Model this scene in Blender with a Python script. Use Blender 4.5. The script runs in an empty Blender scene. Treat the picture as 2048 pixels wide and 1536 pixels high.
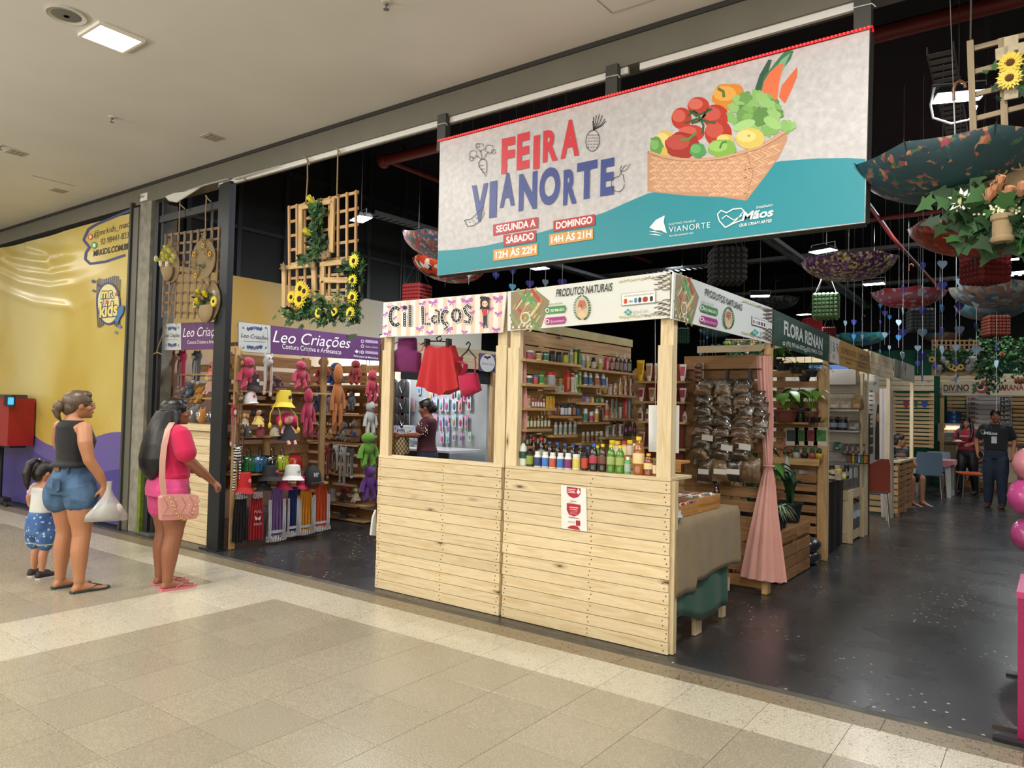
import bpy,bmesh,math,random
from math import sin,cos,pi,sqrt,radians,atan2,tau
from mathutils import Vector,Matrix
V=Vector
RND=random.Random(7)
SC=bpy.context.scene
COL=SC.collection
F_PX,YAW,PITCH,ROLL=1480.32,-0.6357,0.0322,0.0224
CAM=V((1.9937,-4.435,1.55))
_f=V((sin(YAW)*cos(PITCH),cos(YAW)*cos(PITCH),sin(PITCH)))
_r=V((cos(YAW),-sin(YAW),0));_u=_r.cross(_f)
RIGHT=_r*cos(ROLL)+_u*sin(ROLL)
UP=_u*cos(ROLL)-_r*sin(ROLL)
FWD=_f
cd=bpy.data.cameras.new('camera');cam=bpy.data.objects.new('camera',cd);COL.objects.link(cam)
cd.sensor_width=36;cd.lens=F_PX*36/2048;cd.clip_end=200;cd.clip_start=.05
cam.matrix_world=Matrix(((RIGHT.x,UP.x,-FWD.x,CAM.x),(RIGHT.y,UP.y,-FWD.y,CAM.y),(RIGHT.z,UP.z,-FWD.z,CAM.z),(0,0,0,1)))
SC.camera=cam
def at(px,py,ax,v):
 """point of the plane ax = v seen at a pixel of the photograph (used to read real positions off it)"""
 d=RIGHT*((px-1024)/F_PX)-UP*((py-768)/F_PX)+FWD
 i='xyz'.index(ax)
 return CAM+d*((v-CAM[i])/d[i])
def atd(px,py,dist):
 d=RIGHT*((px-1024)/F_PX)-UP*((py-768)/F_PX)+FWD
 return CAM+d*dist
def depth(p):return(V(p)-CAM).dot(FWD)
def pix(p):
 d=V(p)-CAM;z=d.dot(FWD)
 return(1024+F_PX*d.dot(RIGHT)/z,768-F_PX*d.dot(UP)/z,z)
SC.view_settings.view_transform='Standard';SC.view_settings.look='None'
SC.view_settings.exposure=0.0;SC.view_settings.gamma=1;SC.view_settings.use_curve_mapping=False
w=bpy.data.worlds.new('world');SC.world=w;w.use_nodes=True
w.node_tree.nodes['Background'].inputs[0].default_value=(.9,.95,1,1)
w.node_tree.nodes['Background'].inputs[1].default_value=0.05
SC.cycles.max_bounces=6;SC.cycles.diffuse_bounces=3;SC.cycles.glossy_bounces=3
SC.cycles.transmission_bounces=6;SC.cycles.transparent_max_bounces=12
SC.cycles.sample_clamp_indirect=4.0;SC.cycles.use_denoising=True
SC.cycles.caustics_reflective=False;SC.cycles.caustics_refractive=False
def area(name,loc,power,sx,sy,col,rot=(0,0,0),spread=None):
 l=bpy.data.lights.new(name,'AREA');l.shape='RECTANGLE';l.size=sx;l.size_y=sy;l.energy=power
 l.color=col
 if spread:l.spread=spread
 o=bpy.data.objects.new(name,l);o.location=loc;o.rotation_euler=rot;COL.objects.link(o);return o
WARM=(1,.975,.925);COOL=(.92,.96,1)
CEIL_Z=4.13;HALL_Z=5.6
MALL_LAMPS=[(-3.43,-1.98)]+[(x,y)for y in(-1.98,-5.2,-8.4)for x in(-13,-8.2,1.4,6.2)]+[(-3.43,-5.2),(-3.43,-8.4)]
for i,(x,y)in enumerate(MALL_LAMPS):
 area('ceiling_lamp_light',(x,y,CEIL_Z-.035),70,.5,.5,WARM)
area('shopfront_light',(-3,-11.6,1.8),400,22,2.8,(1,.96,.9),(radians(112),0,0))  # added frontal fill behind the camera, no lit shops stand there
for x in(-6,2.5):area('kiosk_uplight',(x,-7.6,2.3),600,3,2,(1,.97,.9),(pi,0,0))  # added upward fills that brighten the pale ceiling, no kiosks there
def lin(c):return c/12.92 if c<=.04045 else((c+.055)/1.055)**2.4
def rgb(h):
 h=h.lstrip('#');return tuple(lin(int(h[i:i+2],16)/255)for i in(0,2,4))+(1,)
class NT:
 def __init__(s,m):s.t=m.node_tree;s.b=s.t.nodes['Principled BSDF']
 def n(s,ty,**k):
  x=s.t.nodes.new('ShaderNode'+ty)
  for a,b in k.items():
   if a.startswith('i_'):
    a=a[2:];a=int(a)if a.isdigit()else a.replace('_',' ')
    x.inputs[a].default_value=b
   else:setattr(x,a,b)
  return x
 def l(s,a,b):s.t.links.new(a,b)
 def ramp(s,fac,stops):
  r=s.n('ValToRGB');s.l(fac,r.inputs[0]);e=r.color_ramp.elements
  while len(e)<len(stops):e.new(.5)
  for q,(p,c)in zip(e,stops):q.position=p;q.color=rgb(c)if isinstance(c,str)else(c,c,c,1)
  return r.outputs[0]
 def mix(s,fac,a,b,mode='MIX'):
  m=s.n('MixRGB',blend_type=mode)
  for i,q in((0,fac),(1,a),(2,b)):
   if isinstance(q,(int,float)):m.inputs[i].default_value=q if i==0 else(q,q,q,1)
   elif isinstance(q,str):m.inputs[i].default_value=rgb(q)
   else:s.l(q,m.inputs[i])
  return m.outputs[0]
 def coord(s,kind='Object',scale=(1,1,1),rnd=0):
  o=s.n('TexCoord').outputs[kind]
  if rnd:
   oi=s.n('ObjectInfo');ad=s.n('VectorMath',operation='MULTIPLY_ADD');ad.inputs[1].default_value=(rnd,)*3
   s.l(oi.outputs['Random'],ad.inputs[0]);s.l(o,ad.inputs[2]);o=ad.outputs[0]
  m=s.n('Mapping');m.inputs['Scale'].default_value=scale;s.l(o,m.inputs[0]);return m.outputs[0]
 def noise(s,vec,sc,det=3,dist=0):
  x=s.n('TexNoise');x.inputs['Scale'].default_value=sc;x.inputs['Detail'].default_value=det
  x.inputs['Distortion'].default_value=dist;s.l(vec,x.inputs[0]);return x.outputs['Fac']
 def voro(s,vec,sc,out='Distance',feature='F1'):
  x=s.n('TexVoronoi',feature=feature);x.inputs['Scale'].default_value=sc;s.l(vec,x.inputs[0]);return x.outputs[out]
 def bump(s,h,strength,dist=.01):
  b=s.n('Bump');b.inputs['Strength'].default_value=strength;b.inputs['Distance'].default_value=dist
  s.l(h,b.inputs['Height']);s.l(b.outputs[0],s.b.inputs['Normal'])
 def col(s,c):s.l(c,s.b.inputs['Base Color'])
MATS={}
def new(name):
 m=bpy.data.materials.new(name);m.use_nodes=True;MATS[name]=m;return m,NT(m)
def M(h,rough=.5,metal=0.,emit=0.,trans=0.,alpha=1.,var=0.,scale=20.,bump=0.,coat=0.,sheen=0.):
 """plain procedural material, cached by its settings"""
 key='mat_%s_%g_%g_%g_%g_%g_%g_%g_%g'%(h.lstrip('#'),rough,metal,emit,trans,alpha,var,bump,coat)
 if key in MATS:return MATS[key]
 m,t=new(key);b=t.b
 b.inputs['Base Color'].default_value=rgb(h);b.inputs['Roughness'].default_value=rough
 b.inputs['Metallic'].default_value=metal
 if emit:b.inputs['Emission Color'].default_value=rgb(h);b.inputs['Emission Strength'].default_value=emit
 if trans:b.inputs['Transmission Weight'].default_value=trans;b.inputs['IOR'].default_value=1.3
 if alpha<1:b.inputs['Alpha'].default_value=alpha
 if coat:b.inputs['Coat Weight'].default_value=coat;b.inputs['Coat Roughness'].default_value=.08
 if sheen:b.inputs['Sheen Weight'].default_value=sheen
 if var or bump:
  c=t.coord();n=t.noise(c,scale,4)
  if var:
   lo=1-var;t.col(t.mix(1.0,h,t.ramp(n,[(.3,lo),(.7,1.0)]),'MULTIPLY'))
  if bump:t.bump(n,bump,.01)
 return m
def wood(name,a,b,knot='#5a3a1e',rough=.55,bright=.12,knots=True,wear=None):
 m,t=new(name)
 v=t.coord(rnd=37.0)
 mp=t.n('Mapping');mp.inputs['Scale'].default_value=(1.1,13,13);t.l(v,mp.inputs[0]);g=mp.outputs[0]
 n1=t.noise(g,1.6,5,.9);n2=t.noise(g,9,3)
 c=t.ramp(n1,[(.3,b),(.52,a),(.75,b)])
 c=t.mix(.35,c,t.ramp(n2,[(.3,.72),(.7,1.0)]),'MULTIPLY')
 if knots:
  mk=t.n('Mapping');mk.inputs['Scale'].default_value=(1.9,6.5,6.5);t.l(v,mk.inputs[0])
  d=t.voro(mk.outputs[0],1.0)
  c=t.mix(t.ramp(d,[(.055,0.0),(.15,1.0)]),t.mix(.5,c,knot),c)
  c=t.mix(t.ramp(d,[(.035,0.0),(.06,1.0)]),knot,c)
 oi=t.n('ObjectInfo');hv=t.n('HueSaturation');t.l(c,hv.inputs['Color'])
 mr=t.n('MapRange');mr.inputs[3].default_value=1-bright;mr.inputs[4].default_value=1+bright*.5
 t.l(oi.outputs['Random'],mr.inputs[0]);t.l(mr.outputs[0],hv.inputs['Value'])
 t.col(hv.outputs[0]);t.b.inputs['Roughness'].default_value=rough
 t.bump(n2,.12,.004)
 return m
PINE=wood('fresh_pine','#e2cfa8','#cdb386')
PINE2=wood('pale_pine','#dac8a4','#c2a87c',bright=.2)
PALLET=wood('pallet_wood','#a5794a','#7d5430',knot='#3c2412',rough=.6,bright=.3)
PALLETL=wood('light_pallet_wood','#c9a470','#a57c4c',knot='#4c301a',bright=.25)
WHITEW=wood('whitewashed_wood','#d8d2c6','#b9b0a2',knot='#8a7a66',bright=.15)
LATH=wood('lath_wood','#b79264','#92703f',knots=False,bright=.15)
CRATE=wood('crate_wood','#c08a4c','#9a6930',knot='#4a2c12',bright=.12)
BLACK=M('#141414',.5);DKMETAL=M('#26282a',.45,.4);GREYM=M('#8b8d8c',.35,.8)
ROPE=M('#9c8560',.9,var=.3,scale=120)
PLANK_NAIL=M('#4a3a2a',.5,.5)
def mat_terrazzo(name,a,b,dot,dsc,rough,dotamt=.25):
 m,t=new(name);c=t.coord(rnd=11.0)
 n=t.noise(c,140,4);col=t.ramp(n,[(.38,b),(.62,a)])
 big=t.noise(t.coord('Object'),1.3,3)
 d=t.voro(c,dsc);
 rn=t.noise(c,dsc*.5,1)
 mask=t.mix(1.0,t.ramp(d,[(dotamt*.6,1.0),(dotamt,0.0)]),t.ramp(rn,[(.5,0.0),(.56,1.0)]),'MULTIPLY')
 col=t.mix(mask,col,dot)
 col=t.mix(.25,col,t.ramp(big,[(.3,.75),(.7,1.0)]),'MULTIPLY')
 oi=t.n('ObjectInfo');hv=t.n('HueSaturation');t.l(col,hv.inputs['Color'])
 mr=t.n('MapRange');mr.inputs[3].default_value=.94;mr.inputs[4].default_value=1.04
 t.l(oi.outputs['Random'],mr.inputs[0]);t.l(mr.outputs[0],hv.inputs['Value']);t.col(hv.outputs[0])
 t.l(t.ramp(n,[(.3,rough),(.7,rough+.12)]),t.b.inputs['Roughness'])
 t.b.inputs['Specular IOR Level'].default_value=.5
 return m
T_FIELD=mat_terrazzo('field_tile','#a09887','#8f8673','#7d735f',90,.2,.22)
T_LIGHT=mat_terrazzo('border_tile','#c4bdaa','#b4ac99','#766c5a',55,.2,.34)
T_GRAN=mat_terrazzo('granite_curb','#93866f','#6f634e','#3d3428',60,.3,.45)
def mat_darkfloor():
 m,t=new('worn_dark_concrete');c=t.coord()
 n=t.noise(c,.9,5);n2=t.noise(c,2.2,6)
 col=t.ramp(n,[(.25,'#262729'),(.55,'#313133'),(.8,'#3d3b38')])
 col=t.mix(.5,col,t.ramp(n2,[(.3,.8),(.75,1.1)]),'MULTIPLY')
 vx=t.n('TexVoronoi',voronoi_dimensions='2D');vx.inputs['Scale'].default_value=8;t.l(c,vx.inputs[0]);d=vx.outputs['Distance'];rn=t.noise(c,1.1,3)
 spots=t.mix(1.0,t.ramp(d,[(.05,1.0),(.08,0.0)]),t.ramp(rn,[(.5,0.0),(.6,1.0)]),'MULTIPLY')
 col=t.mix(spots,col,'#c9c5b4')
 st=t.coord(scale=(1,.25,1));sn=t.noise(st,7,4,2.0)
 scr=t.mix(1.0,t.ramp(sn,[(.6,0.0),(.72,.6)]),t.ramp(rn,[(.52,0.0),(.68,1.0)]),'MULTIPLY')
 col=t.mix(scr,col,'#8a7f6a');t.col(col)
 t.l(t.ramp(n2,[(.25,.24),(.8,.33)]),t.b.inputs['Roughness'])
 return m
DFLOOR=mat_darkfloor()
def cloth(name,h,weave=900,rough=.9,var=.12,b=.25,alpha=1,folds=0):
 m,t=new(name);c=t.coord();n=t.noise(c,weave,2);n2=t.noise(c,6,3)
 t.col(t.mix(1.0,h,t.mix(.5,t.ramp(n,[(.3,1-var),(.7,1.0)]),t.ramp(n2,[(.3,1-var),(.7,1.0)])),'MULTIPLY'))
 t.b.inputs['Roughness'].default_value=rough;t.b.inputs['Alpha'].default_value=alpha
 t.b.inputs['Sheen Weight'].default_value=.1;t.bump(n,b,.002);return m
def fur(name,h,sc=160):
 m,t=new(name);c=t.coord();n=t.noise(c,sc,4,.6)
 t.col(t.mix(1.0,h,t.ramp(n,[(.3,.55),(.65,1.0)]),'MULTIPLY'));t.b.inputs['Roughness'].default_value=.95
 t.b.inputs['Sheen Weight'].default_value=.3;t.bump(n,.6,.012);return m
_plush={}
def PL(h):
 if h not in _plush:_plush[h]=fur('plush_'+h.strip('#'),h)
 return _plush[h]
class MB:
 def __init__(s):s.v=[];s.f=[];s.m=[];s.mi=0
 def add(s,vs,fs):
  n=len(s.v);s.v+=[V(p)for p in vs];s.f+=[tuple(i+n for i in f)for f in fs];s.m+=[s.mi]*len(fs);return s
 def at(s,i):s.mi=i;return s
 def box(s,x0,x1,y0,y1,z0,z1):
  if x0>x1:x0,x1=x1,x0
  if y0>y1:y0,y1=y1,y0
  if z0>z1:z0,z1=z1,z0
  return s.add([(x0,y0,z0),(x1,y0,z0),(x1,y1,z0),(x0,y1,z0),(x0,y0,z1),(x1,y0,z1),(x1,y1,z1),(x0,y1,z1)],
     [(3,2,1,0),(4,5,6,7),(0,1,5,4),(1,2,6,5),(2,3,7,6),(3,0,4,7)])
 def rings(s,rs,cap=True,close=True):
  """loft through rings of equal vertex count"""
  n=len(rs[0]);b=len(s.v);fs=[]
  for k in range(len(rs)-1):
   for i in range(n if close else n-1):
    j=(i+1)%n;fs.append((k*n+i,k*n+j,(k+1)*n+j,(k+1)*n+i))
  if cap and close:fs+=[tuple(range(n-1,-1,-1)),tuple((len(rs)-1)*n+i for i in range(n))]
  return s.add([p for r in rs for p in r],fs)
 def lathe(s,prof,n=16,c=(0,0,0),sx=1,sy=1):
  return s.rings([[(c[0]+r*sx*cos(tau*i/n),c[1]+r*sy*sin(tau*i/n),c[2]+z)for i in range(n)]for r,z in prof])
 def tube(s,pts,r,n=8,flat=1,cap=True):
  pts=[V(p)for p in pts];rs=[];N=len(pts)
  rad=r if isinstance(r,(list,tuple))else[r]*N
  up=None
  for i in range(N):
   d=(pts[min(i+1,N-1)]-pts[max(i-1,0)]).normalized()
   if up is None:up=V((0,0,1))if abs(d.z)<.9 else V((1,0,0))
   a=d.cross(up)
   if a.length<1e-5:a=d.cross(V((.3,1,.2)))
   a.normalize();b=a.cross(d);up=b
   rs.append([pts[i]+(a*cos(tau*k/n)+b*sin(tau*k/n)*flat)*rad[i]for k in range(n)])
  return s.rings(rs,cap)
 def ell(s,c,r,n=12,m=8,rot=None):
  if isinstance(r,(int,float)):r=(r,r,r)
  c=V(c);vs=[];
  rs=[]
  for j in range(m+1):
   th=pi*(j+.0)/m;th=min(max(th,.12),pi-.12)
   ring=[]
   for i in range(n):
    p=V((r[0]*sin(th)*cos(tau*i/n),r[1]*sin(th)*sin(tau*i/n),-r[2]*cos(th)))
    if rot:p=rot@p
    ring.append(c+p)
   rs.append(ring)
  return s.rings(rs)
 def prism(s,pts,fr,t):
  """extrude 2D outline pts by t along the third axis of frame fr = (origin, u, v, w)"""
  o,u,v,w_=[V(q)for q in fr];n=len(pts)
  a=[o+u*p[0]+v*p[1]for p in pts];b=[p+w_*t for p in a]
  return s.add(a+b,[tuple(range(n)),tuple(range(2*n-1,n-1,-1))]+[(i,n+i,n+(i+1)%n,(i+1)%n)for i in range(n)])
 def xf(s,m,since=0):
  for i in range(since,len(s.v)):s.v[i]=m@s.v[i]
  return s
 def mesh(s,name,mats=(),sharp=38,smooth=True):
  me=bpy.data.meshes.new(name);me.from_pydata([tuple(p)for p in s.v],[],s.f)
  for m in mats:me.materials.append(m)
  if mats:me.polygons.foreach_set('material_index',[min(q,len(mats)-1)for q in s.m])
  if smooth:
   me.polygons.foreach_set('use_smooth',[True]*len(me.polygons));me.set_sharp_from_angle(angle=radians(sharp))
  me.update();return me
def W(o):
 b=Matrix.LocRotScale(o.location,o.rotation_euler,o.scale)
 return W(o.parent)@o.matrix_parent_inverse@b if o.parent else b
def ob(name,mb,mats,parent=None,loc=None,rot=None,world=False,scale=None,sharp=38,smooth=True,kind=None):
 if not isinstance(mats,(list,tuple)):mats=[mats]
 shared=isinstance(mb,bpy.types.Mesh)
 me=mb if shared else mb.mesh(name,mats,sharp,smooth)
 o=bpy.data.objects.new(name,me);COL.objects.link(o)
 if shared and mats and mats[0]:
  while len(me.materials)<len(mats):me.materials.append(mats[len(me.materials)])
  for i,m in enumerate(mats):
   if me.materials[i]!=m:o.material_slots[i].link='OBJECT';o.material_slots[i].material=m
 if loc is not None:o.location=loc
 if rot is not None:o.rotation_euler=rot
 if scale is not None:o.scale=scale if not isinstance(scale,(int,float))else(scale,)*3
 if parent:
  o.parent=parent
  if world:o.matrix_parent_inverse=W(parent).inverted()
 if kind:o['kind']=kind
 return o
USED={}
def tag(o,label,cat,group=None):
 o['label']=label;o['category']=cat;USED[label]=USED.get(label,0)+1
 if group:o['group']=group
 return o
def thing(name,label,cat,loc=(0,0,0),rot=(0,0,0),group=None,scale=1):
 o=bpy.data.objects.new(name,None);COL.objects.link(o);o.location=loc;o.rotation_euler=rot
 o.empty_display_size=.05;o.scale=(scale,)*3
 return tag(o,label,cat,group)
def struct(name,mb,mats,**k):
 o=ob(name,mb,mats,**k);o['kind']='structure';return o
def clone(r,loc,rz=None,label=None,group=None,scale=None):
 def cp(o,par):
  c=o.copy();COL.objects.link(c)
  if par:c.parent=par;c.matrix_parent_inverse=o.matrix_parent_inverse
  for ch in[q for q in KIDS.get(o.name,[])]:
   cc=cp(bpy.data.objects[ch],c)
   KIDS.setdefault(c.name,[]).append(cc.name)
  return c
 index(r);c=cp(r,None);c.location=loc
 if rz is not None:c.rotation_euler=(r.rotation_euler[0],r.rotation_euler[1],rz)
 if scale is not None:c.scale=(scale,)*3
 if label:c['label']=label
 if group:c['group']=group
 return c
KIDS={}
def index(r):
 if r.name in KIDS:return
 KIDS[r.name]=[c.name for c in r.children]
 for c in r.children:index(c)
_pm={}
def plank(name,a,b,wd,th,mat,parent=None,nrm=(0,-1,0),nails=None):
 """board from a to b (world), width wd across, thickness th behind face normal nrm"""
 a,b=V(a),V(b);L=(b-a).length;x=(b-a).normalized();z=V(nrm);z=(z-x*z.dot(x)).normalized();y=z.cross(x)
 k=(round(L,3),round(wd,3),round(th,3))
 if k not in _pm:
  c=min(.0025,wd*.1,th*.3);m=MB()
  def rg(xx,i):
   hy,hz=wd/2-i,th/2-i
   return[(xx,-hy,-hz),(xx,hy,-hz),(xx,hy,hz),(xx,-hy,hz)]
  m.rings([rg(0,c),rg(c,0),rg(L-c,0),rg(L,c)])
  _pm[k]=m.mesh('plank',[mat],20)
 o=ob(name,_pm[k],[mat])
 R3=Matrix((x,y,z)).transposed();o.rotation_euler=R3.to_euler();o.location=a
 if parent:o.parent=parent;o.matrix_parent_inverse=W(parent).inverted()
 return o
_txt={}
def glyphs(s,bold=0.,space=1.):
 k=(s,bold,space)
 if k not in _txt:
  c=bpy.data.curves.new('lettering','FONT');c.body=s;c.resolution_u=4;c.offset=bold;c.space_character=space;c.fill_mode='FRONT'
  o=bpy.data.objects.new('t',c);me=bpy.data.meshes.new_from_object(o)
  vs=[v.co.copy()for v in me.vertices];fs=[tuple(p.vertices)for p in me.polygons]
  bpy.data.objects.remove(o);bpy.data.curves.remove(c);bpy.data.meshes.remove(me)
  xs=[v.x for v in vs]or[0,1]
  _txt[k]=(vs,fs,min(xs),max(xs))
 return _txt[k]
PRINT=lambda h:M(h,.55)
class Art:
 def __init__(s,ax,v,out,step=.00009,glossy=.55):
  s.ax,s.v,s.out,s.step,s.g=ax,v,V(out),step,glossy;s.mb=MB();s.cols=[];s.lay=0
 def p(s,px,py):return at(px,py,s.ax,s.v)+s.out*(s.step*s.lay)
 def c(s,h):
  if h not in s.cols:s.cols.append(h)
  s.mb.mi=s.cols.index(h);return s
 def poly(s,pts,h,up=1):
  s.lay+=up;s.c(h);s.mb.add([s.p(*q)for q in pts],[tuple(range(len(pts)))]);return s
 def blob(s,cx,cy,rx,ry,h,n=14,ang=0,k=0,amp=0,up=1):
  a=radians(ang)
  pts=[]
  for i in range(n):
   t=tau*i/n;q=1+amp*sin(k*t);x,y=rx*q*cos(t),ry*q*sin(t)
   pts.append((cx+x*cos(a)-y*sin(a),cy+x*sin(a)+y*cos(a)))
  return s.poly(pts,h,up)
 def line(s,pts,wd,h,up=1):
  s.lay+=up;s.c(h);n=len(pts)
  L,Rr=[],[]
  for i in range(n):
   a=pts[max(i-1,0)];b=pts[min(i+1,n-1)];dx,dy=b[0]-a[0],b[1]-a[1];q=sqrt(dx*dx+dy*dy)or 1
   L.append(s.p(pts[i][0]-dy/q*wd/2,pts[i][1]+dx/q*wd/2));Rr.append(s.p(pts[i][0]+dy/q*wd/2,pts[i][1]-dx/q*wd/2))
  s.mb.add(L+Rr,[(i,i+1,n+i+1,n+i)for i in range(n-1)]);return s
 def text(s,st,a,b,hpx,h,bold=0.,slant=0.,space=1.,ref=.7,up=1):
  """baseline from pixel a to pixel b, capital height hpx pixels (straight up in the plane)"""
  s.lay+=up;s.c(h)
  vs,fs,x0,x1=glyphs(st,bold,space);A,B=s.p(*a),s.p(*b);T=s.p(a[0],a[1]-hpx)
  up_=V((0,0,1))*(T-A).length;dx=(B-A)
  sl=dx.normalized()*slant*up_.length
  s.mb.add([A+dx*((v.x-x0)/(x1-x0))+(up_+sl)*(v.y/ref)for v in vs],fs);return s
 def done(s,name,parent):
  return ob(name,s.mb,[M(h,s.g)for h in s.cols],parent,world=True,smooth=False)
# ================================================================ STRUCTURE
fl=struct('floor',MB().box(-16,7,-12,-.17,-.06,-.004),M('#5f594c',.7))
_tm={}
def tile(x0,x1,y0,y1,mat,name='tile'):
 cx,cy=(x0+x1)/2,(y0+y1)/2
 q=[pix((a,b,0))for a in(x0,x1)for b in(y0,y1)]
 if min(p[2]for p in q)<.1 or max(p[0]for p in q)<-120 or min(p[0]for p in q)>2500 or min(p[1]for p in q)>1850:return
 k=(round(x1-x0,3),round(y1-y0,3),mat.name);g=.0012
 if k not in _tm:
  hx,hy=(x1-x0)/2-g,(y1-y0)/2-g;m=MB()
  m.rings([[(-hx,-hy,-.004),(hx,-hy,-.004),(hx,hy,-.004),(-hx,hy,-.004)],[(-hx,-hy,-.0006),(hx,-hy,-.0006),(hx,hy,-.0006),(-hx,hy,-.0006)],
    [(-hx+.0008,-hy+.0008,0),(hx-.0008,-hy+.0008,0),(hx-.0008,hy-.0008,0),(-hx+.0008,hy-.0008,0)]])
  _tm[k]=m.mesh(name,[mat],10)
 ob(name,_tm[k],[mat],fl,loc=(cx,cy,0))
TS=.4145
ys=[-.36,-.775];
while ys[-1]>-4.6:ys.append(ys[-1]-TS)
X0=-2.985
for j in range(len(ys)-1):
 for i in range(-26,13):
  x0=X0+i*TS
  mat=T_LIGHT if(j==0 or i in(-1,-2)or i in(-14,-15))else T_FIELD
  tile(x0,x0+TS,ys[j+1],ys[j],mat)
gx=[-17]
xs=[-.191-.65*k for k in range(20,-1,-1)]+[.64-.19,1.284,1.866,2.5,3.1]
for a,b in zip(xs[:-1],xs[1:]):tile(a,b,-.36,-.175,T_GRAN,'granite_slab')
struct('floor_hall',MB().box(-16,7,-.1,22,-.06,-.002),DFLOOR)
struct('trim_1',MB().box(-16,7,-.172,-.1,-.06,-.003),M('#57544c',.6,var=.5,scale=6))
CM,t=new('ceiling_plaster');t.b.inputs['Roughness'].default_value=.8
t.col(t.ramp(t.noise(t.coord(),1.2,3),[(.3,'#d6d3ca'),(.7,'#dedbd3')]));t.bump(t.noise(t.coord(),60,2),.05,.004)
ce=struct('ceiling',MB().box(-16,7,-12,.0,CEIL_Z,CEIL_Z+.1),CM)
for(a,b)in(((1194,0),(1224,26)),((1224,26),(1330,-8)),((64,351),(150,372))):
 p,q=at(*a,'z',CEIL_Z-.002),at(*b,'z',CEIL_Z-.002)
 ob('panel_joint',MB().tube([p,q],.003,4),M('#8f8a7e',.8),ce,world=True)
BM=M('#6a675b',.6,var=.12,scale=4)
struct('wall_front',MB().box(-16,7,0,.16,3.9,HALL_Z),BM)
struct('trim_2',MB().box(-16,7,-.012,0,CEIL_Z-.035,CEIL_Z),M('#2b2a26',.7))
WS=M('#d9d8d2',.5)
wsA=MB()
for a,b in((-5.28,-4.82),(-4.78,-2.12),(-2.02,-.37),(-.28,1.08)):
 m=MB().box(a,b,.02,.045,3.855,3.9)
 struct('trim_3',m,WS)
DW=M('#242729',.65,var=.25,scale=3)
struct('wall_hall_left',MB().box(-9.6,-9.5,4.7,20,0,HALL_Z),DW)
struct('wall_hall_right',MB().box(7,7.1,-.1,20,0,HALL_Z),DW)
struct('wall_back',MB().box(-16,7,17.5,17.6,0,HALL_Z),M('#17191c',.8))
struct('ceiling_hall',MB().box(-16,7,.16,20,HALL_Z,HALL_Z+.1),M('#17191c',.9))
struct('wall_right',MB().box(7,7.1,-12,0,0,CEIL_Z),M('#a8a294',.7))
struct('wall_passage',MB().box(-16,7,-12.1,-12,0,CEIL_Z),M('#b5ae9e',.7))
struct('wall_left',MB().box(-16.1,-16,-12,0,0,CEIL_Z),M('#b5ae9e',.7))
lw=struct('wall_metal_left',MB().box(-6.12,-6.0,.3,5.0,2.4,HALL_Z),DW)
ST=M('#3b3f42',.5,.3)
for yy,hh in((.62,0),(1.35,0),(2.1,0),(2.9,0),(3.7,0),(4.5,0)):
 ob('stud',MB().box(-6.0,-5.95,yy,yy+.06,2.6,HALL_Z),ST,lw)
for zz in(4.86,3.9):ob('rail',MB().box(-6.0,-5.96,.35,5,zz,zz+.05),ST,lw)
ob('bright_stud',MB().box(-5.95,-5.92,.93,.965,2.6,4.1),M('#9a9c9e',.35,.7),lw)
PC=M('#8e8a7c',.75,var=.4,scale=9)
pl=struct('wall_pillar',MB().box(-6.86,-6.6,-.02,.3,0,3.9),PC)
ob('green_paint',MB().box(-6.66,-6.596,-.026,.1,0,1.0),M('#6f8426',.7,var=.5,scale=12),pl)
jm=struct('trim_4',MB().box(-7.0,-6.88,-.03,.05,0,3.86),M('#5b594d',.5))
ob('jamb_flange',MB().box(-7.06,-7.02,-.05,.06,0,3.93),M('#3c3d38',.5),jm)
ob('jamb_flange',MB().box(-6.88,-6.86,-.02,.1,0,3.86),M('#45443c',.5),jm)
ob('number_plate',MB().box(-6.9,-6.74,-.008,0,3.93,4.02),M('#d8d8d2',.5),jm)
a=Art('y',-.01,(0,-1,0));a.text('103U',(277,397),(288,394.5),5,'#22221f',.01);a.done('lettering',jm)
fr=thing('shopfront_frame','black steel shopfront frame standing at the left stall, floor to beam','frame',(-5.0,.03,0))
for n_,x0,x1,y0,y1 in(('post',-5.24,-5.17,0,.05),('post',-5.14,-5.0,-.02,.05),('post',-6.56,-6.47,.0,.06),('post',-6.44,-6.4,.02,.06)):
 ob(n_,MB().box(x0,x1,y0,y1,0,3.87),DKMETAL,fr,world=True)
ob('crossbar',MB().box(-6.47,-5.2,.01,.05,3.62,3.7),DKMETAL,fr,world=True)
ob('foot_plate',MB().box(-6.6,-6.36,-.03,.09,-.002,.02),GREYM,fr,world=True)
ob('foot_plate',MB().box(-5.3,-4.98,-.05,.07,-.002,.012),DKMETAL,fr,world=True)
tw=thing('torn_vinyl_strip','torn white vinyl strip hanging under the beam at the window frame','vinyl strip',(-6.3,.0,3.8))
m=MB();P=[(330,393),(348,386),(372,383),(402,371),(352,403),(336,400)]
q=[at(x,y,'y',-.02)for x,y in P];q2=[p+V((0,.012,-.01))for p in q];n=len(q)
m.add(q+q2,[tuple(range(n)),tuple(range(2*n-1,n-1,-1))]+[(i,n+i,n+(i+1)%n,(i+1)%n)for i in range(n)])
ob('flap',m,M('#cfccc4',.5),tw,world=True)
ob('torn_edge',MB().tube([at(x,y,'y',-.02)for x,y in((372,383),(410,370),(455,358))],.018,6,.3),M('#dddbd5',.5),tw,world=True)
ob('torn_edge',MB().tube([at(x,y,'y',-.02)for x,y in((470,358),(500,349),(560,331))],[.03,.02,.01],6,.3),M('#dddbd5',.5),tw,world=True)
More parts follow.
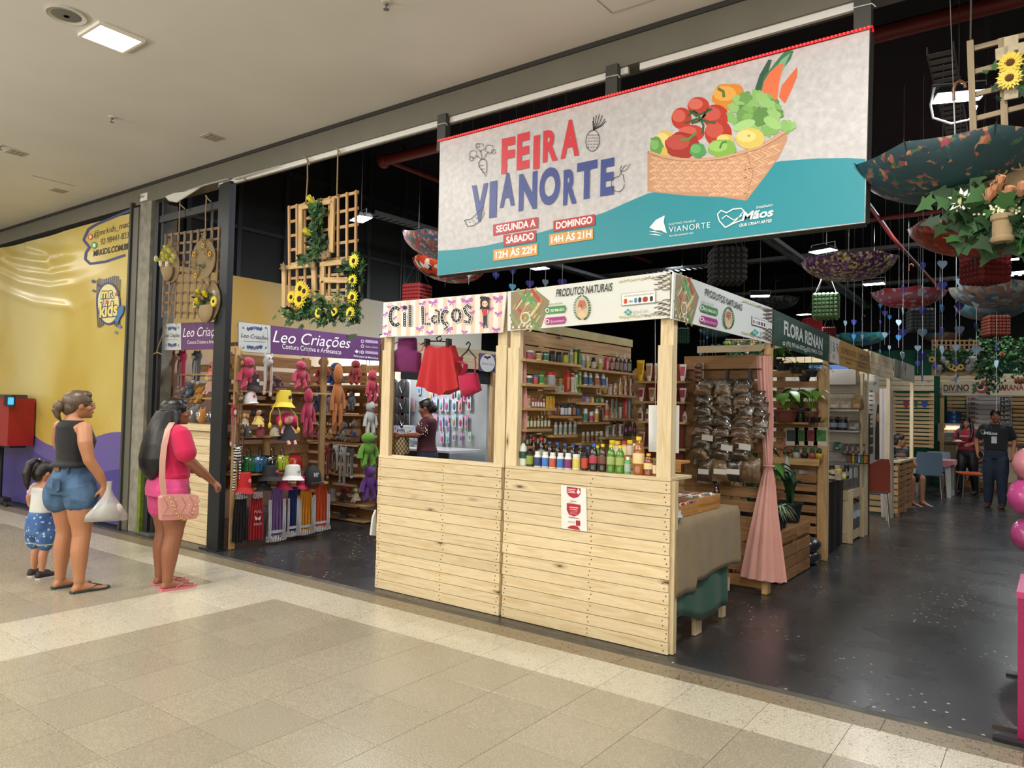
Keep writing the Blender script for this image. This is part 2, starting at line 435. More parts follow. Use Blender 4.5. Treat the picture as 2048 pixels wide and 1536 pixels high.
for i,(x,y)in enumerate(MALL_LAMPS[:1]):
 L=thing('ceiling_lamp','glowing square lamp panel set in the pale ceiling beside the round speaker','ceiling lamp',(x,y,CEIL_Z-.02))
 ob('frame',MB().box(-.16,.16,-.16,-.14,0,.02).box(-.16,.16,.14,.16,0,.02).box(-.16,-.14,-.14,.14,0,.02).box(.14,.16,-.14,.14,0,.02),M('#e8e4d8',.5),L)
 ob('diffuser',MB().box(-.14,.14,-.14,.14,.002,.012),M('#fff6e0',.5,emit=14),L)
p=at(133,29,'z',CEIL_Z)
s_=thing('ceiling_speaker','round grey speaker grille in the pale ceiling beside the lamp panel','speaker',(p.x,p.y,CEIL_Z-.012))
ob('rim',MB().lathe([(.125,.012),(.13,.004),(.118,0),(.112,.004)],28),M('#c9c5ba',.5),s_)
ob('grille',MB().lathe([(.112,.006),(.06,.001),(.001,.0)],28),M('#87877f',.6,.3,var=.4,scale=300),s_)
ob('logo_plate',MB().lathe([(.018,-.003),(.001,-.003)],12),M('#a5a59d',.4),s_)
for i,(px,py,lb)in enumerate(((773,12,'metal sprinkler head in the ceiling nearest the fair banner'),(224,242,'small metal sprinkler head in the middle of the pale ceiling'),(1,298,'small sprinkler head at the far left edge of the ceiling'))):
 q=at(px,py-8,'z',CEIL_Z)
 s_=thing('sprinkler',lb,'sprinkler',(q.x,q.y,CEIL_Z),group='sprinklers in the passage ceiling')
 ob('escutcheon',MB().lathe([(.035,0),(.033,-.006),(.012,-.01)],16),M('#cfcabe',.4),s_)
 ob('stem',MB().lathe([(.011,-.008),(.011,-.022),(.005,-.026),(.005,-.045),(.02,-.047),(.02,-.05)],10),GREYM,s_)
 ob('yoke',MB().tube([(.012,0,-.02),(.018,0,-.034),(.006,0,-.047)],.0025,5).tube([(-.012,0,-.02),(-.018,0,-.034),(-.006,0,-.047)],.0025,5),GREYM,s_)
for i,(px,py,lb)in enumerate(((424,274,'small square vent plate in the ceiling nearest the window frame'),(117,381,'small square vent plate low over the yellow vinyl banner'),(32,305,'pale square plate in the ceiling at the far left'))):
 q=at(px,py,'z',CEIL_Z)
 s_=thing('ceiling_vent',lb,'vent',(q.x,q.y,CEIL_Z-.01),group='vent plates in the passage ceiling')
 ob('plate',MB().box(-.085,.085,-.085,.085,.004,.01),M('#b3ab9d',.6),s_)
 for k in range(3):ob('slat',MB().box(-.07,.07,-.06+k*.045,-.035+k*.045,0,.004),M('#9b9386',.6),s_)
TR=M('#6a6d6e',.5,.5)
def tray(lb,a,b,wd=.16):
 a,b=V(a),V(b);d=(b-a);L=d.length;r=atan2(d.y,d.x)
 T=thing('cable_tray',lb,'cable tray',a,(0,0,r),'perforated cable trays under the black ceiling')
 for s in(-1,1):ob('side_rail',MB().box(0,L,s*wd/2-.004,s*wd/2+.004,0,.06),TR,T)
 m=MB();k=int(L/.12)
 for i in range(k):m.box(i*.12,i*.12+.07,-wd/2,wd/2,0,.004)
 ob('rungs',m,TR,T,kind='stuff')
tray('perforated steel tray running back above the floral umbrella',at(1880,105,'z',4.1),at(1880,105,'z',4.1)+V((-.35,9,0)))
tray('perforated steel tray running back beneath the fair banner',V((-1.2,2.2,4.0)),V((-1.5,14,4.0)))
tray('steel tray beside the flood lamp behind the flower trellis',at(742,430,'y',2.6),at(742,430,'y',2.6)+V((.25,7,-.1)))
tray('steel tray crossing the hall behind the egg tray lanterns',V((-6,9.0,4.3)),V((6,9.0,4.3)))
tray('farthest steel tray crossing the hall under the black ceiling',V((-6,12.6,4.3)),V((6,12.6,4.3)))
RP=M('#7c2d28',.45)
def pipe(lb,pts,r):
 o=ob('sprinkler_pipe',MB().tube(pts,r,10),RP);tag(o,lb,'pipe','red sprinkler pipes under the black ceiling')
 return o
zz=at(768,322,'y',2.4)
pp=pipe('thick red pipe along the ceiling behind the fair banner',[zz,V((6.5,2.4,zz.z))],.07)
ob('elbow',MB().ell(zz,.1),RP,pp,world=True)
pipe('thin red pipe branching back from the thick pipe',[zz+V((.05,.05,0)),zz+V((.05,8,0))],.035)
pipe('red pipe running back between banner and floral umbrella',[at(1735,405,'z',4.2),at(1785,475,'z',4.2),at(1785,475,'z',4.2)+V((0,6,0))],.03)
pipe('red pipe crossing the hall above the purple umbrella',[V((-6,6.4,4.2)),V((6,6.4,4.2))],.03)
# ================================================================ STALL FRONTS
def ledge_front(nm,lb,x0,x1,z1,n,y=0,mat=PINE,grp='plank fronted stall counters'):
 T=thing(nm,lb,'stall counter',((x0+x1)/2,y,0),group=grp)
 h=z1/n
 for i in range(n):
  e=RND.uniform(-.006,.004)
  plank('plank',(x0+e,y+.011,h*(i+.5)),(x1-RND.uniform(0,.006),y+.011,h*(i+.5)),h-.004,.022+RND.uniform(-.002,.002),mat,T)
  for xx in(x0+.03,(x0+x1)/2+.08,x1-.03):
   for k in range(2):
    q=MB().lathe([(.0045,0),(.0045,.002)],6)
    q.xf(Matrix.Translation((xx+RND.uniform(-.015,.015),y,h*(i+.3+.4*k)))@Matrix.Rotation(pi/2,4,'X'))
    if i==0 and k==0 and xx==x0+.03:nl=q
    else:nl.rings([],0)if False else nl.add(q.v,q.f)
 ob('nail_heads',nl,PLANK_NAIL,T,world=True,kind='stuff')
 return T
TA=ledge_front('stall_counter','pale plank counter under the striped bow sign',-2.68,-1.355,1.1,14)
TB=ledge_front('stall_counter','wide pale plank counter with a red and white notice taped on',-1.33,0,1.1,14)
def post(name,x,y,z0,z1,wd,th,par,mat=PINE):
 return plank(name,(x,y,z0),(x,y,z1),wd,th,mat,par,(0,-1,0))
for x in(-2.63,-1.395):post('post',x,.045,0,2.42,.085,.04,TA)
for x in(-2.62,-1.39):post('front_batten',x,.015,1.1,2.02,.1,.02,TA)
post('post',-1.275,.045,0,2.42,.09,.04,TB);post('post',-.05,.05,0,2.44,.09,.06,TB)
post('front_batten',-1.277,.015,1.1,2.0,.1,.02,TB);post('front_batten',-.055,.015,1.1,1.98,.1,.02,TB)
post('side_batten',.006,.05,0,1.1,.03,.05,TB)
post('gap_batten',-1.342,.06,0,2.0,.02,.05,TA,PALLET)
for k in range(7):plank('block',(-1.357,.04,.1+k*.16),(-1.328,.04,.1+k*.16),.06,.03,PALLETL,TA)
plank('sill',(-2.68,.06,1.112),(-1.35,.06,1.112),.12,.022,PINE,TA,(0,0,1))
plank('top_rail',(-2.68,.045,2.28),(-1.35,.045,2.28),.1,.03,PINE,TA)
plank('sill',(-1.32,.17,1.112),(0,.17,1.112),.34,.022,PINE,TB,(0,0,1))
plank('top_rail',(-1.32,.045,2.28),(0,.045,2.3),.1,.03,PINE,TB)
plank('side_rail',(-.02,.08,2.28),(-.02,2.05,2.28),.1,.03,PINE,TB,(1,0,0))
nt=thing('notice','white paper notice with red badges taped to the wide plank counter','notice',at(1147,1016,'y',-.004))
q=[at(*p_,'y',-.006)for p_ in((1122,970),(1172,976),(1174,1063),(1123,1057))]
ob('sheet',MB().add(q+[p_+V((0,.0012,0))for p_ in q],[(0,1,2,3),(7,6,5,4),(0,4,5,1),(1,5,6,2),(2,6,7,3),(3,7,4,0)]),M('#e9e6e2',.5),nt,world=True)
a=Art('y',-.0075,(0,-1,0));RD='#a8202c'
a.poly([(1133.5,973),(1161,976.5),(1161,988),(1156,994),(1147,996.5),(1138,992),(1133.5,985)],RD)
a.poly([(1156.6,976),(1160.5,985),(1156.8,989),(1153,985)],'#f2eeee')
for k,(y,x1)in enumerate(((978,1151),(981.5,1149),(984.5,1151))):a.line([(1135,y),(x1,y+1.5)],1.2,'#f2e4e4')
a.poly([(1133.5,1006),(1161,1009.5),(1161,1024),(1156,1030),(1148,1033),(1138,1029),(1133.5,1020)],RD)
a.line([(1139,1014),(1156,1016)],1.6,'#f2e4e4');a.line([(1140,1018),(1154,1020)],1.2,'#f2e4e4')
for y in(1022,1024.5,1027):a.line([(1140,y),(1155,y+1.6)],.7,'#d9929a')
a.line([(1141,1001.5),(1153,1003)],1.2,RD);a.line([(1137,1034),(1158,1037)],1.2,RD)
for y in(1004.5,1042,1044.5):a.line([(1136,y),(1150,y+1.8)],.7,'#9a8f90')
a.poly([(1152,1040.5),(1160.5,1041.6),(1160.5,1052),(1152,1051)],RD)
a.poly([(1134,1056),(1140,1051.5),(1148,1050.5),(1156,1053.5),(1161,1060.5)],RD)
a.done('printed_badges',nt)
def sign(lb,quad,ax,v,out,base,th=.012,name='canvas_sign',cat='sign',rail=PINE):
 o=V(out);Q=[at(*p_,ax,v)for p_ in quad];c=sum(Q,V())/4
 T=thing(name,lb,cat,c)
 B=[p_-o*th for p_ in Q]
 ob('canvas',MB().add(Q+B,[(0,1,2,3),(7,6,5,4),(0,4,5,1),(1,5,6,2),(2,6,7,3),(3,7,4,0)]),M(base,.55),T,world=True)
 return T
O_Y=(0,-1,0);O_X=(1,0,0)
S1=sign('pink striped canvas sign with bows reading Cil Laços',[(767,605),(1013,583.5),(1005,665),(764.5,674)],'y',-.015,O_Y,'#efe9e2')
a=Art('y',-.0155,O_Y)
for k in range(13):
 x=776+k*18.4;t0,t1=(605-(x-767)*.087),(674-(x-764)*.037)
 a.poly([(x,t0+1),(x+8,t0+.4),(x+7.4,t1-1.4),(x-.6,t1-1)],'#ecc9b4',0 if k else 1)
def bow(x,y,s,ang=-10,h='#bb6fc0'):
 ca,sa=cos(radians(ang)),sin(radians(ang));f=lambda q:[(x+(u*ca-v*sa)*s,y+(u*sa+v*ca)*s)for u,v in q]
 a.poly(f([(0,0),(-.5,-.45),(-1,-.5),(-.9,.1),(-.5,.3)]),h,1);a.poly(f([(0,0),(.5,-.55),(1,-.5),(.95,.15),(.5,.25)]),h,0)
 a.poly(f([(0,0),(-.55,.9),(-.2,.8),(.05,.3)]),h,0);a.poly(f([(0,0),(.1,.3),(.45,.95),(.6,.6)]),h,0);a.blob(*f([(0,0)])[0],.17*s,.17*s,'#a456ab',7)
for x,y,s in((781,614,7),(770,629,7),(768,653,6),(775,667,8),(789,636,5),(808,616,8),(845,607,7),(866,605,9),(903,604,8),(934,602,12),(840,657,8),(860,665,7),(897,659,9),(929,664,6),(888,619,8),(852,628,5),(861,638,4),(944,625,6),(981,617,6),(997,627,7),(996,597,10),(992,659,8),(966,648,7),(815,633,6)):bow(x,y,s,RND.uniform(-25,15))
def letter(pts,wd,cx=True):
 wd*=1.2;a.line(pts,wd+3,'#f4f0ea');a.line(pts,wd,'#161616')
 for i in range(len(pts)-1):
  (x0,y0),(x1,y1)=pts[i],pts[i+1];n=max(1,int(sqrt((x1-x0)**2+(y1-y0)**2)/4.2))
  for k in range(n):
   t_=(k+.5)/n;a.blob(x0+(x1-x0)*t_,y0+(y1-y0)*t_,wd*.17,wd*.18,'#f4f0ea',5,up=1 if k==0 else 0)
def arc(cx,cy,rx,ry,a0,a1,n=9):return[(cx+rx*cos(radians(a0+(a1-a0)*i/(n-1))),cy-ry*sin(radians(a0+(a1-a0)*i/(n-1))))for i in range(n)]
letter(arc(792,633,11,18,50,310),5.5);letter([(810,625),(810,653)],5);a.blob(810,615,4,4,'#161616');letter([(821,610),(821,653)],5)
letter([(846,613),(847,648),(861,648)],4.5)
letter(arc(871,639,6,7,60,360,7),4);letter([(872,620),(879,624),(879,645)],4)
letter(arc(892,635,7,13,50,310),5);letter([(892,649),(896,654),(890,659)],3)
letter(arc(914,631,8,12,90,450,11),4.5)
letter([(943,616),(936,611),(930,617),(934,627),(942,634),(940,645),(929,643)],5)
a.blob(971,606,9,13,'#15131a');a.blob(966,596,5,3,'#15131a');a.blob(977,598,4,4,'#15131a');a.poly([(963,610),(967,608),(966,618),(961,619)],'#15131a');a.poly([(976,608),(980,611),(980,620),(975,617)],'#15131a')
a.blob(971.5,608,5.8,6.5,'#efc5ae');a.blob(969,608,1,1.4,'#2b1a14',6);a.blob(974.5,607.6,1,1.4,'#2b1a14',6)
a.poly([(965,619),(977,618),(975,631),(968,632)],'#c9303a');a.poly([(963.5,621),(966,619),(968,628),(966,629)],'#efc5ae',0);a.poly([(976,619),(978.5,621),(976,629),(974.5,627)],'#efc5ae',0)
a.poly([(968,632),(975.5,631),(975,642),(977.5,656),(975.5,656),(972,642),(970.5,657),(968.5,657)],'#1f2230')
a.done('printed_artwork',S1)
def capsules(a,f):
 """herb and capsule picture printed at a sign's left end; f maps unit square to photo pixels"""
 pol=lambda q,h,up=1:a.poly([f(*p_)for p_ in q],h,up)
 pol([(0,0),(.62,0),(1,.35),(.92,.62),(.78,1),(0,1)],'#8d7f63')
 cols=['#b5432e','#a9b27a','#c58a4e','#8a9a64','#c9cfa0','#b87840','#6f8a55','#d2b98a','#9fb089']
 rr=random.Random(3)
 for k in range(34):
  u,v=rr.uniform(.1,.72),rr.uniform(.1,.9);dx,dy=(.13,-.2)if k%3 else(.12,.17);wx,wy=.035,.03
  pol([(u-dx-wx,v-dy),(u-dx+wx,v-dy-wy),(u+dx+wx,v+dy),(u+dx-wx,v+dy+wy)],cols[k%9])
 for(u,v,s)in((.34,.2,.12),(.52,.27,.11),(.44,.1,.09)):
  pol([(u-s*.7,v-s*.3),(u,v-s*.8),(u+s*.6,v),(u+s*.2,v+s),(u-s*.3,v+s*.5)],'#4f9a5a')
 for k in range(14):
  u,v=rr.uniform(.02,.55),rr.uniform(.78,.98);pol([(u-.03,v),(u,v-.05),(u+.03,v),(u,v+.04)],rr.choice(['#d8cfc0','#6a4a34','#a06a3a','#eee6d6']))
 for k in range(8):
  t_=tau*k/8;
 pol([(.38+.13*cos(tau*i/12),.72+.16*sin(tau*i/12))for i in range(12)],'#dcd8cf');pol([(.38+.1*cos(tau*i/12),.72+.12*sin(tau*i/12))for i in range(12)],'#9a8f5a')
 for k in range(10):u,v=.38+rr.uniform(-.07,.07),.72+rr.uniform(-.08,.08);pol([(u-.02,v),(u,v-.03),(u+.02,v),(u,v+.03)],rr.choice(['#e6dcc0','#b3893a','#7a5a30']))
def wreath(a,cx,cy,rx,ry):
 a.blob(cx,cy,rx*.72,ry*.82,'#cdb79a');a.blob(cx,cy-ry*.35,rx*.45,ry*.3,'#b96c4e',k=5,amp=.12);a.blob(cx,cy+ry*.5,rx*.42,ry*.22,'#e3c08c')
 a.line([(cx-rx*.5,cy-ry*.1),(cx-rx*.1,cy-ry*.3),(cx,cy+ry*.1),(cx+rx*.5,cy-ry*.15)],1.4,'#4a3a2a')
 for s in(-1,1):
  for k in range(13):
   t_=radians(-75+k*12.5);x,y=cx+s*rx*.86*cos(t_),cy-ry*.92*sin(t_)
   for q in(-1,1):
    tx,ty=s*sin(t_)*-.35+s*q*.8*cos(t_)*.5,-.8
    a.poly([(x,y),(x+(tx*1.2-.6*q)*2.2,y+ty*2.6),(x+tx*5,y+ty*5.2),(x+(tx*1.2+.6*q)*2.2,y+ty*1.4)],'#2f6a3c',1 if k==0 and q==-1 and s==-1 else 0)
def pay(a,f,txt=True):
 pol=lambda q,h,up=1:a.poly([f(*p_)for p_ in q],h,up)
 pol([(0,0),(1,0),(1,1),(0,1)],'#8f9290');pol([(.01,.03),(.99,.03),(.985,.95),(.015,.95)],'#f1f1ec')
 for x,w_,h in((.12,.1,'#c6492f'),(.27,.14,'#28448e'),(.42,.09,'#3f86c2'),(.54,.09,'#2a2a2a'),(.7,.15,'#a82a30'),(.88,.09,'#1b1b1b')):
  if h=='#28448e':continue
  pol([(x-w_/2,.5),(x,.42),(x+w_/2,.5),(x+w_/2,.8),(x,.88),(x-w_/2,.8)],h)
def corner_scroll(a,f):
 for cy,s in((.02,1),(.98,-1)):
  for k in range(10):
   u=.02+.025*(k%3);v=cy+s*(.04+.035*k)
   pts=[f(1-(u+.025*cos(t_/10*4.6)),v+s*.02*sin(t_/10*4.6))for t_ in range(11)]
   a.line(pts,1.5,'#5a4228',1 if k==0 else 0)
  for k in range(12):
   u=.06+.022*k;v=cy+s*(.06+.01*(k%3));pts=[f(1-(u+.01*cos(t_)),v+s*.02*sin(t_))for t_ in range(6)]
   a.line(pts,1.1,'#b8a860' if k>4 else '#6a5230',0)
def natural(lb,Q,ax,v,out):
 S=sign(lb,Q,ax,v,out,'#dfe2dc');
 def f(u,w_):
  (x0,y0),(x1,y1),(x2,y2),(x3,y3)=Q
  return(x0+(x1-x0)*u)*(1-w_)+(x3+(x2-x3)*u)*w_,(y0+(y1-y0)*u)*(1-w_)+(y3+(y2-y3)*u)*w_
 return S,f
QP=[(1015.5,583),(1339,542.5),(1340,635.5),(1015,662)]
S2,f2=natural('white canvas sign on the stall front with capsule picture reading Produtos Naturais',QP,'y',-.015,O_Y)
QS=[(1348,544),(1545,616.5),(1543.5,687.5),(1343.5,637.5)]
S3,f3=natural('white canvas sign round the corner facing the aisle reading Produtos Naturais',QS,'x',.02,O_X)
for S,f,ax,v,out,ust in((S2,f2,'y',-.0155,O_Y,1.0),(S3,f3,'x',.0205,O_X,1.0)):
 a=Art(ax,v,out)
 capsules(a,lambda u,w_:f(.02+u*.24,.02+w_*.96))
 corner_scroll(a,f)
 a.text('PRODUTOS NATURAIS',f(.3,.28)if ax=='y' else f(.315,.27),f(.645,.28)if ax=='y' else f(.69,.35),15 if ax=='y' else 14,'#1c1c1c',.012,.12)
 wx,wy=f(.462,.62)if ax=='y' else f(.555,.66)
 wreath(a,wx,wy,18 if ax=='y' else 11.5,26 if ax=='y' else 23)
 for w_,h,tx in((.5,'#3f8a48','(92) 98461-8111'),(.76,'#a3307e','@meunaturalemporio')):
  u0,u1=(.23,.355)if ax=='y' else(.27,.44)
  a.poly([f(u0+.012,w_),f(u1,w_),f(u1+.01,w_+.08),f(u1,w_+.17),f(u0+.012,w_+.17),f(u0,w_+.08)],h)
  x,y=f(u0+.018,w_+.085);a.blob(x,y,4.2,4.6,'#efefea');a.blob(x,y,2.6,3,h)
  a.text(tx,f(u0+.038,w_+.13),f(u1-.003,w_+.13),5.5,'#f1f1ec' if h[1]=='3' else '#d9a9c9',.02)
 a.text('CONTATO / WHATSAPP',f(.24 if ax=='y' else .28,.46),f(.34 if ax=='y' else .4,.46),3,'#77776f')
 pf=(lambda u,w_:f(.705+.21*u,.38+.27*w_))if ax=='y' else(lambda u,w_:f(.79+.14*u,.38+.25*w_))
 pay(a,pf)
 a.text('ACEITAMOS CARTÕES DE CRÉDITO E DÉBITO',pf(.08,.3),pf(.95,.3),3,'#33332f');a.text('VISA',pf(.21,.78),pf(.34,.78),4,'#22306e',.02)
 x,y=f(.745,.8)if ax=='y' else f(.82,.82)
 a.poly([(x-8,y),(x,y-7),(x+8,y),(x,y+7)],'#2b9a92');a.line([(x-4,y-3.5),(x+4,y+3.5)],1,'#e4e6e0');a.line([(x-4,y+3.5),(x+4,y-3.5)],1,'#e4e6e0',0)
 a.text('pix',(x+12,y+3),(x+42,y)if ax=='y' else(x+30,y+6),9,'#b3b5b0',-.012)
 a.done('printed_artwork',S)
S4=sign('dark green canvas sign reading Flora Renan over the plant stall',[(1548,619),(1658.5,669),(1657.5,723),(1547,689)],'x',.02,O_X,'#1f4436')
a=Art('x',.0205,O_X);a.text('FLORA RENAN',(1568,668),(1645,700),27,'#e8ece6',.03)
a.text('(92) 99166-0762  (92) 99431-7204',(1573,691),(1645,711),9,'#dfe5dc',.012)
for x,y in((1568,687),(1612,701)):a.blob(x,y,2.6,4,'#dfe5dc');a.blob(x,y,1.4,2.4,'#1f4436')
for x,y,s in((1560,640,1),(1652,686,.8)):
 a.line([(x,y),(x-1,y+26*s)],1.2,'#4f6a4e')
 for k in range(7):t_=radians(20+k*24);a.line([(x,y),(x-6*s*cos(t_),y-7*s*sin(t_)),(x-8*s*cos(t_),y-4*s*sin(t_)+4)],.9,'#4f6a4e',0)
a.done('printed_artwork',S4)
S5=sign('yellow and white canvas sign reading J & R over the honey stall',[(1659.5,670),(1737,704),(1737,747),(1659,724)],'x',.02,O_X,'#b98a3c')
a=Art('x',.0205,O_X);a.poly([(1660,671),(1680,680),(1676,700),(1679,729),(1660,723.5)],'#d9d6ce')
a.text('J & R',(1660.5,700),(1677,707),20,'#3c3a36',.0);a.text('BOMBONIERE E EMPÓRIO',(1683,706),(1735,724),13,'#4c3a18',.0)
a.text('MEL DE ABELHA, PRODUTOS NATURAIS E MUITO MAIS',(1681,716),(1734,732),5,'#5a461e');a.text('@jrbomboniere',(1692,726),(1704,730),4,'#4c3a18');a.text('(92) 99226-6304',(1716,733),(1732,738),4,'#4c3a18')
a.poly([(1667,706),(1670,712),(1668,720),(1665,714)],'#c9a06a');a.done('printed_artwork',S5)
S6=thing('plank_fascia','bare plank fascia board beside the yellow sign','fascia',(0,7,2.25))
for k in range(4):plank('plank',(.008,6.16,2.14+.076*k),(.008,7.82,2.14+.076*k),.073,.02,PINE,S6,O_X)
S7=sign('grey canvas sign with a faint bottle mark at the far row end',[(1789,717.5),(1829,732),(1829,766),(1789,754)],'x',.02,O_X,'#8d8c7c')
a=Art('x',.0205,O_X);a.poly([(1810.5,729),(1811.5,729),(1812.5,737),(1812,743),(1810,743),(1809.5,737)],'#4a4a44');a.line([(1811,744),(1811,752)],1,'#5a5a52')
a.text('Vila   & Mel',(1790,753),(1820,760.5),3.5,'#55554c');a.done('printed_artwork',S7)
RW=thing('aisle_stall_row','long pale timber frame of the aisle stalls carrying the signs','stall frame',(0,5,0))
for yy in(2.06,4.05,6.12,7.75,9.92):plank('post',(-.03,yy,0),(-.03,yy,2.42),.09,.05,PINE2 if yy>5 else PALLETL if yy<3 else PINE,RW,(1,0,0))
plank('top_rail',(-.02,2.1,2.3),(-.02,9.95,2.3),.08,.03,PINE,RW,O_X)
for yy in(4.05,6.12,9.92):plank('cross_rail',(-1.5,yy,2.3),(-.05,yy,2.3),.08,.03,PINE,RW)
TL=ledge_front('stall_counter','pale plank counter beneath the plush toys, under the window frame',-6.6,-5.27,1.22,15,y=.07)
plank('sill',(-6.62,.12,1.262),(-5.12,.12,1.262),.2,.07,PINE,TL,(0,0,1))
plank('end_plank',(-5.22,.1,0),(-5.22,.1,1.22),.09,.02,PINE,TL)
S8=sign('short purple canvas sign reading Leo Criações behind the window frame',[(327,647),(446,643),(446,698),(327,701)],'y',.1,O_Y,'#5c3465')
S9=sign('long purple canvas sign reading Leo Criações above the toy shelves',[(477,643),(762,677),(759,722),(477,703)],'x',-4.99,O_X,'#5c3465')
for S,ax,v,out,b0,b1 in((S8,'y',.0995,O_Y,327,362),(S9,'x',-4.9895,O_X,477,541)):
 a=Art(ax,v,out)
 yt=(lambda x:647-(x-327)*.034)if ax=='y' else(lambda x:643+(x-477)*.1193)
 yb=(lambda x:701-(x-327)*.025)if ax=='y' else(lambda x:703+(x-477)*.067)
 a.poly([(b0,yt(b0)+.5),(b1,yt(b1)+.5),(b1,yb(b1)-.5),(b0,yb(b0)-.5)],'#b9bdbd')
 cx=(b0+b1)/2;s=(b1-b0)/64
 for sg,yy in((-1,yt(cx)+9),(1,yb(cx)-9)):
  for k in range(5):a.blob(cx+(k-2)*6*s,yy+abs(k-2)*-sg*1.2,4.2*s,3.6,['#4a4a86','#3a3a70','#6a64a0'][k%3],8,k=5,amp=.2)
  for k in range(6):q=(k-2.5)*9*s;a.poly([(cx+q-2*s,yy),(cx+q,yy-3),(cx+q+3*s,yy-sg*2),(cx+q,yy+2)],'#40664f')
 ym=(yt(cx)+yb(cx))/2
 a.text('Leo Criações',(cx-27*s,ym+1-(3*s if ax=='x' else 0)),(cx+27*s,ym+1+(3*s if ax=='x' else 0)),8,'#2c2c34',0,.2)
 a.line([(cx-22*s,ym+6),(cx+22*s,ym+8 if ax=='x' else ym+6)],.9,'#7a7a80')
 if ax=='y':
  a.text('Leo Criaçõe',(366,674),(445,671),18,'#efe9f0',.0,.25);a.text('Costura Criativa e Artesanato',(375,688),(444,686),7,'#efe9f0')
 else:
  a.text('Leo Criações',(545,684),(698,696.5),24,'#efe9f0',.0,.28);a.text('Costura Criativa e Artesanato',(564,697),(682,709),10,'#efe9f0')
  for k,(y,tx)in enumerate(((684,'(92)98102-2468'),(694,'leonor_criacoes'),(706,'(92)98102-2468'))):
   if k!=1:a.poly([(730,y-5),(756,y-2.5),(756,y+4),(730,y+1.5)],'#9a7aa4')
   a.text(tx,(731,y+(0 if k!=1 else 1)),(755,y+2.6),4,'#e6dcea');a.blob(724.5,y-1.5,3,3.6,'#e6dcea');a.blob(724.5,y-1.5,2,2.4,'#5c3465')
  a.poly([(709,703),(713,699),(717,703.5),(713,707)],'#e6dcea');a.text('pix',(718,705),(728,706),6,'#c9b8d0')
  a.text('Maria Leonor de Melo e Souza',(707,713.5),(756,718.5),4,'#efe9f0',.015)
 a.done('printed_artwork',S)
# ================================================================ BIG BANNER
BN=thing('fair_banner','large canvas banner with red light rope reading Feira Vianorte','banner',(-.45,-.05,3.1))
BQ=[(880,284),(1739,59),(1730,445),(875,551)]
Q=[at(*p_,'y',-.05)for p_ in BQ];Bk=[p_+V((0,.02,0))for p_ in Q]
BC,t=new('banner_canvas');nn=t.noise(t.coord(),500,2);t.b.inputs['Roughness'].default_value=.38
fb=t.noise(t.coord(scale=(3,1,14)),9,3,2.5);t.col(t.mix(t.ramp(fb,[(.7,0.0),(.74,.35)]),t.ramp(t.noise(t.coord(),30,4),[(.3,'#b8b5b8'),(.7,'#cdcacb')]),'#8d8384'));t.bump(nn,.15,.002)
ob('canvas',MB().add(Q+Bk,[(0,1,2,3),(7,6,5,4),(0,4,5,1),(1,5,6,2),(2,6,7,3),(3,7,4,0)]),BC,BN,world=True)
for a_,b_ in((0,1),(1,2),(2,3),(3,0)):
 ob('frame_bar',MB().tube([Q[a_]+V((0,.035,0)),Q[b_]+V((0,.035,0))],.018,4),BLACK,BN,world=True)
n=150;rp=[Q[0].lerp(Q[1],i/(n-1))+V((0,-.014,.006))for i in range(n)]
ob('rope_tube',MB().tube([rp[0],rp[-1]+V((.02,0,.0)),rp[-1]+V((.02,.0,-.03))],.007,6),M('#d01018',.3,emit=.8),BN,world=True)
m=MB()
for p_ in rp:m.ell(p_+V((0,-.006,0)),.0062,5,4)
ob('rope_lights',m,M('#ff3434',.3,emit=3.5),BN,world=True,kind='stuff')
for i,px in enumerate((888,1227,1727)):
 p_=at(px,240-(px-888)*.27,'y',.0)
 ob('hanger_post',MB().box(p_.x-.045,p_.x+.045,-.03,.03,3.62,3.92),M('#3b3a38',.6),BN,world=True)
 ob('wire_tie',MB().tube([(p_.x-.05,-.035,3.84),(p_.x+.05,-.035,3.835),(p_.x+.07,-.035,3.81)],.003,4),M('#cfcfcf',.4),BN,world=True)
B=lambda x,y:(860+x/2.2756,40+y/2.2756)
BB=lambda L:[B(*q_)for q_ in L]
a=Art('y',-.0515,(0,-1,0),step=.00005,glossy=.42)
TEAL='#1d8b9a'
a.poly(BB([(36,1050),(120,1046),(250,1028),(420,990),(560,950),(700,908),(800,873),(900,828),(990,790),(1100,765),(1300,730),(1500,660),(1600,642),(1760,630),(1900,628),(1982,632),(1977,918),(1700,950),(1300,1000),(800,1060),(400,1112),(32,1162)]),TEAL)
bk=[(990,600),(1050,620),(1130,632),(1230,634),(1330,625),(1420,600),(1500,575),(1570,535),(1622,500),(1626,545),(1590,622),(1530,705),(1440,822),(1330,806),(1180,800),(1050,787),(990,780)]
a.poly(BB(bk),'#c08f6e')
def inside(x,y,P):
 c=False;n=len(P)
 for i in range(n):
  (x1,y1),(x2,y2)=P[i],P[(i+1)%n]
  if(y1>y)!=(y2>y)and x<(x2-x1)*(y-y1)/(y2-y1)+x1:c=not c
 return c
k=0
for row in range(12):
 for cx in range(36):
  x,y=995+cx*18+(row%2)*9,612+row*18+(0 if cx<24 else-(cx-24)*5)
  s=1 if row%2 else-1
  e=[(x-15,y-s*7-3),(x+13,y+s*7-3),(x+15,y+s*7+4),(x-13,y-s*7+4)]
  if all(inside(*q_,bk)for q_ in e):
   a.poly(BB(e),['#d9ab88','#cf9c7a','#e2b896'][k%3],1 if k==0 else 0);k+=1
a.line(BB([(990,600),(1050,620),(1130,632),(1230,634),(1330,625),(1420,600),(1500,575),(1570,535),(1622,500)]),4,'#b07c5a')
a.line(BB([(1440,600),(1470,700),(1438,818)]),1.5,'#a87452')
a.poly(BB([(1468,348),(1500,250),(1540,180),(1556,182),(1530,270),(1490,350)]),'#2e5a44')
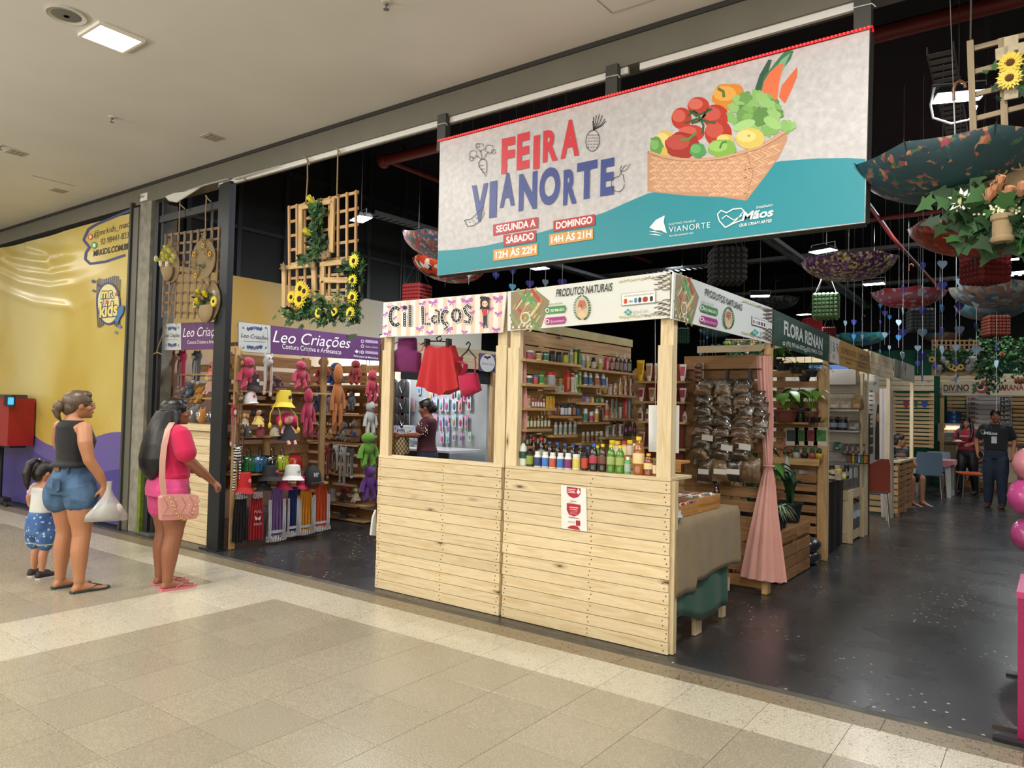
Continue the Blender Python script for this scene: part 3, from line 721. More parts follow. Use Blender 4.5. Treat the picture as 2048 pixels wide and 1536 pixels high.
a.poly(BB([(1520,260),(1590,170),(1620,138),(1655,140),(1640,180),(1590,240),(1545,330),(1500,345)]),'#3f7a52')
a.poly(BB([(1560,240),(1600,180),(1640,150),(1600,240),(1570,275)]),'#7ab08a',1)
a.poly(BB([(1505,345),(1520,280),(1545,240),(1580,205),(1610,200),(1590,280),(1580,365),(1540,360)]),'#e2734a')
a.poly(BB([(1588,350),(1600,300),(1640,250),(1672,212),(1670,260),(1640,330),(1615,380)]),'#dd6a40')
def veg(x,y,rx,ry,h,hi,k=0,amp=0,ang=0):
 X,Y=B(x,y);a.blob(X,Y,rx/2.2756,ry/2.2756,h,20,ang,k,amp)
 a.blob(X-rx*.12/1,Y-ry*.1,rx*.3,ry*.26,hi,10,ang)
veg(1070,560,50,58,'#d9bb58','#e8d48a');veg(1362,348,78,60,'#d98a30','#e8a850',5,.08);veg(1300,440,60,55,'#b8352a','#c9564a')
veg(1145,448,46,50,'#bb3528','#d06052');veg(1222,392,50,42,'#c03a2c','#d66a5a');veg(1312,515,62,62,'#b23226','#c85244');veg(1190,515,60,38,'#bf3a2c','#d26252')
for q_ in([(1170,440),(1200,415),(1230,430),(1285,405)],[(1160,470),(1215,450),(1250,460),(1300,470)],[(1200,410),(1225,440),(1245,480),(1240,520)],[(1180,410),(1215,440)],[(1255,430),(1225,460),(1190,470)],[(1270,400),(1240,445)]):
 a.line(BB(q_),4.5,'#3c5a34',0)
a.line(BB([(1310,312),(1335,325),(1338,352)]),6,'#5a7a30')
veg(1150,570,80,60,'#a32c26','#bd4a40',6,.06);a.line(BB([(1140,545),(1175,545),(1212,512)]),5,'#5c8a3a')
veg(1030,575,28,45,'#5f9a4a','#7fb464');a.line(BB([(1005,540),(1045,545),(1062,580)]),4,'#5c9a50')
for k in range(46):
 u,v=RND.uniform(-1,1),RND.uniform(-1,1)
 if u*u+v*v>1:continue
 X,Y=B(1490+u*165,428+v*78+u*22)
 a.blob(X,Y,RND.uniform(10,17),RND.uniform(8,13),RND.choice(['#7fae5e','#6c9c50','#93c074','#5d8c48','#86b868']),16,RND.uniform(0,90),RND.choice((5,7)),.18)
a.blob(*B(1430,480),24,10,'#a6cf86',12,-20);a.blob(*B(1560,470),20,10,'#9cc87c',12,30)
veg(1458,540,66,48,'#d8c160','#e6d488');veg(1345,545,40,25,'#d4bb5a','#e4d080');veg(1330,585,64,42,'#7fb24a','#9cc868',5,.06);veg(1220,595,36,34,'#4f9a52','#6cb06a',5,.08)
a.line(BB([(1320,585),(1330,560),(1350,555)]),4,'#4f7a34');a.blob(*B(1452,528),3,2,'#a8923a')
a.line(BB([(1000,600),(1060,622),(1130,634),(1230,637),(1330,628),(1420,604),(1500,580),(1570,540),(1618,508)]),5,'#cf9f7c')
for ch,x0,y0,x1,y1,h in(('F',325,694,385,684,146),('E',395,676,452,664,148),('I',470,672,498,668,138),('R',514,642,582,630,130),('A',595,624,680,606,152)):
 a.text(ch,B(x0,y0),B(x1,y1),h/2.2756,'#cf3440',.045,0)
for ch,x0,y0,x1,y1,h in(('V',188,912,262,900,150),('I',270,893,303,888,150),('A',318,848,386,834,136),('N',404,862,486,848,152),('O',497,840,592,822,150),('R',607,836,668,824,145),('T',668,812,760,796,152),('E',776,794,838,784,150)):
 a.text(ch,B(x0,y0),B(x1,y1),h/2.2756,'#3b4a8c',.045,0)
INK='#1d1c22'
a.line(BB([(222,650),(232,636),(250,634),(260,646),(258,690),(256,714),(240,690),(224,668),(222,650)]),1.2,INK)
for q_ in((228,664,246,660),(232,680,250,678),(240,696,254,692)):a.line(BB([q_[:2],q_[2:]]),.8,INK,0)
for(x,y,r)in((230,580,18),(198,612,18),(272,588,20),(290,600,10),(190,632,10),(218,572,10)):
 X,Y=B(x,y);a.line([(X+r/2.3*(1+.22*sin(5*t_*.55))*cos(t_*.55),Y+r/2.3*(1+.22*sin(5*t_*.55))*sin(t_*.55))for t_ in range(12)],.9,INK,0)
for q_ in([(240,636),(232,600),(228,590)],[(238,636),(215,620),(205,616)],[(244,634),(258,610),(268,600)]):a.line(BB(q_),1,INK,0)
X,Y=B(742,550);a.line([(X+13.5*cos(t_*.4)-3*sin(t_*.4),Y+21*sin(t_*.4)+3*cos(t_*.4))for t_ in range(17)],1.2,INK)
for r_ in range(5):
 for c_ in range(4):x,y=722+c_*13-r_*1.5,522+r_*14;a.line(BB([(x,y),(x+4,y+5),(x+9,y-1)]),.8,INK,0)
for dx,dy in((-5,-58),(8,-66),(22,-70),(36,-66),(48,-50),(-8,-40),(52,-40)):a.line(BB([(745,502),(745+dx*.7+4,500+dy*.5),(750+dx,500+dy)]),1.3,INK,0)
X,Y=B(856,748);a.line([(X+13*cos(t_*.4),Y+15*sin(t_*.4))for t_ in range(13)]+BB([(862,712),(868,700),(880,705),(886,740)]),1.1,INK)
a.line(BB([(872,700),(866,680),(874,664)]),1.3,INK,0);a.line(BB([(870,690),(892,686),(914,656),(888,664),(870,690)]),1,INK,0)
a.line(BB([(158,912),(190,905),(245,850),(248,880),(230,915),(200,936),(172,940),(158,912)]),1.2,INK)
for q_ in((180,918),(196,912),(212,900),(226,884),(205,922)):a.line(BB([q_,(q_[0]+3,q_[1]+5)]),1.2,INK,0)
for q_,h,tx,tb,th in(([(289,932),(494,897),(494,947),(289,982)],'#b42f38','SEGUNDA A',(302,968,482,938),30),([(335,980),(484,957),(484,1008),(336,1032)],'#b42f38','SÁBADO',(348,1018,474,998),30),
 ([(290,1047),(492,1018),(491,1070),(290,1098)],'#d59a4c','12H ÀS 22H',(300,1086,484,1058),30),([(563,915),(752,884),(752,934),(563,964)],'#b42f38','DOMINGO',(575,952,740,924),30),([(544,976),(744,948),(744,998),(544,1028)],'#d59a4c','14H ÀS 21H',(553,1016,736,988),30)):
 a.poly(BB(q_),h);a.text(tx,B(tb[0],tb[1]),B(tb[2],tb[3]),th/2.2756,'#f2eeee',.03)
Wt='#eef4f4'
a.poly(BB([(1000,945),(1030,910),(1070,890),(1065,920),(1080,972),(1050,958),(1025,958)]),Wt)
a.poly(BB([(997,962),(1025,962),(1065,975),(1030,968)]),Wt,0);a.poly(BB([(995,975),(1030,974),(1055,982),(1025,980)]),Wt,0)
a.text('SHOPPING MANAUS',B(1088,936),B(1208,919),4,Wt,0,0,1.2);a.text('VIANORTE',B(1089,968),B(1276,945),11,Wt,0,0,1.2);a.text('Sua vida passa por aqui.',B(1090,988),B(1202,972),4,Wt,0,.2)
hp=[(1345,945),(1318,915),(1310,885),(1325,868),(1352,878),(1380,862),(1418,858),(1440,880),(1425,910),(1385,925),(1345,945)]
a.line(BB(hp),2.6,Wt);a.line(BB([(1330,905),(1350,890),(1385,912),(1420,890)]),2.2,Wt);a.line(BB([(1350,943),(1395,912),(1430,870)]),1.6,Wt,0)
a.text('Mãos',B(1420,914),B(1560,892),16,Wt,.03,.25);a.text('Instituto',B(1487,860),B(1560,848),6,Wt,0,.2);a.text('QUE CRIAM ARTES',B(1408,942),B(1556,920),5.5,Wt,.02,.2)
a.done('printed_artwork',BN)
# ================================================================ HANGING DECORATION
def pattern(name,cols,sc,rough=.6,base=None,mask=None,rings=None):
 m,t=new(name);c=t.coord()
 x=t.n('TexVoronoi');x.inputs['Scale'].default_value=sc;t.l(c,x.inputs[0])
 sep=t.n('SeparateColor');t.l(x.outputs['Color'],sep.inputs[0])
 r=t.n('ValToRGB');t.l(sep.outputs[0],r.inputs[0]);e=r.color_ramp.elements;r.color_ramp.interpolation='CONSTANT'
 while len(e)<len(cols):e.new(.5)
 for i,(q_,h)in enumerate(zip(e,cols)):q_.position=i/len(cols);q_.color=rgb(h)
 col=r.outputs[0]
 if base:
  nz=t.noise(c,mask or 4,4,.8);col=t.mix(t.ramp(nz,[(.53,0.0),(.58,1.0)]),base,col)
 if rings:
  ln=t.n('VectorMath',operation='LENGTH');mp=t.n('Mapping');mp.inputs['Scale'].default_value=(1,1,0);t.l(c,mp.inputs[0]);t.l(mp.outputs[0],ln.inputs[0])
  rg_=t.ramp(ln.outputs['Value'],[(p_,h)for p_,h in rings]);col=t.mix(.55,rg_,col)
 t.col(col);t.b.inputs['Roughness'].default_value=rough;return m
def umb_mesh():
 R_,H_=.5,.24;rs=[]
 NR,NS=7,32
 def surf(off):
  out=[]
  for j in range(NR+1):
   s=max(j/NR,.02);ring=[]
   for i in range(NS):
    f=(i%4)/4;sag=1-.045*sin(pi*f)*s;rad=R_*sin(s*pi/2*.92)/sin(pi/2*.92)*sag
    z=H_*(1-cos(s*pi/2*.92))/(1-cos(pi/2*.92))-.018*sin(pi*f)*s*s
    ring.append((rad*cos(tau*i/NS),rad*sin(tau*i/NS),z-H_+off))
   out.append(ring)
  return out
 return MB().rings(surf(0)+surf(.003)[::-1],False)
UMB=umb_mesh().mesh('canopy',[BLACK],50)
def rib_mesh():
 pts=[]
 for j in range(8):
  s=.03+.98*j/7;pts.append((.5*sin(min(s,1)*pi/2*.92)/sin(pi/2*.92)+(.008 if j==7 else 0),0,.24*(1-cos(s*pi/2*.92))/(1-cos(pi/2*.92))-.24+.007))
 return MB().tube(pts,.003,4)
RIB=rib_mesh().mesh('rib',[DKMETAL])
SHAFT=MB().tube([(0,0,-.29),(0,0,.3)],.005,6).mesh('shaft',[GREYM]);FER=MB().lathe([(.002,-.33),(.006,-.3),(.012,-.245),(.002,-.24)],8).mesh('ferrule',[DKMETAL])
HOOK=MB().tube([(0,0,.3),(0,0,.36),(.01,0,.39),(.035,0,.4),(.055,0,.385),(.058,0,.36)],.009,8).mesh('handle',[M('#6e4a28',.4)])
def umbrella(px,rim,wpx,lb,mat,D=1.0,tilt=(0,0),wire=1.2,handle=True):
 t_=F_PX*D/wpx;c=atd(px,rim,t_)
 T=thing('umbrella',lb,'umbrella',c,(tilt[0],tilt[1],RND.uniform(0,.6)),'upside down umbrellas hung under the hall ceiling',D)
 ob('canopy',UMB,[mat],T)
 for k in range(8):ob('rib',RIB,[DKMETAL],T,rot=(0,0,k*pi/4))
 ob('shaft',SHAFT,[GREYM],T);ob('ferrule',FER,[DKMETAL],T)
 if handle:ob('handle',HOOK,[M('#6e4a28',.4)],T)
 ob('hanging_wire',MB().tube([(0,0,.29),(0,0,max(.4,(HALL_Z-c.z)/D))],.0025,4),GREYM,T)
 return T
umbrella(1912,312,372,'large teal floral umbrella hung upside down beside the flower trellis',pattern('teal_floral',['#2b4a50','#c9745a','#b64a5a','#e0a070','#22383e','#5a7a4a','#2f5560'],30,.5,base='#2a4a52',mask=11,rings=[(.0,'#7a5a48'),(.12,'#22383e'),(.3,'#355a62'),(.46,'#1c2c34')]),tilt=(.04,-.05))
umbrella(1955,452,250,'red and orange floral umbrella below the teal one',pattern('red_floral',['#a83a24','#8a2a22','#c4502a','#3a3a30','#d08050','#7a2018'],22,.5,rings=[(0,'#c4502a'),(.3,'#a8381e'),(.5,'#3c2c26')]),tilt=(.0,.05))
umbrella(1697,519,180,'purple umbrella with yellow and white squares',pattern('purple_squares',['#4a2a4a','#b0a060','#5a2a40','#8a5a9a','#d0c8a0','#3a2038','#6a3050'],34,.5))
umbrella(1817,583,138,'red umbrella with a pale flower border',pattern('red_border',['#b02830','#a82028','#b8303a','#c8ccd0','#a82028'],22,.5,rings=[(0,'#b01e28'),(.3,'#a81c26'),(.42,'#8a96a8'),(.49,'#a01820')]))
umbrella(1995,574,175,'pale blue and rose flowered umbrella below the red egg tray lantern',pattern('pale_floral',['#7a8a94','#8a6a60','#5a6a74','#a0a8a4','#a08068'],20,.5))
umbrella(1982,610,130,'teal umbrella with a floral rim behind the pale flowered one',pattern('teal_rim',['#4a7a80','#3f7078','#568a90','#8a6a70'],12,.5))
umbrella(1724,668,96,'turquoise and blue umbrella above the yellow stall sign',pattern('turquoise',['#3a9ac0','#4ab0c0','#2a7aa8','#68c0b0'],9,.45))
umbrella(1884,668,78,'sunset striped umbrella in front of the far trellis',pattern('sunset',['#d08a40','#e0b060','#5a8a98','#c0603a'],8,.5,rings=[(0,'#a84a3a'),(.2,'#d8a84a'),(.35,'#d8c890'),(.5,'#4a8a98')]))
umbrella(1551,597,92,'dark checked umbrella beside the flood lamp over the row signs',pattern('dark_check',['#3a3c3c','#6a6a64','#2c2e30'],22,.5))
umbrella(1434,658,74,'pale mint umbrella seen under the corner sign',pattern('mint',['#9ac8b8','#8ab8aa'],6,.5))
umbrella(892,478,178,'paisley umbrella at the left edge of the banner',pattern('paisley',['#7a6a70','#3a7a98','#b86a50','#c0a890','#5a5a90','#a84a5a'],34,.5),tilt=(0,.12))
umbrella(898,528,150,'orange red umbrella with black flower rim below the paisley one',pattern('orange_black',['#c03a1c','#b83418','#c84a2a','#2a2420','#d8c8b8'],14,.5),tilt=(0,.15))
umbrella(1402,646,60,'small orange brown umbrella beside the mint one',pattern('orange_brown',['#b0683a','#8a4a28'],14,.5),D=.9)
def egg_mesh():
 m=MB();s=.5;n=6
 m.box(-.44,.44,-.44,.44,-.44,.44)
 for ax in range(3):
  for sg in(-1,1):
   for i in range(n):
    for j in range(n):
     u,v,h=(-.5+(i+.5)/n)*.94,(-.5+(j+.5)/n)*.94,.075
     e=.5/n
     def P_(a_,b_,c_):
      q_=[0,0,0];q_[ax]=sg*c_;q_[(ax+1)%3]=a_;q_[(ax+2)%3]=b_*sg;return q_
     m.add([P_(u-e,v-e,.44),P_(u+e,v-e,.44),P_(u+e,v+e,.44),P_(u-e,v+e,.44),P_(u-e*.4,v-e*.4,.44+h),P_(u+e*.4,v-e*.4,.44+h),P_(u+e*.4,v+e*.4,.44+h),P_(u-e*.4,v+e*.4,.44+h)],
      [(0,1,5,4),(1,2,6,5),(2,3,7,6),(3,0,4,7),(4,5,6,7)])
 return m
EGG=egg_mesh().mesh('shell',[BLACK],25)
def lantern(px,py,wpx,lb,h,rz,size=.3,str_=.35):
 t_=F_PX*size*1.3/wpx;c=atd(px,py,t_)
 T=thing('egg_tray_lantern',lb,'lantern',c,(0,0,rz),'lanterns made of painted egg trays')
 ob('shell',EGG,[M(h,.75)],T,scale=size)
 for sx,sy in((-1,-1),(1,-1),(1,1),(-1,1)):
  ob('string',MB().tube([(sx*size*.4,sy*size*.4,size*.46),(0,0,size*.46+str_)],.002,4),GREYM,T)
 ob('hanging_wire',MB().tube([(0,0,size*.46+str_),(0,0,max(.6,HALL_Z-c.z))],.0025,4),GREYM,T)
lantern(1454,533,88,'black egg tray lantern hanging under the fair banner','#2c2b28',.5,.32)
lantern(1652,613,64,'green egg tray lantern over the green stall sign','#3d5a34',.2)
lantern(1970,534,86,'dark red egg tray lantern under the red floral umbrella','#7a2424',.75,.3)
lantern(834,592,58,'dark red egg tray lantern above the bow sign','#8a2222',.1)
lantern(1624,652,40,'small red egg tray lantern above the green stall sign','#a82c2c',.6)
lantern(1840,641,58,'black egg tray lantern beneath the red umbrella','#222324',.3)
lantern(1991,652,52,'brick red egg tray lantern at the right above the far wall','#7e3a28',.4)
lantern(1362,672,40,'dark green egg tray lantern behind the corner post','#1c3a28',.5)
lantern(1658,668,34,'farthest small red egg tray lantern behind the row signs','#701c20',.2)
def heart_outline(n=18):
 return[(.5*(16*sin(t_)**3)/16,.5*(13*cos(t_)-5*cos(2*t_)-2*cos(3*t_)-cos(4*t_))/15)for t_ in[tau*i/n for i in range(n)]]
HEART=MB().prism(heart_outline(),((0,0,0),(1,0,0),(0,0,1),(0,1,0)),.03).mesh('heart',[BLACK],30)
HC={'W':'#bcd8e6','B':'#2b78b4','V':'#35358c','G':'#7f96a8','L':'#5fb4dc'}
def garland(hs,lb,S=.115,top=None,tail=20,dist=None):
 """hs: (px, py, colour, drawn width px, full width px) of one string's hearts"""
 ww=max(h[4]for h in hs);t_=dist or F_PX*S/ww;p0=atd(hs[0][0],hs[0][1],t_)
 T=thing('heart_garland',lb,'garland',p0,(0,0,0),'strings of felt hearts')
 zl=atd(hs[-1][0],hs[-1][1]+tail,t_).z
 ob('string',MB().tube([(0,0,HALL_Z-p0.z),(0,0,zl-p0.z)],.0022,4),M('#c9ccd0',.6),T)
 for px,py,c_,dw,fw in hs:
  q_=atd(px,py,t_);a_=math.acos(min(1,dw/fw));s=fw/ww*S
  ob('heart',HEART,[M(HC[c_],.8)],T,loc=(0,0,q_.z-p0.z),rot=(0,0,-YAW*1+a_),scale=s)
 return T
def G(L,lb,**k):
 ws=max(h[2]for h in L[1:]if True)if False else None
 garland([(1380+L[0]/3.066,440+y/3.066,c_,w_/3.066,max(w_,L[1])/3.066)for y,c_,w_ in L[2]],lb,**k)
G((1197,40,[(300,'V',12),(435,'W',35),(573,'V',40),(705,'W',38)]),'heart string with four hearts hanging left of the red umbrella')
G((1308,58,[(290,'G',30),(423,'V',42),(565,'W',35),(692,'V',58),(832,'W',46)]),'heart string passing before the red umbrella, a white heart at its foot')
G((1428,58,[(280,'V',52),(425,'G',32),(555,'V',55),(692,'G',60),(832,'V',58),(970,'B',36)]),'heart string at the red umbrella whose lowest heart is bright blue')
G((1397,42,[(785,'G',42),(880,'V',40)]),'heart string with a grey and a violet heart low over the yellow sign')
G((1548,62,[(272,'G',62),(402,'V',62),(545,'B',50),(683,'V',50),(797,'W',50)]),'heart string with a large grey heart on top, right of the red umbrella')
G((1655,58,[(248,'V',35),(383,'W',56),(530,'V',58),(675,'G',60)]),'heart string at the left rim of the pale flowered umbrella')
G((1632,48,[(487,'G',35),(585,'V',20),(785,'G',48),(882,'V',42),(980,'B',36)]),'heart string before the far trellis with a blue heart at its foot')
G((1757,62,[(510,'W',60),(655,'V',50),(798,'G',62)]),'heart string right of the far trellis, white, violet and grey')
G((1880,60,[(780,'V',22),(882,'W',12)]),'heart string whose two hearts show edge on, before the hanging vines',tail=90)
G((1224,34,[(596,'B',32),(690,'V',22),(783,'W',28)]),'thin heart string behind the left of the red umbrella')
G((1280,44,[(628,'W',42),(722,'B',42)]),'heart string with one white and one blue heart under the red umbrella')
G((1167,34,[(525,'B',32),(627,'V',25),(722,'W',12),(808,'B',25)]),'heart string hanging at the right tip of the turquoise umbrella')
G((1112,34,[(600,'B',16),(787,'V',22)]),'heart string hanging above the turquoise umbrella')
G((1005,42,[(627,'V',40),(715,'B',38)]),'heart string before the turquoise umbrella, violet over blue')
G((953,40,[(632,'W',32)]),'heart string with a single white heart left of the turquoise umbrella')
G((1057,40,[(715,'G',30)]),'heart string with a single grey heart in the turquoise umbrella')
G((1505,44,[(495,'B',25),(893,'V',40)]),'heart string at the left edge of the far trellis')
k6=lambda L:[(1010+x/6.0235,540+y/6.0235,c_,w_/6.0235,max(w_,95)/6.0235)for x,y,c_,w_ in L]
garland(k6([(95,15,'V',80),(97,205,'L',85)]),'leftmost heart string above the capsule sign, light blue heart',S=.1)
garland(k6([(300,165,'V',105),(290,720,'V',70)]),'heart string above the capsule picture with one violet heart',S=.1)
garland(k6([(488,150,'W',75),(475,745,'V',100)]),'heart string over the capsule sign with a pale heart',S=.1)
garland(k6([(690,150,'V',115),(665,745,'V',115)]),'heart string over the capsule sign with two large violet hearts',S=.1)
garland([(992,551,'V',14,16),(988,532,'G',3,16)],'heart string under the left part of the banner, violet heart',S=.1)
garland([(938,549,'W',9,16)],'heart string at the left end of the banner bottom, white heart',S=.1)
k5=lambda L:[(1320+x/5.389,540+y/5.389,c_,w_/5.389,max(w_,42)/5.389)for x,y,c_,w_ in L]
garland(k5([(440,655,'L',38),(437,772,'V',36),(437,905,'L',42)]),'leftmost small heart string under the corner sign',S=.09)
garland(k5([(475,670,'B',34),(475,770,'L',18),(474,885,'V',36)]),'second small heart string under the corner sign',S=.09)
garland(k5([(508,730,'B',34),(503,885,'B',40)]),'third small heart string under the corner sign',S=.09)
garland(k5([(568,820,'L',40),(552,850,'B',38)]),'fourth small heart string under the corner sign',S=.09)
garland(k5([(600,840,'B',42),(632,835,'V',30)]),'fifth small heart string under the corner sign',S=.09)
FLOODS=[(722,438,52,'flood lamp behind the flower trellis left of the banner'),(1080,537,36,'flood lamp under the left part of the fair banner'),(1918,193,92,'big flood lamp above the teal floral umbrella'),
  (1646,502,50,'flood lamp above the purple squared umbrella'),(1748,568,40,'flood lamp between the purple and the red umbrella'),(1520,592,38,'flood lamp above the corner sign by the dark umbrella'),
  (1608,629,26,'small flood lamp over the green stall sign'),(2020,519,32,'flood lamp right of the red egg tray lantern'),(1796,618,22,'small flood lamp under the red umbrella'),(2050,604,22,'flood lamp at the right frame edge behind the pale umbrella')]
for i,(px,py,wpx,lb)in enumerate(FLOODS):
 S=.3;t_=F_PX*S/wpx;c=atd(px,py,t_)
 if c.z>HALL_Z-.4:c=CAM+(c-CAM)*((HALL_Z-.4-CAM.z)/(c.z-CAM.z))if c.z>CAM.z else c
 T=thing('flood_lamp',lb,'flood lamp',c,(0,0,.35*((i%3)-1)),'bright flood lamps hung under the hall ceiling',S)
 ob('housing',MB().rings([[(-.42,-.22,.16),(.42,-.22,.16),(.42,.22,.16),(-.42,.22,.16)],[(-.5,-.3,0),(.5,-.3,0),(.5,.3,0),(-.5,.3,0)]]),DKMETAL,T)
 ob('lit_glass',MB().box(-.46,.46,-.26,.26,-.02,.0),M('#f4f8ff',.4,emit=22),T)
 ob('bracket',MB().tube([(-.52,0,.04),(-.52,0,.3),(.52,0,.3),(.52,0,.04)],.02,5),GREYM,T)
 ob('hanging_wire',MB().tube([(0,0,.3),(0,0,max(.5,(HALL_Z-c.z)/S))],.01,4),GREYM,T)
 if i==2:ob('cable',MB().tube([(-.5,-.1,.2),(-.6,-.2,-.2),(-.55,-.2,-.5),(-.2,-.2,-.66),(.15,-.2,-.6),(.3,-.15,-.3)],.025,6),M('#dcdcd8',.4),T)
 area('flood_light',c+V((0,0,-.05)),45,.25,.15,COOL)
for x,y in((-3.2,4.5),(-3.6,1.6),(3,5),(3.5,10),(-4,9),(1.5,12.5),(.6,7.5),(2.5,9)):  # extra fills added to brighten the dim hall, without lamp bodies
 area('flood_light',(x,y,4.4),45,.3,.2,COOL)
# ================================================================ TRELLISES WITH FLOWERS
BURLAP=cloth('burlap','#8f7a58',weave=260,var=.35,b=.5)
BURLAPL=cloth('light_burlap','#a08a66',weave=260,var=.3,b=.4)
GRN=[M('#2a4a26',.6),M('#35602e',.55),M('#1f3a22',.6)]
def leaf_pts(L,w_,kind=0):
 if kind==0:return[(0,0),(.25*L,w_*.5),(.6*L,w_*.42),(L,0),(.6*L,-w_*.42),(.25*L,-w_*.5)]
 return[(0,0),(-.1*L,.4*w_),(.25*L,.35*w_),(.3*L,.75*w_),(.55*L,.3*w_),(L,0),(.55*L,-.3*w_),(.3*L,-.75*w_),(.25*L,-.35*w_),(-.1*L,-.4*w_)]
def foliage(c,r,n,L=.06,w_=.04,kind=1,rnd=None,flat=None):
 """bunch of n real leaves round c inside radii r"""
 rr=rnd or RND;m=MB();c=V(c)
 for k in range(n):
  p_=V([rr.gauss(0,.5)*q_ for q_ in r]);d=V((rr.uniform(-1,1),rr.uniform(-1,.3)if flat is None else flat,rr.uniform(-1,.8))).normalized()
  s=rr.uniform(.7,1.25);u=d;v_=u.cross(V((rr.uniform(-.5,.5),1,rr.uniform(-.5,.5)))).normalized();w3=u.cross(v_)
  P_=leaf_pts(L*s,w_*s,kind);nn=len(P_);m.mi=rr.randrange(3)
  m.add([c+p_+u*x+v_*y+w3*(-.25*abs(y))for x,y in P_],[tuple(range(nn))])
 return m
def sunflower(par,p_,r,nrm=(0,-1,0),pet='#e6c23a',disc='#2c1c10',name='sunflower',n=15):
 nrm=V(nrm).normalized();u=nrm.cross(V((0,0,1))).normalized();v_=nrm.cross(u);p_=V(p_)
 m=MB();off=RND.uniform(0,1)
 for ly,(rr_,z,k0)in enumerate(((1,0,0),(.85,.08,.5))):
  for k in range(n):
   a_=tau*(k+k0+off)/n;d=u*cos(a_)+v_*sin(a_);s=u*-sin(a_)+v_*cos(a_)
   m.add([p_+d*r*.25+nrm*r*z,p_+d*r*.6*rr_+s*r*.14+nrm*r*(z+.1),p_+d*r*rr_+nrm*r*(z+.02),p_+d*r*.6*rr_-s*r*.14+nrm*r*(z+.1)],[(0,1,2,3)])
 o=ob(name,m,M(pet,.6),par,world=True)
 q_=MB().ell((0,0,0),(r*.3,r*.3,r*.14),10,6);q_.xf(Matrix.Translation(p_+nrm*r*.1)@nrm.to_track_quat('Z','Y').to_matrix().to_4x4())
 ob('flower_disc',q_,M(disc,.9),o,world=True);return o
def rose(par,p_,r,h,nrm=(0,-.6,.8),name='rose',pt=None):
 nrm=V(nrm).normalized();mt=nrm.to_track_quat('Z','Y').to_matrix().to_4x4();m=MB()
 for ly in range(3):
  n=5;R_=r*(1-.25*ly)
  for k in range(n):
   a_=tau*(k+ly*.5)/n
   pr=[[(R_*(.25+.5*t_)*cos(a_+s),R_*(.25+.5*t_)*sin(a_+s),-r*.5+r*1.5*t_+ly*r*.1-(r*.5*t_*t_ if ly==0 else 0))for s in(-.55,0,.55)]for t_ in(0,.5,1)]
   m.rings(pr,False,False)
 m.ell((0,0,0),(r*.3,r*.3,r*.5),8,6)
 m.xf(Matrix.Translation(V(p_))@mt);return ob(name,m,M(h,.6),par,world=True)
def lath_grid(T,C4,nv,nh,ax,v,wd=.026,th=.014,mat=LATH,skipv=()):
 TL,TR,BL,BR=[at(*q_,ax,v)for q_ in C4]
 for i in range(nv):
  if i in skipv:continue
  f=i/(nv-1);plank('lath',TL.lerp(TR,f),BL.lerp(BR,f),wd,th,mat,T)
 for j in range(nh):
  f=(j+.12)/(nh-.3);a_,b_=TL.lerp(BL,f),TR.lerp(BR,f);e=(b_-a_).normalized()*.02
  plank('lath',a_-e+V((0,th,0)),b_+e+V((0,th,0)),wd,th,mat,T)
def rope(T,pts,ax='y',v=.05,r=.007):
 P_=[at(*q_,ax,v)for q_ in pts];ob('rope',MB().tube(P_,r,6),ROPE,T,world=True)
def oval(T,cx,cy,rx,ry,v,ang=0,mat=None,ropeon=True):
 pts=[(cx+rx*cos(tau*i/20)*cos(ang)-ry*sin(tau*i/20)*sin(ang),cy+rx*cos(tau*i/20)*sin(ang)+ry*sin(tau*i/20)*cos(ang))for i in range(20)]
 Q_=[at(*q_,'y',v)for q_ in pts];B_=[q_+V((0,.012,0))for q_ in Q_];n=20
 o=ob('burlap_oval',MB().add(Q_+B_,[tuple(range(n)),tuple(range(2*n-1,n-1,-1))]+[(i,n+i,n+(i+1)%n,(i+1)%n)for i in range(n)]),mat or BURLAP,T,world=True)
 if ropeon:ob('rope_edge',MB().tube(Q_+[Q_[0],Q_[1]],.006,5),ROPE,o,world=True)
 return o
def bowknot(T,px,py,v,r):
 c=at(px,py,'y',v);m=MB()
 for k in range(6):
  a_=tau*k/6+.3;m.tube([c,c+V((cos(a_-.3)*r*.7,-.01,sin(a_-.3)*r*.7)),c+V((cos(a_)*r,-.015,sin(a_)*r)),c+V((cos(a_+.3)*r*.7,-.01,sin(a_+.3)*r*.7)),c],.005,5)
 ob('burlap_bow',m,ROPE,T,world=True)
def swirl(m,px,py,v,r,n=5):
 c=at(px,py,'y',v)
 for k in range(n):
  a_=tau*k/n;m.tube([c+V((cos(a_+s)*r*q_,0,sin(a_+s)*r*q_))for s,q_ in((0,0),(-.3,.6),(-.15,1),(.15,1),(.3,.6),(0,0))],.004,4)
c1=lambda x,y:(x/4.2667,380+y/4.2667)
T1=thing('flower_trellis','wooden lath trellis with three burlap ovals in the window frame','trellis',at(380,460,'y',.0),group='rope hung lath trellises')
DL=wood('dark_lath','#806544','#5f472c',knots=False,bright=.1)
lath_grid(T1,[c1(1415,375),c1(1872,310),c1(1385,1090),c1(1835,1110)],9,9,'y',-.01,mat=DL)
for pts in([(360,400),(359,428),(358,466)],[(413,391),(411,425),(411,460)]):rope(T1,pts,v=-.03)
rope(T1,[(411,391),(417,399),(422,403)],v=-.03);rope(T1,[(359,408),(366,414),(370,418)],v=-.03)
rope(T1,[c1(1490,790),c1(1440,1080),c1(1390,1230),c1(1330,1395)],v=-.03,r=.006);rope(T1,[c1(1310,1400),c1(1345,1385),c1(1385,1405)],v=-.04,r=.006)
oval(T1,*c1(1445,630),19,37,-.035,-.12);oval(T1,*c1(1735,590),23,40,-.035,.1);oval(T1,*c1(1775,955),23,41,-.035,.12)
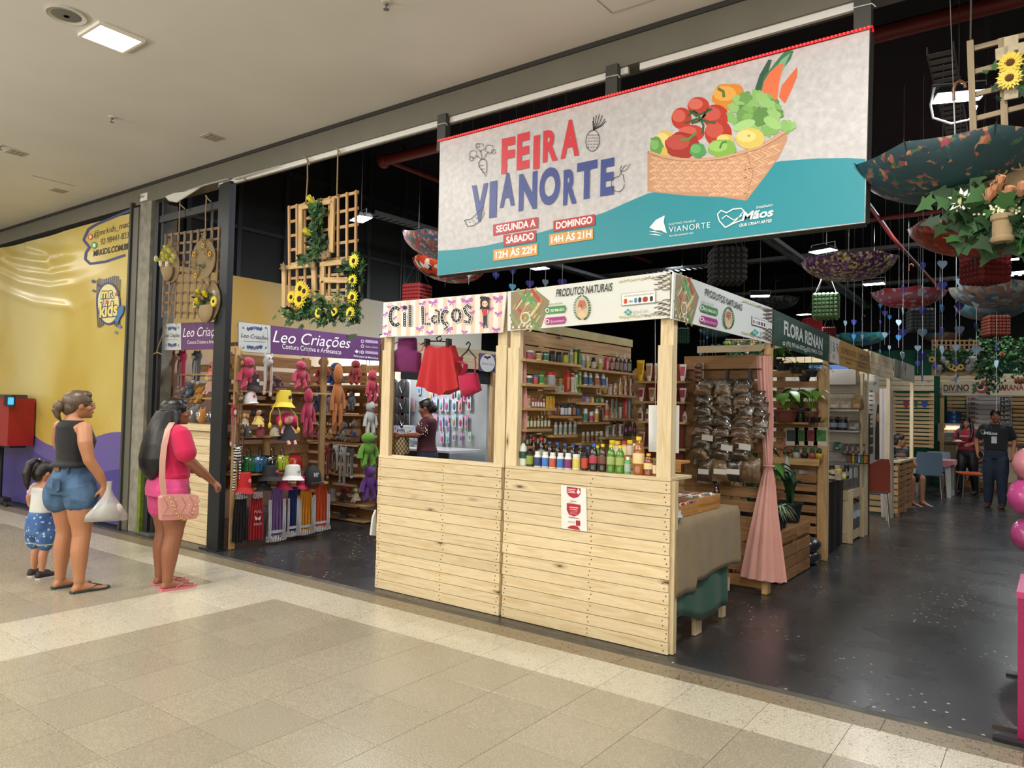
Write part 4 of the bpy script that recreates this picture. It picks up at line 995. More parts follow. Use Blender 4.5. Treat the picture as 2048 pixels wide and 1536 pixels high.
for q_ in(c1(1462,450),c1(1745,400),c1(1775,790)):bowknot(T1,*q_,-.05,.06)
m=MB()
for x,y in((1735,480),(1665,545),(1790,560),(1675,720),(1660,640),(1760,520),(1690,690)):swirl(m,*c1(x,y),-.045,.05)
ob('rope_swirls',m,ROPE,T1,world=True)
for x,y in((1733,475),(1655,550),(1790,545),(1668,730)):sunflower(T1,at(*c1(x,y),'y',-.05),.035,pet='#e0a830',name='small_sunflower',n=10)
for(x,y,r_)in((1445,705,.1),(1775,1040,.12)):
 c=at(*c1(x,y),'y',-.05);ob('burlap_pouch',MB().rings([[(c.x+r_*k_*cos(tau*i/14),-.05+.05*k_*sin(tau*i/14)-.02,c.z+z_*r_)for i in range(14)]for k_,z_ in((.1,-1),(.6,-.75),(.9,-.3),(1,.2),(.92,.55),(.8,.5))]),BURLAPL,T1,world=True)
ob('foliage',foliage(at(*c1(1730,920),'y',-.06),(.13,.04,.1),70,.05,.025,0),GRN,T1,world=True,kind='stuff')
ob('foliage',foliage(at(*c1(1730,645),'y',-.06),(.03,.02,.03),14,.03,.015,0),GRN,T1,world=True,kind='stuff')
for x,y,h in((1415,500,'#d9d84a'),(1445,530,'#d4d844'),(1395,555,'#dcdc50'),(1430,580,'#cfd040'),(1485,575,'#e2e08a'),(1350,600,'#c8d45a'),(1470,610,'#dcdc50'),(1400,600,'#d9d84a')):
 rose(T1,at(*c1(x,y),'y',-.08),.035,h,name='yellow_flower')
for x,y in((1330,585),(1425,630),(1370,625)):sunflower(T1,at(*c1(x,y),'y',-.08),.045,pet='#e8e8e0',disc='#c8c070',name='lily',n=6)
for x,y in((1700,890),(1755,900),(1690,960)):rose(T1,at(*c1(x,y),'y',-.09),.045,'#e8d43a',name='yellow_rose')
rose(T1,at(*c1(1835,885),'y',-.08),.03,'#e8e8e4',name='white_rose');rose(T1,at(*c1(1730,930),'y',-.1),.025,'#d88a6a',name='pink_rose')
sunflower(T1,at(*c1(1825,950),'y',-.1),.065,pet='#e8dc3a');sunflower(T1,at(*c1(1665,975),'y',-.09),.045,pet='#e6c23a')
k3=lambda x,y:(440+x/3.84,300+y/3.84)
T2=thing('flower_trellis','wooden lath trellis with sunflowers and ivy left of the banner','trellis',at(650,400,'y',.0),group='rope hung lath trellises')
lath_grid(T2,[k3(530,428),k3(1045,308),k3(535,1270),k3(1040,1265)],9,8,'y',-.01)
rope(T2,[(615,316),(615,360),(612,405)],v=-.03);rope(T2,[(676,297),(675,345),(674,392)],v=-.03)
rope(T2,[(607,312),(617,322),(619,330)],v=-.03);rope(T2,[(672,297),(680,303),(680,310)],v=-.03)
FR_=wood('trellis_frame','#c6a674','#a5834f',knots=False)
for a_,b_,wd in(((622,430),(620,800),.05),((868,372),(858,790),.05),((622,445),(868,392),.04),((492,890),(492,1285),.05),((720,870),(730,1275),.06),((500,905),(715,882),.04),
    ((770,878),(990,856),.045),((770,1000),(990,998),.05),((795,890),(795,1120),.04),((775,1135),(960,1145),.04),((1065,870),(1055,1275),.04)):
 plank('frame_lath',at(*k3(*a_),'y',-.035),at(*k3(*b_),'y',-.035),wd,.02,FR_,T2)
for x,y,rx,rz,n in((740,470,.09,.1,80),(740,600,.05,.15,60),(740,730,.12,.1,90),(700,820,.14,.07,70),(640,1260,.28,.07,130),(850,1265,.25,.07,120),(1040,1100,.06,.3,110),(990,900,.14,.06,70),(1030,960,.08,.14,80),(1010,1230,.12,.08,60),(620,1180,.14,.06,50),(770,1190,.04,.12,40)):
 ob('ivy',foliage(at(*k3(x,y),'y',-.06),(rx,.03,rz),n,.065,.045,1),GRN,T2,world=True,kind='stuff')
ob('ivy',foliage(at(*k3(890,1170),'y',-.06),(.14,.03,.12),120,.03,.012,0),[M('#4a6a34',.6)]*3,T2,world=True,kind='stuff')
for x,y,r_ in((620,1065,.09),(650,1085,.08),(550,1130,.07),(615,1145,.1)):sunflower(T2,at(*k3(x,y),'y',-.1),r_,pet='#e2c430')
for x,y,r_ in((1030,852,.07),(1020,1000,.065),(1020,1130,.075),(1003,1252,.065),(880,1245,.05),(755,1252,.055)):sunflower(T2,at(*k3(x,y),'y',-.1),r_,pet='#e6d83a')
rose(T2,at(*k3(712,395),'y',-.08),.055,'#e6dc48',(-.3,-.7,.6),'yellow_rose');rose(T2,at(*k3(685,640),'y',-.08),.055,'#e6dc48',(-.4,-.7,.5),'yellow_rose')
for x,y in((725,550),(670,810),(730,800),(800,815),(830,800),(490,900),(718,885)):bowknot(T2,*k3(x,y),-.07,.045)
for x,y in((560,1210),(600,1235),(580,1225)):rose(T2,at(*k3(x,y),'y',-.1),.02,'#d8a860',name='small_bud')
kr=lambda x,y:(1700+x/3.072,y/3.072)
T3=thing('flower_trellis','wide lath trellis with a burlap oval and roses at the right edge','trellis',at(1990,90,'y',.0),group='rope hung lath trellises')
OL=wood('grey_lath','#94805f','#715d40',knots=False)
for(x0,y0,x1,y1)in((738,250,765,1010),(930,235,955,900)):plank('lath',at(*kr(x0,y0),'y',-.01),at(*kr(x1,y1),'y',-.01),.03,.02,OL,T3)
plank('lath',at(*kr(1120,200),'y',-.01),at(*kr(1150,800),'y',-.01),.03,.02,OL,T3)
for y in(300,445,585,735,885):plank('lath',at(*kr(755,y),'y',.01),at(*kr(1180,y-110),'y',.01),.026,.016,OL,T3)
plank('lath',at(*kr(790,990),'y',.01),at(*kr(1180,930),'y',.01),.026,.016,OL,T3)
ob('rope',MB().tube([at(*kr(740,255),'y',.0),V((at(*kr(745,255),'y',.0).x,0,3.9))],.004,4),GREYM,T3,world=True)
for a_,b_ in(((893,340),(1110,285)),((990,220),(990,610)),((905,515),(1100,480))):plank('pale_board',at(*kr(*a_),'y',-.04),at(*kr(*b_),'y',-.04),.06,.012,M('#b9ab8e',.7,var=.2),T3)
sunflower(T3,at(*kr(985,385),'y',-.08),.062,pet='#e0c03a',disc='#5a3a1a');sunflower(T3,at(*kr(980,480),'y',-.08),.062,pet='#e6c84a',disc='#5a3a1a')
ob('ivy',foliage(at(*kr(1010,470),'y',-.05),(.08,.02,.12),30,.05,.035,1),GRN,T3,world=True,kind='stuff')
oval(T3,*kr(1005,1210),112,92,-.05,0,BURLAP);bowknot(T3,*kr(955,985),-.08,.09);rope(T3,[kr(945,960),kr(948,860),kr(960,850),kr(972,870),kr(970,960)],v=-.07,r=.008)
ob('foliage',foliage(at(*kr(760,1290),'y',-.1),(.13,.05,.12),90,.1,.07,1),GRN,T3,world=True,kind='stuff')
ob('foliage',foliage(at(*kr(1050,1380),'y',-.1),(.16,.05,.1),90,.1,.07,1),GRN,T3,world=True,kind='stuff')
for x,y in((915,1140),(880,1185),(850,1220),(970,1205),(1050,1180),(945,1235)):rose(T3,at(*kr(x,y),'y',-.15),.042,'#e2a884',(.2,-.5,.8),'peach_rose')
sunflower(T3,at(*kr(690,1235),'y',-.14),.07,pet='#e6e6dc',disc='#c8c890',name='lily',n=6)
m=MB()
for k in range(70):
 c=at(*kr(RND.gauss(940,60),RND.gauss(1290,16)),'y',-.16);m.ell(c,.007,5,4)
ob('small_white_blossoms',m,M('#dcd8b0',.7),T3,world=True,kind='stuff')
c=at(*kr(935,1400),'y',-.16)
ob('burlap_pot',MB().lathe([(.045,-.07),(.05,-.06),(.05,-.05),(.042,-.04),(.042,.03),(.05,.04),(.05,.06),(.045,.065),(.001,.06)],16,c),BURLAPL,T3,world=True)
# ================================================================ PRINTED WALLS
FOLDS=[[(230,480),(450,545),(650,525),(740,500)],[(0,570),(300,600),(500,592),(800,520),(1100,430)],[(0,600),(200,690),(450,722),(800,655),(1110,520)],[(0,700),(200,790),(430,832),(650,800),(900,690),(1110,545)],[(620,1030),(780,950),(880,900)],[(0,480),(150,580),(420,640)],[(700,330),(900,290),(1120,150)],[(0,840),(300,960),(600,1000)],[(820,330),(1000,240),(1120,130)]]
FP=[]
for F_ in FOLDS:
 q_=[at(*c1(*p_),'y',-.01)for p_ in F_];pts=[]
 for a_,b_ in zip(q_[:-1],q_[1:]):pts+=[a_.lerp(b_,i/6)for i in range(6)]
 FP.append([(p_.x,p_.z)for p_ in pts+[q_[-1]]])
def fold(x,z):
 d=0
 for L_ in FP:
  best=9
  for i in range(len(L_)-1):
   (x0,z0),(x1,z1)=L_[i],L_[i+1]
   if x<x0-.25 or x>x1+.25:continue
   t_=max(0,min(1,((x-x0)*(x1-x0)+(z-z0)*(z1-z0))/((x1-x0)**2+(z1-z0)**2+1e-9)))
   e=sqrt((x-x0-t_*(x1-x0))**2+(z-z0-t_*(z1-z0))**2)
   best=min(best,e)
  if best<.3:d+=.028*math.exp(-(best/.06)**2)
 k=min(1,max(0,(-8.35-x)/.5));return(d+.006*sin(x*5-z*3))*(.1+.9*k*k)+.012*sin(x*2.1+z*1.7)
VN=thing('vinyl_hoarding','creased yellow and purple vinyl hoarding behind the mother and child','hoarding',(-10,-.03,0))
VY,t=new('yellow_vinyl');t.b.inputs['Roughness'].default_value=.33
c=t.coord();g=t.ramp(t.noise(c,.55,2),[(.35,'#b0963e'),(.5,'#bca85a'),(.65,'#c4b67a')])
st=t.coord(scale=(1,1,1));d=t.voro(st,16);t.col(t.mix(t.mix(1.0,t.ramp(d,[(.28,.55),(.34,0.0)]),t.ramp(t.noise(c,.5,1),[(.55,0.0),(.62,1.0)]),'MULTIPLY'),g,'#d8a860'))
VP1,VP2=M('#5f5290',.35),M('#443b82',.35)
def wave(x,k):return(1.02+.13*sin((x+7.4)*1.9+1.1)if k else .72+.11*sin((x+7.4)*1.5-.5))
xs_=[-7.06-.03*i for i in range(165)]+[-12.3-.4*i for i in range(10)]
m=MB();rows=[]
NZ=[(0,lambda x:.03)]+[(0,lambda x,i=i:.03+(wave(x,0)-.03)*i/6)for i in range(1,7)]+[(1,lambda x,i=i:wave(x,0)+(wave(x,1)-wave(x,0))*i/3)for i in range(1,4)]+[(2,lambda x,i=i:wave(x,1)+(3.82-wave(x,1))*i/112)for i in range(1,113)]
grid=[[(x,-.015-fold(x,f(x)),f(x))for x in xs_]for _,f in NZ];nx=len(xs_)
for j in range(len(NZ)-1):
 m.mi=(2,1,0)[2-NZ[j+1][0]];m.add([p_ for r_ in(grid[j],grid[j+1])for p_ in r_],[(i,i+1,nx+i+1,nx+i)for i in range(nx-1)])
m.m=[{2:0,1:1,0:2}[q_]for q_ in m.m]
for r_ in range(1):pass
vo=ob('vinyl',m,[VY,VP1,VP2],VN,world=True,sharp=80)
bm_=bmesh.new();bm_.from_mesh(vo.data);bmesh.ops.remove_doubles(bm_,verts=bm_.verts,dist=.0005);bmesh.ops.recalc_face_normals(bm_,faces=bm_.faces);bm_.to_mesh(vo.data);bm_.free();vo.data.shade_smooth()
class ArtV(Art):
 def p(s,px,py):
  q_=at(px,py,'y',-.03);return V((q_.x,-.0185-fold(q_.x,q_.z)-s.step*s.lay,q_.z))
a=ArtV('y',0,(0,-1,0),step=.0005)
def fine(pts,n=6):
 o=[]
 for i in range(len(pts)):
  (x0,y0),(x1,y1)=pts[i],pts[(i+1)%len(pts)];o+=[(x0+(x1-x0)*k/n,y0+(y1-y0)*k/n)for k in range(n)]
 return o
PK=lambda L:[c1(*q_)for q_ in L]
DB='#39406a'
a.line([c1(*q_)for q_ in fine([(1110,165),(830,290),(755,335),(712,425),(765,490),(735,535),(725,590),(770,630),(900,612),(1105,540)],5)[:-5]],5,DB)
a.text('@mrkids_mao',c1(800,405),c1(1092,308),12,'#3a3a30',0,.1);a.text('92-98441-8232',c1(858,470),c1(1108,398),12,'#3a3a30',-.005,.05);a.text('MRKIDS.COM.BR',c1(798,566),c1(1100,498),11,'#2c2c28',.035,.05)
a.blob(*c1(772,400),5,6,'#a84a5a');a.blob(*c1(772,400),3,4,'#d8c060');a.blob(*c1(806,472),6,7,'#3f8a5a');a.blob(*c1(806,472),3,4,'#d8d8b0')
for k in range(13):
 x=832+k*16;y0=745+(20 if k in(0,12)else 0)+14*sin(k*.5);y1=1150+25*sin(k*.6+1)
 a.line([c1(x,y0),c1(x-8,(y0+y1)/2),c1(x,y1)],1.5,DB,1 if k==0 else 0)
a.blob(*c1(928,970),24,43,DB,26);a.blob(*c1(928,970),21,39,'#cfc48a',26)
for tx,p0,p1,h in(('mr.',(868,925),(975,918),19),('kids',(852,1085),(1008,1068),27)):
 for dx,dy,cc in((-1.2,1.2,'#39406a'),(1.4,1,'#39406a'),(0,-1.4,'#39406a'),(0,0,'#d8c668')):
  x0,y0=c1(*p0);x1,y1=c1(*p1);a.text(tx,(x0+dx,y0+dy),(x1+dx,y1+dy),h,cc,.05 if cc[1]=='3' else .03)
def star(x,y,r,h):
 X,Y=c1(x,y);a.poly([(X+(r if i%2==0 else r*.45)*sin(pi*i/5),Y-(r if i%2==0 else r*.45)*cos(pi*i/5))for i in range(10)],h)
for x,y,r,h in((920,955,5,'#b84a3a'),(1000,890,5,'#b84a3a'),(802,780,5,DB),(845,815,4,DB),(805,860,4,DB),(1000,1110,5,'#4a7ab0'),(1030,1165,5,'#4a7ab0'),(995,1215,4,'#4a7ab0')):star(x,y,r,h)
a.poly([c1(*q_)for q_ in((1000,1120),(1010,1030),(1040,985),(1068,985),(1060,1050),(1035,1090),(1010,1150))],'#3f6a9c')
a.done('printed_artwork',VN)
MU,t=new('sky_mural_print');c=t.n('TexCoord').outputs['Object'];sx=t.n('SeparateXYZ');t.l(c,sx.inputs[0])
def mrange(o,a_,b_):r=t.n('MapRange');r.inputs[1].default_value=a_;r.inputs[2].default_value=b_;t.l(o,r.inputs[0]);return r.outputs[0]
nz=t.noise(c,.9,3);f_=t.n('MixRGB');f_.inputs[0].default_value=.28;t.l(mrange(sx.outputs['Y'],.1,4.4),f_.inputs[1]);t.l(nz,f_.inputs[2])
sky=t.ramp(f_.outputs[0],[(.1,'#d9c7a4'),(.2,'#e0bd6c'),(.42,'#dcb050'),(.6,'#d9c79c'),(.78,'#cfcabb')])
low=t.mix(mrange(sx.outputs['Z'],2.0,2.35),'#dcc3ad',sky)
tree=t.noise(c,3.2,6,.4);zm=mrange(sx.outputs['Z'],1.2,2.35)
tm=t.n('Math',operation='SUBTRACT');t.l(tree,tm.inputs[0]);t.l(zm,tm.inputs[1])
t.col(t.mix(t.ramp(tm.outputs[0],[(-.0,0.0),(.06,.8)]),low,'#7a4a34'));t.b.inputs['Roughness'].default_value=.5
mw=struct('wall_mural',MB().box(-6.98,-6.9,.1,6.5,0,3.24),MU)
lw.location=(-1.0,0,0)
mf=struct('wall_mural_return',MB().box(-9.5,-6.9,6.5,6.6,0,3.24),MU)
PG,t=new('grey_pegboard');c=t.coord();t.col(t.ramp(t.noise(c,2,4),[(.3,'#8d9496'),(.7,'#a9aeb0')]));t.b.inputs['Roughness'].default_value=.5
struct('wall_jewellery',MB().box(-7.0,-5.15,4.6,4.68,.5,2.05),PG)
struct('wall_stalls_back',MB().box(-9.4,-1.6,9.4,9.5,0,2.3),M('#4a443a',.8,var=.3,scale=2))
def pallet_wall(nm,lb,p0,p1,z0,z1,n,mat,nrm,wd=.09,posts=2,jitter=.006,backing=None):
 p0,p1=V(p0),V(p1);T=thing(nm,lb,'pallet wall',(p0+p1)/2,group=None)
 d=(p1-p0).normalized();nr=V(nrm)
 for i in range(n):
  z=z0+(z1-z0)*(i+.5)/n
  plank('slat',p0+V((0,0,z))+d*RND.uniform(0,jitter),p1+V((0,0,z+RND.uniform(-.004,.004)))-d*RND.uniform(0,jitter),wd,.02,mat,T,nrm)
 for k in range(posts):
  q_=p0.lerp(p1,(k+.0)/max(1,posts-1))+d*(.05 if k==0 else-.05 if k==posts-1 else 0)-nr*.04
  plank('upright',q_+V((0,0,z0)),q_+V((0,0,z1)),.08,.05,mat,T,nrm)
 return T
pallet_wall('pallet_wall','brown slatted pallet wall behind the plush toys, rear of the left stall',(-6.88,2.5,0),(-5.1,2.5,0),.02,2.1,15,PALLET,(0,-1,0),wd=.1,posts=4)
pallet_wall('pallet_wall','slatted pallet side of the left stall behind hats and bags',(-5.32,.2,0),(-5.32,1.35,0),.6,2.1,9,PALLET,(1,0,0),wd=.12,posts=3)
pallet_wall('pallet_wall','brown slatted pallet wall behind the herb bags',(-.78,2.05,0),(-.03,2.05,0),.02,1.96,15,PALLET,(0,-1,0),wd=.09,posts=3)
plank('top_board',(-.78,2.0,2.0),(.0,2.0,2.0),.12,.02,PALLET,bpy.data.objects['pallet_wall.002'])
T=pallet_wall('pallet_wall','pale plank side wall carrying the shelves of jars and bottles',(-1.35,.1,0),(-1.35,2.02,0),1.0,2.16,10,PALLETL,(1,0,0),wd=.105,posts=5)
for z,y0,y1 in((2.11,.1,2.1),):plank('capping_print',(-1.33,.15,2.2),(-1.33,2.02,2.2),.07,.012,M('#d8c68a',.5,var=.3,scale=5),T,(1,0,0))
pallet_wall('pallet_wall','low slatted pallet wall behind the tubes of cream',(-1.34,2.06,0),(-.78,2.06,0),.6,1.96,11,PALLETL,(0,-1,0),wd=.08,posts=2)
pallet_wall('pallet_wall','tall slatted pallet partition between plants and honey stall',(-1.45,3.97,0),(-.02,3.97,0),.02,2.05,18,PALLET,(0,-1,0),wd=.075,posts=4)
plank('end_upright',(-.03,3.94,0),(-.03,3.94,2.05),.1,.02,PALLETL,bpy.data.objects['pallet_wall.005'])
T=pallet_wall('pallet_wall','whitewashed board wall at the rear of the honey stall',(-.85,6.08,0),(-.02,6.08,0),.02,2.1,16,WHITEW,(0,-1,0),wd=.125,posts=2)
pallet_wall('pallet_wall','whitewashed side boards of the honey stall',(-.85,4.1,0),(-.85,6.0,0),.02,2.1,12,WHITEW,(1,0,0),wd=.16,posts=3)
pallet_wall('pallet_wall','far slatted pine wall under the pennants',(-1.6,13.2,0),(-.08,13.2,0),.9,2.06,14,PALLETL,(0,-1,0),wd=.055,posts=3)
for k in range(3):plank('header_plank',(-1.6,13.15,2.15+k*.11),(-.08,13.15,2.15+k*.11),.1,.02,PINE2,bpy.data.objects['pallet_wall.008'])
pallet_wall('pallet_wall','back slatted wall behind the drinks menu',(-.05,15.1,0),(6.9,15.1,0),.9,2.2,15,PALLETL,(0,-1,0),wd=.065,posts=9)
GC=cloth('green_backdrop','#155038',weave=60,var=.15)
m=MB();n=200;rs=[]
for z in(0,.8,1.6,2.4,3.15):rs.append([(-3.2+10.1*i/n,15.5+.035*sin(i*.9)+.02*sin(i*.37),z)for i in range(n+1)])
m.rings(rs,False,False);tag(ob('backdrop_cloth',m,GC,sharp=80),'dark green cloth backdrop along the far wall','backdrop')
tag(ob('blue_panel',MB().box(-1.55,-.9,9.2,9.22,2.0,2.42),M('#4a6ea8',.5)),'blue panel seen behind the hooks of the green stall sign','panel')
BX=thing('stall_header','plank header board of the jewellery stall over the aisle','fascia',(-5,3.5,2.2))
for k in range(3):plank('plank',(-5.0,2.6,2.16+k*.1),(-5.0,5.2,2.16+k*.1),.095,.02,PINE2,BX,(1,0,0))
plank('post',(-5.0,4.55,0),(-5.0,4.55,2.3),.09,.06,PALLETL,BX,(1,0,0))
ob('dark_valance',MB().box(-5.04,-5.02,2.6,5.2,1.9,2.12),M('#191a1c',.8),BX,world=True)
SG=thing('hanging_sign','white and purple hanging sign with a ribbon doll mark at the jewellery stall','sign',at(975,722,'x',-4.97))
q_=[at(*p_,'x',-4.97)for p_ in((960,706),(994,710),(994,746),(959,742))];ob('canvas',MB().add(q_+[p_-V((.01,0,0))for p_ in q_],[(0,1,2,3),(7,6,5,4),(0,4,5,1),(1,5,6,2),(2,6,7,3),(3,7,4,0)]),M('#5c4a78',.5),SG,world=True)
a=Art('x',-4.965,(1,0,0));a.blob(975,726,15,18,'#dcdcdc',20);a.blob(975,716,2.5,3,'#4a2a1c');a.blob(971,714,3,2.4,'#4a2a1c');a.blob(979,714,3,2.4,'#4a2a1c')
a.text('Marina Santa',(964,729),(987,731),4.5,'#8a2a4a');a.done('printed_artwork',SG)
# ================================================================ PRODUCTS
ORD=['first','second','third','fourth','fifth','sixth','seventh','eighth','ninth','tenth','eleventh','twelfth','thirteenth','fourteenth','fifteenth','sixteenth','seventeenth','eighteenth','nineteenth','twentieth']
CN={}
def cname(h):
 r,g,b=[int(h[i:i+2],16)for i in(1,3,5)];mx,mn=max(r,g,b),min(r,g,b);d=mx-mn
 if mx<60:return 'black'
 if d<26:return 'white' if mx>195 else 'grey' if mx>95 else 'dark grey'
 hue=(60*(((g-b)/d)%6)if mx==r else 60*((b-r)/d+2)if mx==g else 60*((r-g)/d+4))
 n=('red' if hue<14 or hue>345 else 'orange' if hue<36 else 'yellow' if hue<66 else 'green' if hue<160 else 'teal' if hue<195 else 'blue' if hue<255 else 'purple' if hue<300 else 'pink')
 if n=='orange' and mx<150:n='brown'
 if n in('orange','yellow')and mn>150:n='cream'
 if n=='red' and mn>110:n='pink'
 if mx<110 and n not in('brown',):n='dark '+n
 return n
def shp():
 S={}
 def mk(k,body,cap,label,n=14):
  S[k]=[MB().lathe(body,n).mesh('body'),MB().lathe(cap,n).mesh('cap')if isinstance(cap,list)else cap,MB().lathe(label,n).mesh('label')if isinstance(label,list)else label]
 mk('jar',[(.01,0),(.46,.0),(.5,.03),(.5,.74),(.44,.8),(.44,.82)],[(.47,.8),(.48,.82),(.48,.98),(.45,1),(.01,1)],[(.505,.14),(.508,.15),(.508,.68),(.505,.69)])
 mk('pill',[(.01,0),(.46,0),(.5,.03),(.5,.68),(.42,.78),(.3,.82),(.3,.84)],[(.36,.81),(.38,.82),(.38,.98),(.35,1),(.01,1)],[(.505,.08),(.508,.09),(.508,.62),(.505,.63)])
 mk('pet',[(.01,0),(.42,0),(.48,.04),(.48,.22),(.46,.25),(.48,.28),(.48,.6),(.4,.74),(.2,.86),(.17,.88),(.17,.92)],[(.22,.9),(.23,.91),(.23,.99),(.2,1),(.01,1)],[(.485,.3),(.49,.31),(.49,.56),(.485,.57)])
 mk('flask',[(.01,0),(.46,0),(.5,.03),(.5,.7),(.4,.78),(.22,.82),(.22,.84)],[(.26,.83),(.27,.84),(.27,.99),(.24,1),(.01,1)],[(.505,.15),(.508,.16),(.508,.6),(.505,.61)])
 mk('spray',[(.01,0),(.46,0),(.5,.02),(.5,.6),(.3,.72),(.16,.76),(.16,.78)],[(.2,.76),(.2,.86),(.15,.87),(.15,.98),(.1,1),(.01,1)],[(.505,.12),(.508,.13),(.508,.5),(.505,.51)])
 mk('tub',[(.01,0),(.42,0),(.5,.05),(.5,.78),(.49,.8)],[(.52,.78),(.54,.8),(.54,.96),(.5,1),(.01,1)],[(.508,.1),(.51,.11),(.51,.7),(.508,.71)])
 f=lambda P_:MB().rings([[(r*cos(tau*i/14),r*.5*sin(tau*i/14),z)for i in range(14)]for r,z in P_])
 S['lotion']=[f([(.3,0),(.42,.02),(.5,.3),(.48,.6),(.34,.76),(.22,.8)]).mesh('body'),f([(.24,.79),(.26,.8),(.24,.99),(.1,1)]).mesh('cap'),MB().rings([[(-.32,-.262,z),(.32,-.262,z),(.32,-.25,z),(-.32,-.25,z)]for z in(.16,.58)]).mesh('label')]
 S['tube']=[MB().rings([[(a_*cos(tau*i/14),b_*sin(tau*i/14),z)for i in range(14)]for a_,b_,z in((.34,.3,.14),(.38,.3,.3),(.44,.2,.65),(.5,.03,.97),(.5,.02,1))]).mesh('body'),MB().lathe([(.01,0),(.27,0),(.29,.02),(.27,.15),(.2,.16)],14).mesh('cap'),MB().rings([[(x*(.27+.1*z),-(.315-.3*(z-.3)**1.0),z)for x in(-1,-.5,0,.5,1)]+[(x*(.27+.1*z),-(.305-.3*(z-.3)**1.0),z)for x in(1,.5,0,-.5,-1)]for z in(.3,.5,.7,.85)]).mesh('label')]
 S['box']=[MB().box(-.5,.5,-.35,.35,0,1).mesh('body'),MB().box(-.502,.502,-.352,.352,.8,.95).mesh('band'),MB().box(-.36,.36,-.356,-.35,.15,.7).mesh('label')]
 for v in S.values():
  for me in v:
   if me:me.materials.append(BLACK)
 return S
SHP=shp()
KN={'jar':'jar','pill':'supplement bottle','pet':'bottle','flask':'flask','spray':'spray bottle','tub':'tub','lotion':'lotion bottle','tube':'cream tube','box':'carton'}
def cmat(h,k):
 if k=='clear':return M(h,.08,trans=.0,coat=.6)
 return M(h,.32)
def product(kind,pos,w_,h,cols,lb,grp,rz=0,dp=1.0):
 """cols: body, cap, label, body finish"""
 nm={'pill':'supplement_bottle','pet':'bottle','spray':'spray_bottle','lotion':'lotion_bottle','tube':'cream_tube','box':'carton'}.get(kind,kind)
 b,c_,l_=SHP[kind];fin=cols[3]if len(cols)>3 else ''
 T=ob(nm,b,[cmat(cols[0],fin)],loc=pos,rot=(0,0,rz),scale=(w_,w_*dp,h));tag(T,lb,KN[kind].split()[-1],grp)
 if c_:ob('cap' if kind!='box' else 'printed_band',c_,[M(cols[1],.35)],T)
 if l_ and cols[2]:ob('label',l_,[M(cols[2],.5)],T)
 return T
def row(A,B_,ax,v,items,where,grp,dpt=.13,board=True,par=None,mat=PALLETL,lift=0,ztop=None,inset=.055,rz=None):
 """a shelf board whose front edge runs A-B (pixels, on plane ax=v), with products standing on it"""
 a_,b_=at(*A,ax,v),at(*B_,ax,v)
 z=(a_.z+b_.z)/2+.008 if ztop is None else ztop
 nin=V((-1,0,0))if ax=='x' else V((0,1,0))
 if board:
  p0,p1=V((a_.x,a_.y,z-.012))+nin*dpt/2,V((b_.x,b_.y,z-.012))+nin*dpt/2
  plank('shelf_board',p0,p1,dpt,.02,mat,par,(0,0,1))
 seen={}
 for it in items:
  kind,px,hp,wp=it[:4];cols=it[4:]
  vv=v+(nin.x if ax=='x' else nin.y)*inset
  pos=at(px,A[1]+(B_[1]-A[1])*(px-A[0])/(B_[0]-A[0]),ax,vv);pos.z=z-.0015
  dz=depth(pos)/F_PX;h,w_=hp*dz,wp*dz
  base=lambda i2:'%s %s%s on %s'%(cname(i2[4]),KN[i2[0]],(' with %s cap'%cname(i2[5]))if i2[0]!='box' else '',where)
  lb=base(it);seen[lb]=seen.get(lb,0)+1
  if sum(base(i2)==lb for i2 in items)>1:lb=ORD[seen[lb]-1]+' '+lb
  product(kind,pos,w_,h,cols,lb,grp,rz if rz is not None else(pi/2 if ax=='x' else 0),.8)
G8=lambda x,y:(1030+x/5.12,660+y/5.12)
def I(kind,x,top,bot,w_,*cols):return(kind,1030+x/5.12,(bot-top)/5.12,w_/5.12)+cols
ST8=thing('wall_shelf','stepped plank shelves along the jar wall of the corner stall','shelf',(-1.27,1.1,1.2))
GR='products on the plank wall shelves'
K='#1c1c1e';Wh='#e2e2de'
row(G8(100,288),G8(690,375),'x',-1.2,[I('tub',150,195,290,84,'#3f6aa8',Wh,'#b8485a'),I('jar',238,205,300,78,Wh,K,'#c9a05a'),I('jar',312,215,312,74,'#dfe0da','#1c5a42','#2f7a5a'),I('jar',378,202,318,70,'#202224',K,'#34383a'),I('jar',446,215,328,66,'#202224',K,'#34383a'),I('jar',515,225,340,66,'#8a9a38','#22382a','#a8b03c'),I('pill',572,190,345,44,'#c8ccc8','#b8b8b4','#8a9a8a'),I('box',612,190,355,44,'#c8b43c','#2a5a34','#d8c85a'),I('box',652,195,358,34,'#1f7a44','#1c6a3c','#2a8a50')],'the top wall shelf, left half',GR,par=ST8)
row(G8(680,400),G8(1240,444),'x',-1.2,[I('pill',695,262,395,44,'#c8d0d4',Wh,'#9aa8b8'),I('pill',740,268,400,46,'#d4d8d4',Wh,'#c8c05a'),I('pill',802,280,402,60,K,K,'#c8c8c4'),I('pill',868,290,405,62,'#d0d2cc',Wh,'#b0b048'),I('box',935,262,402,50,'#d0566a','#c84a60','#e8a0a8'),I('spray',990,230,405,42,'#5a2830','#c03038','#b88a80'),I('spray',1040,212,408,42,'#2a1a20','#c8c4c4','#9a8088'),I('spray',1082,220,410,40,'#2a1a20','#c8c4c4','#8a7880'),I('spray',1122,228,415,40,'#241c30','#d0d0d4','#8a80a0'),I('spray',1168,220,418,54,'#2a2a28','#d0d0d4','#7a9070')],'the top wall shelf, right half',GR,par=ST8)
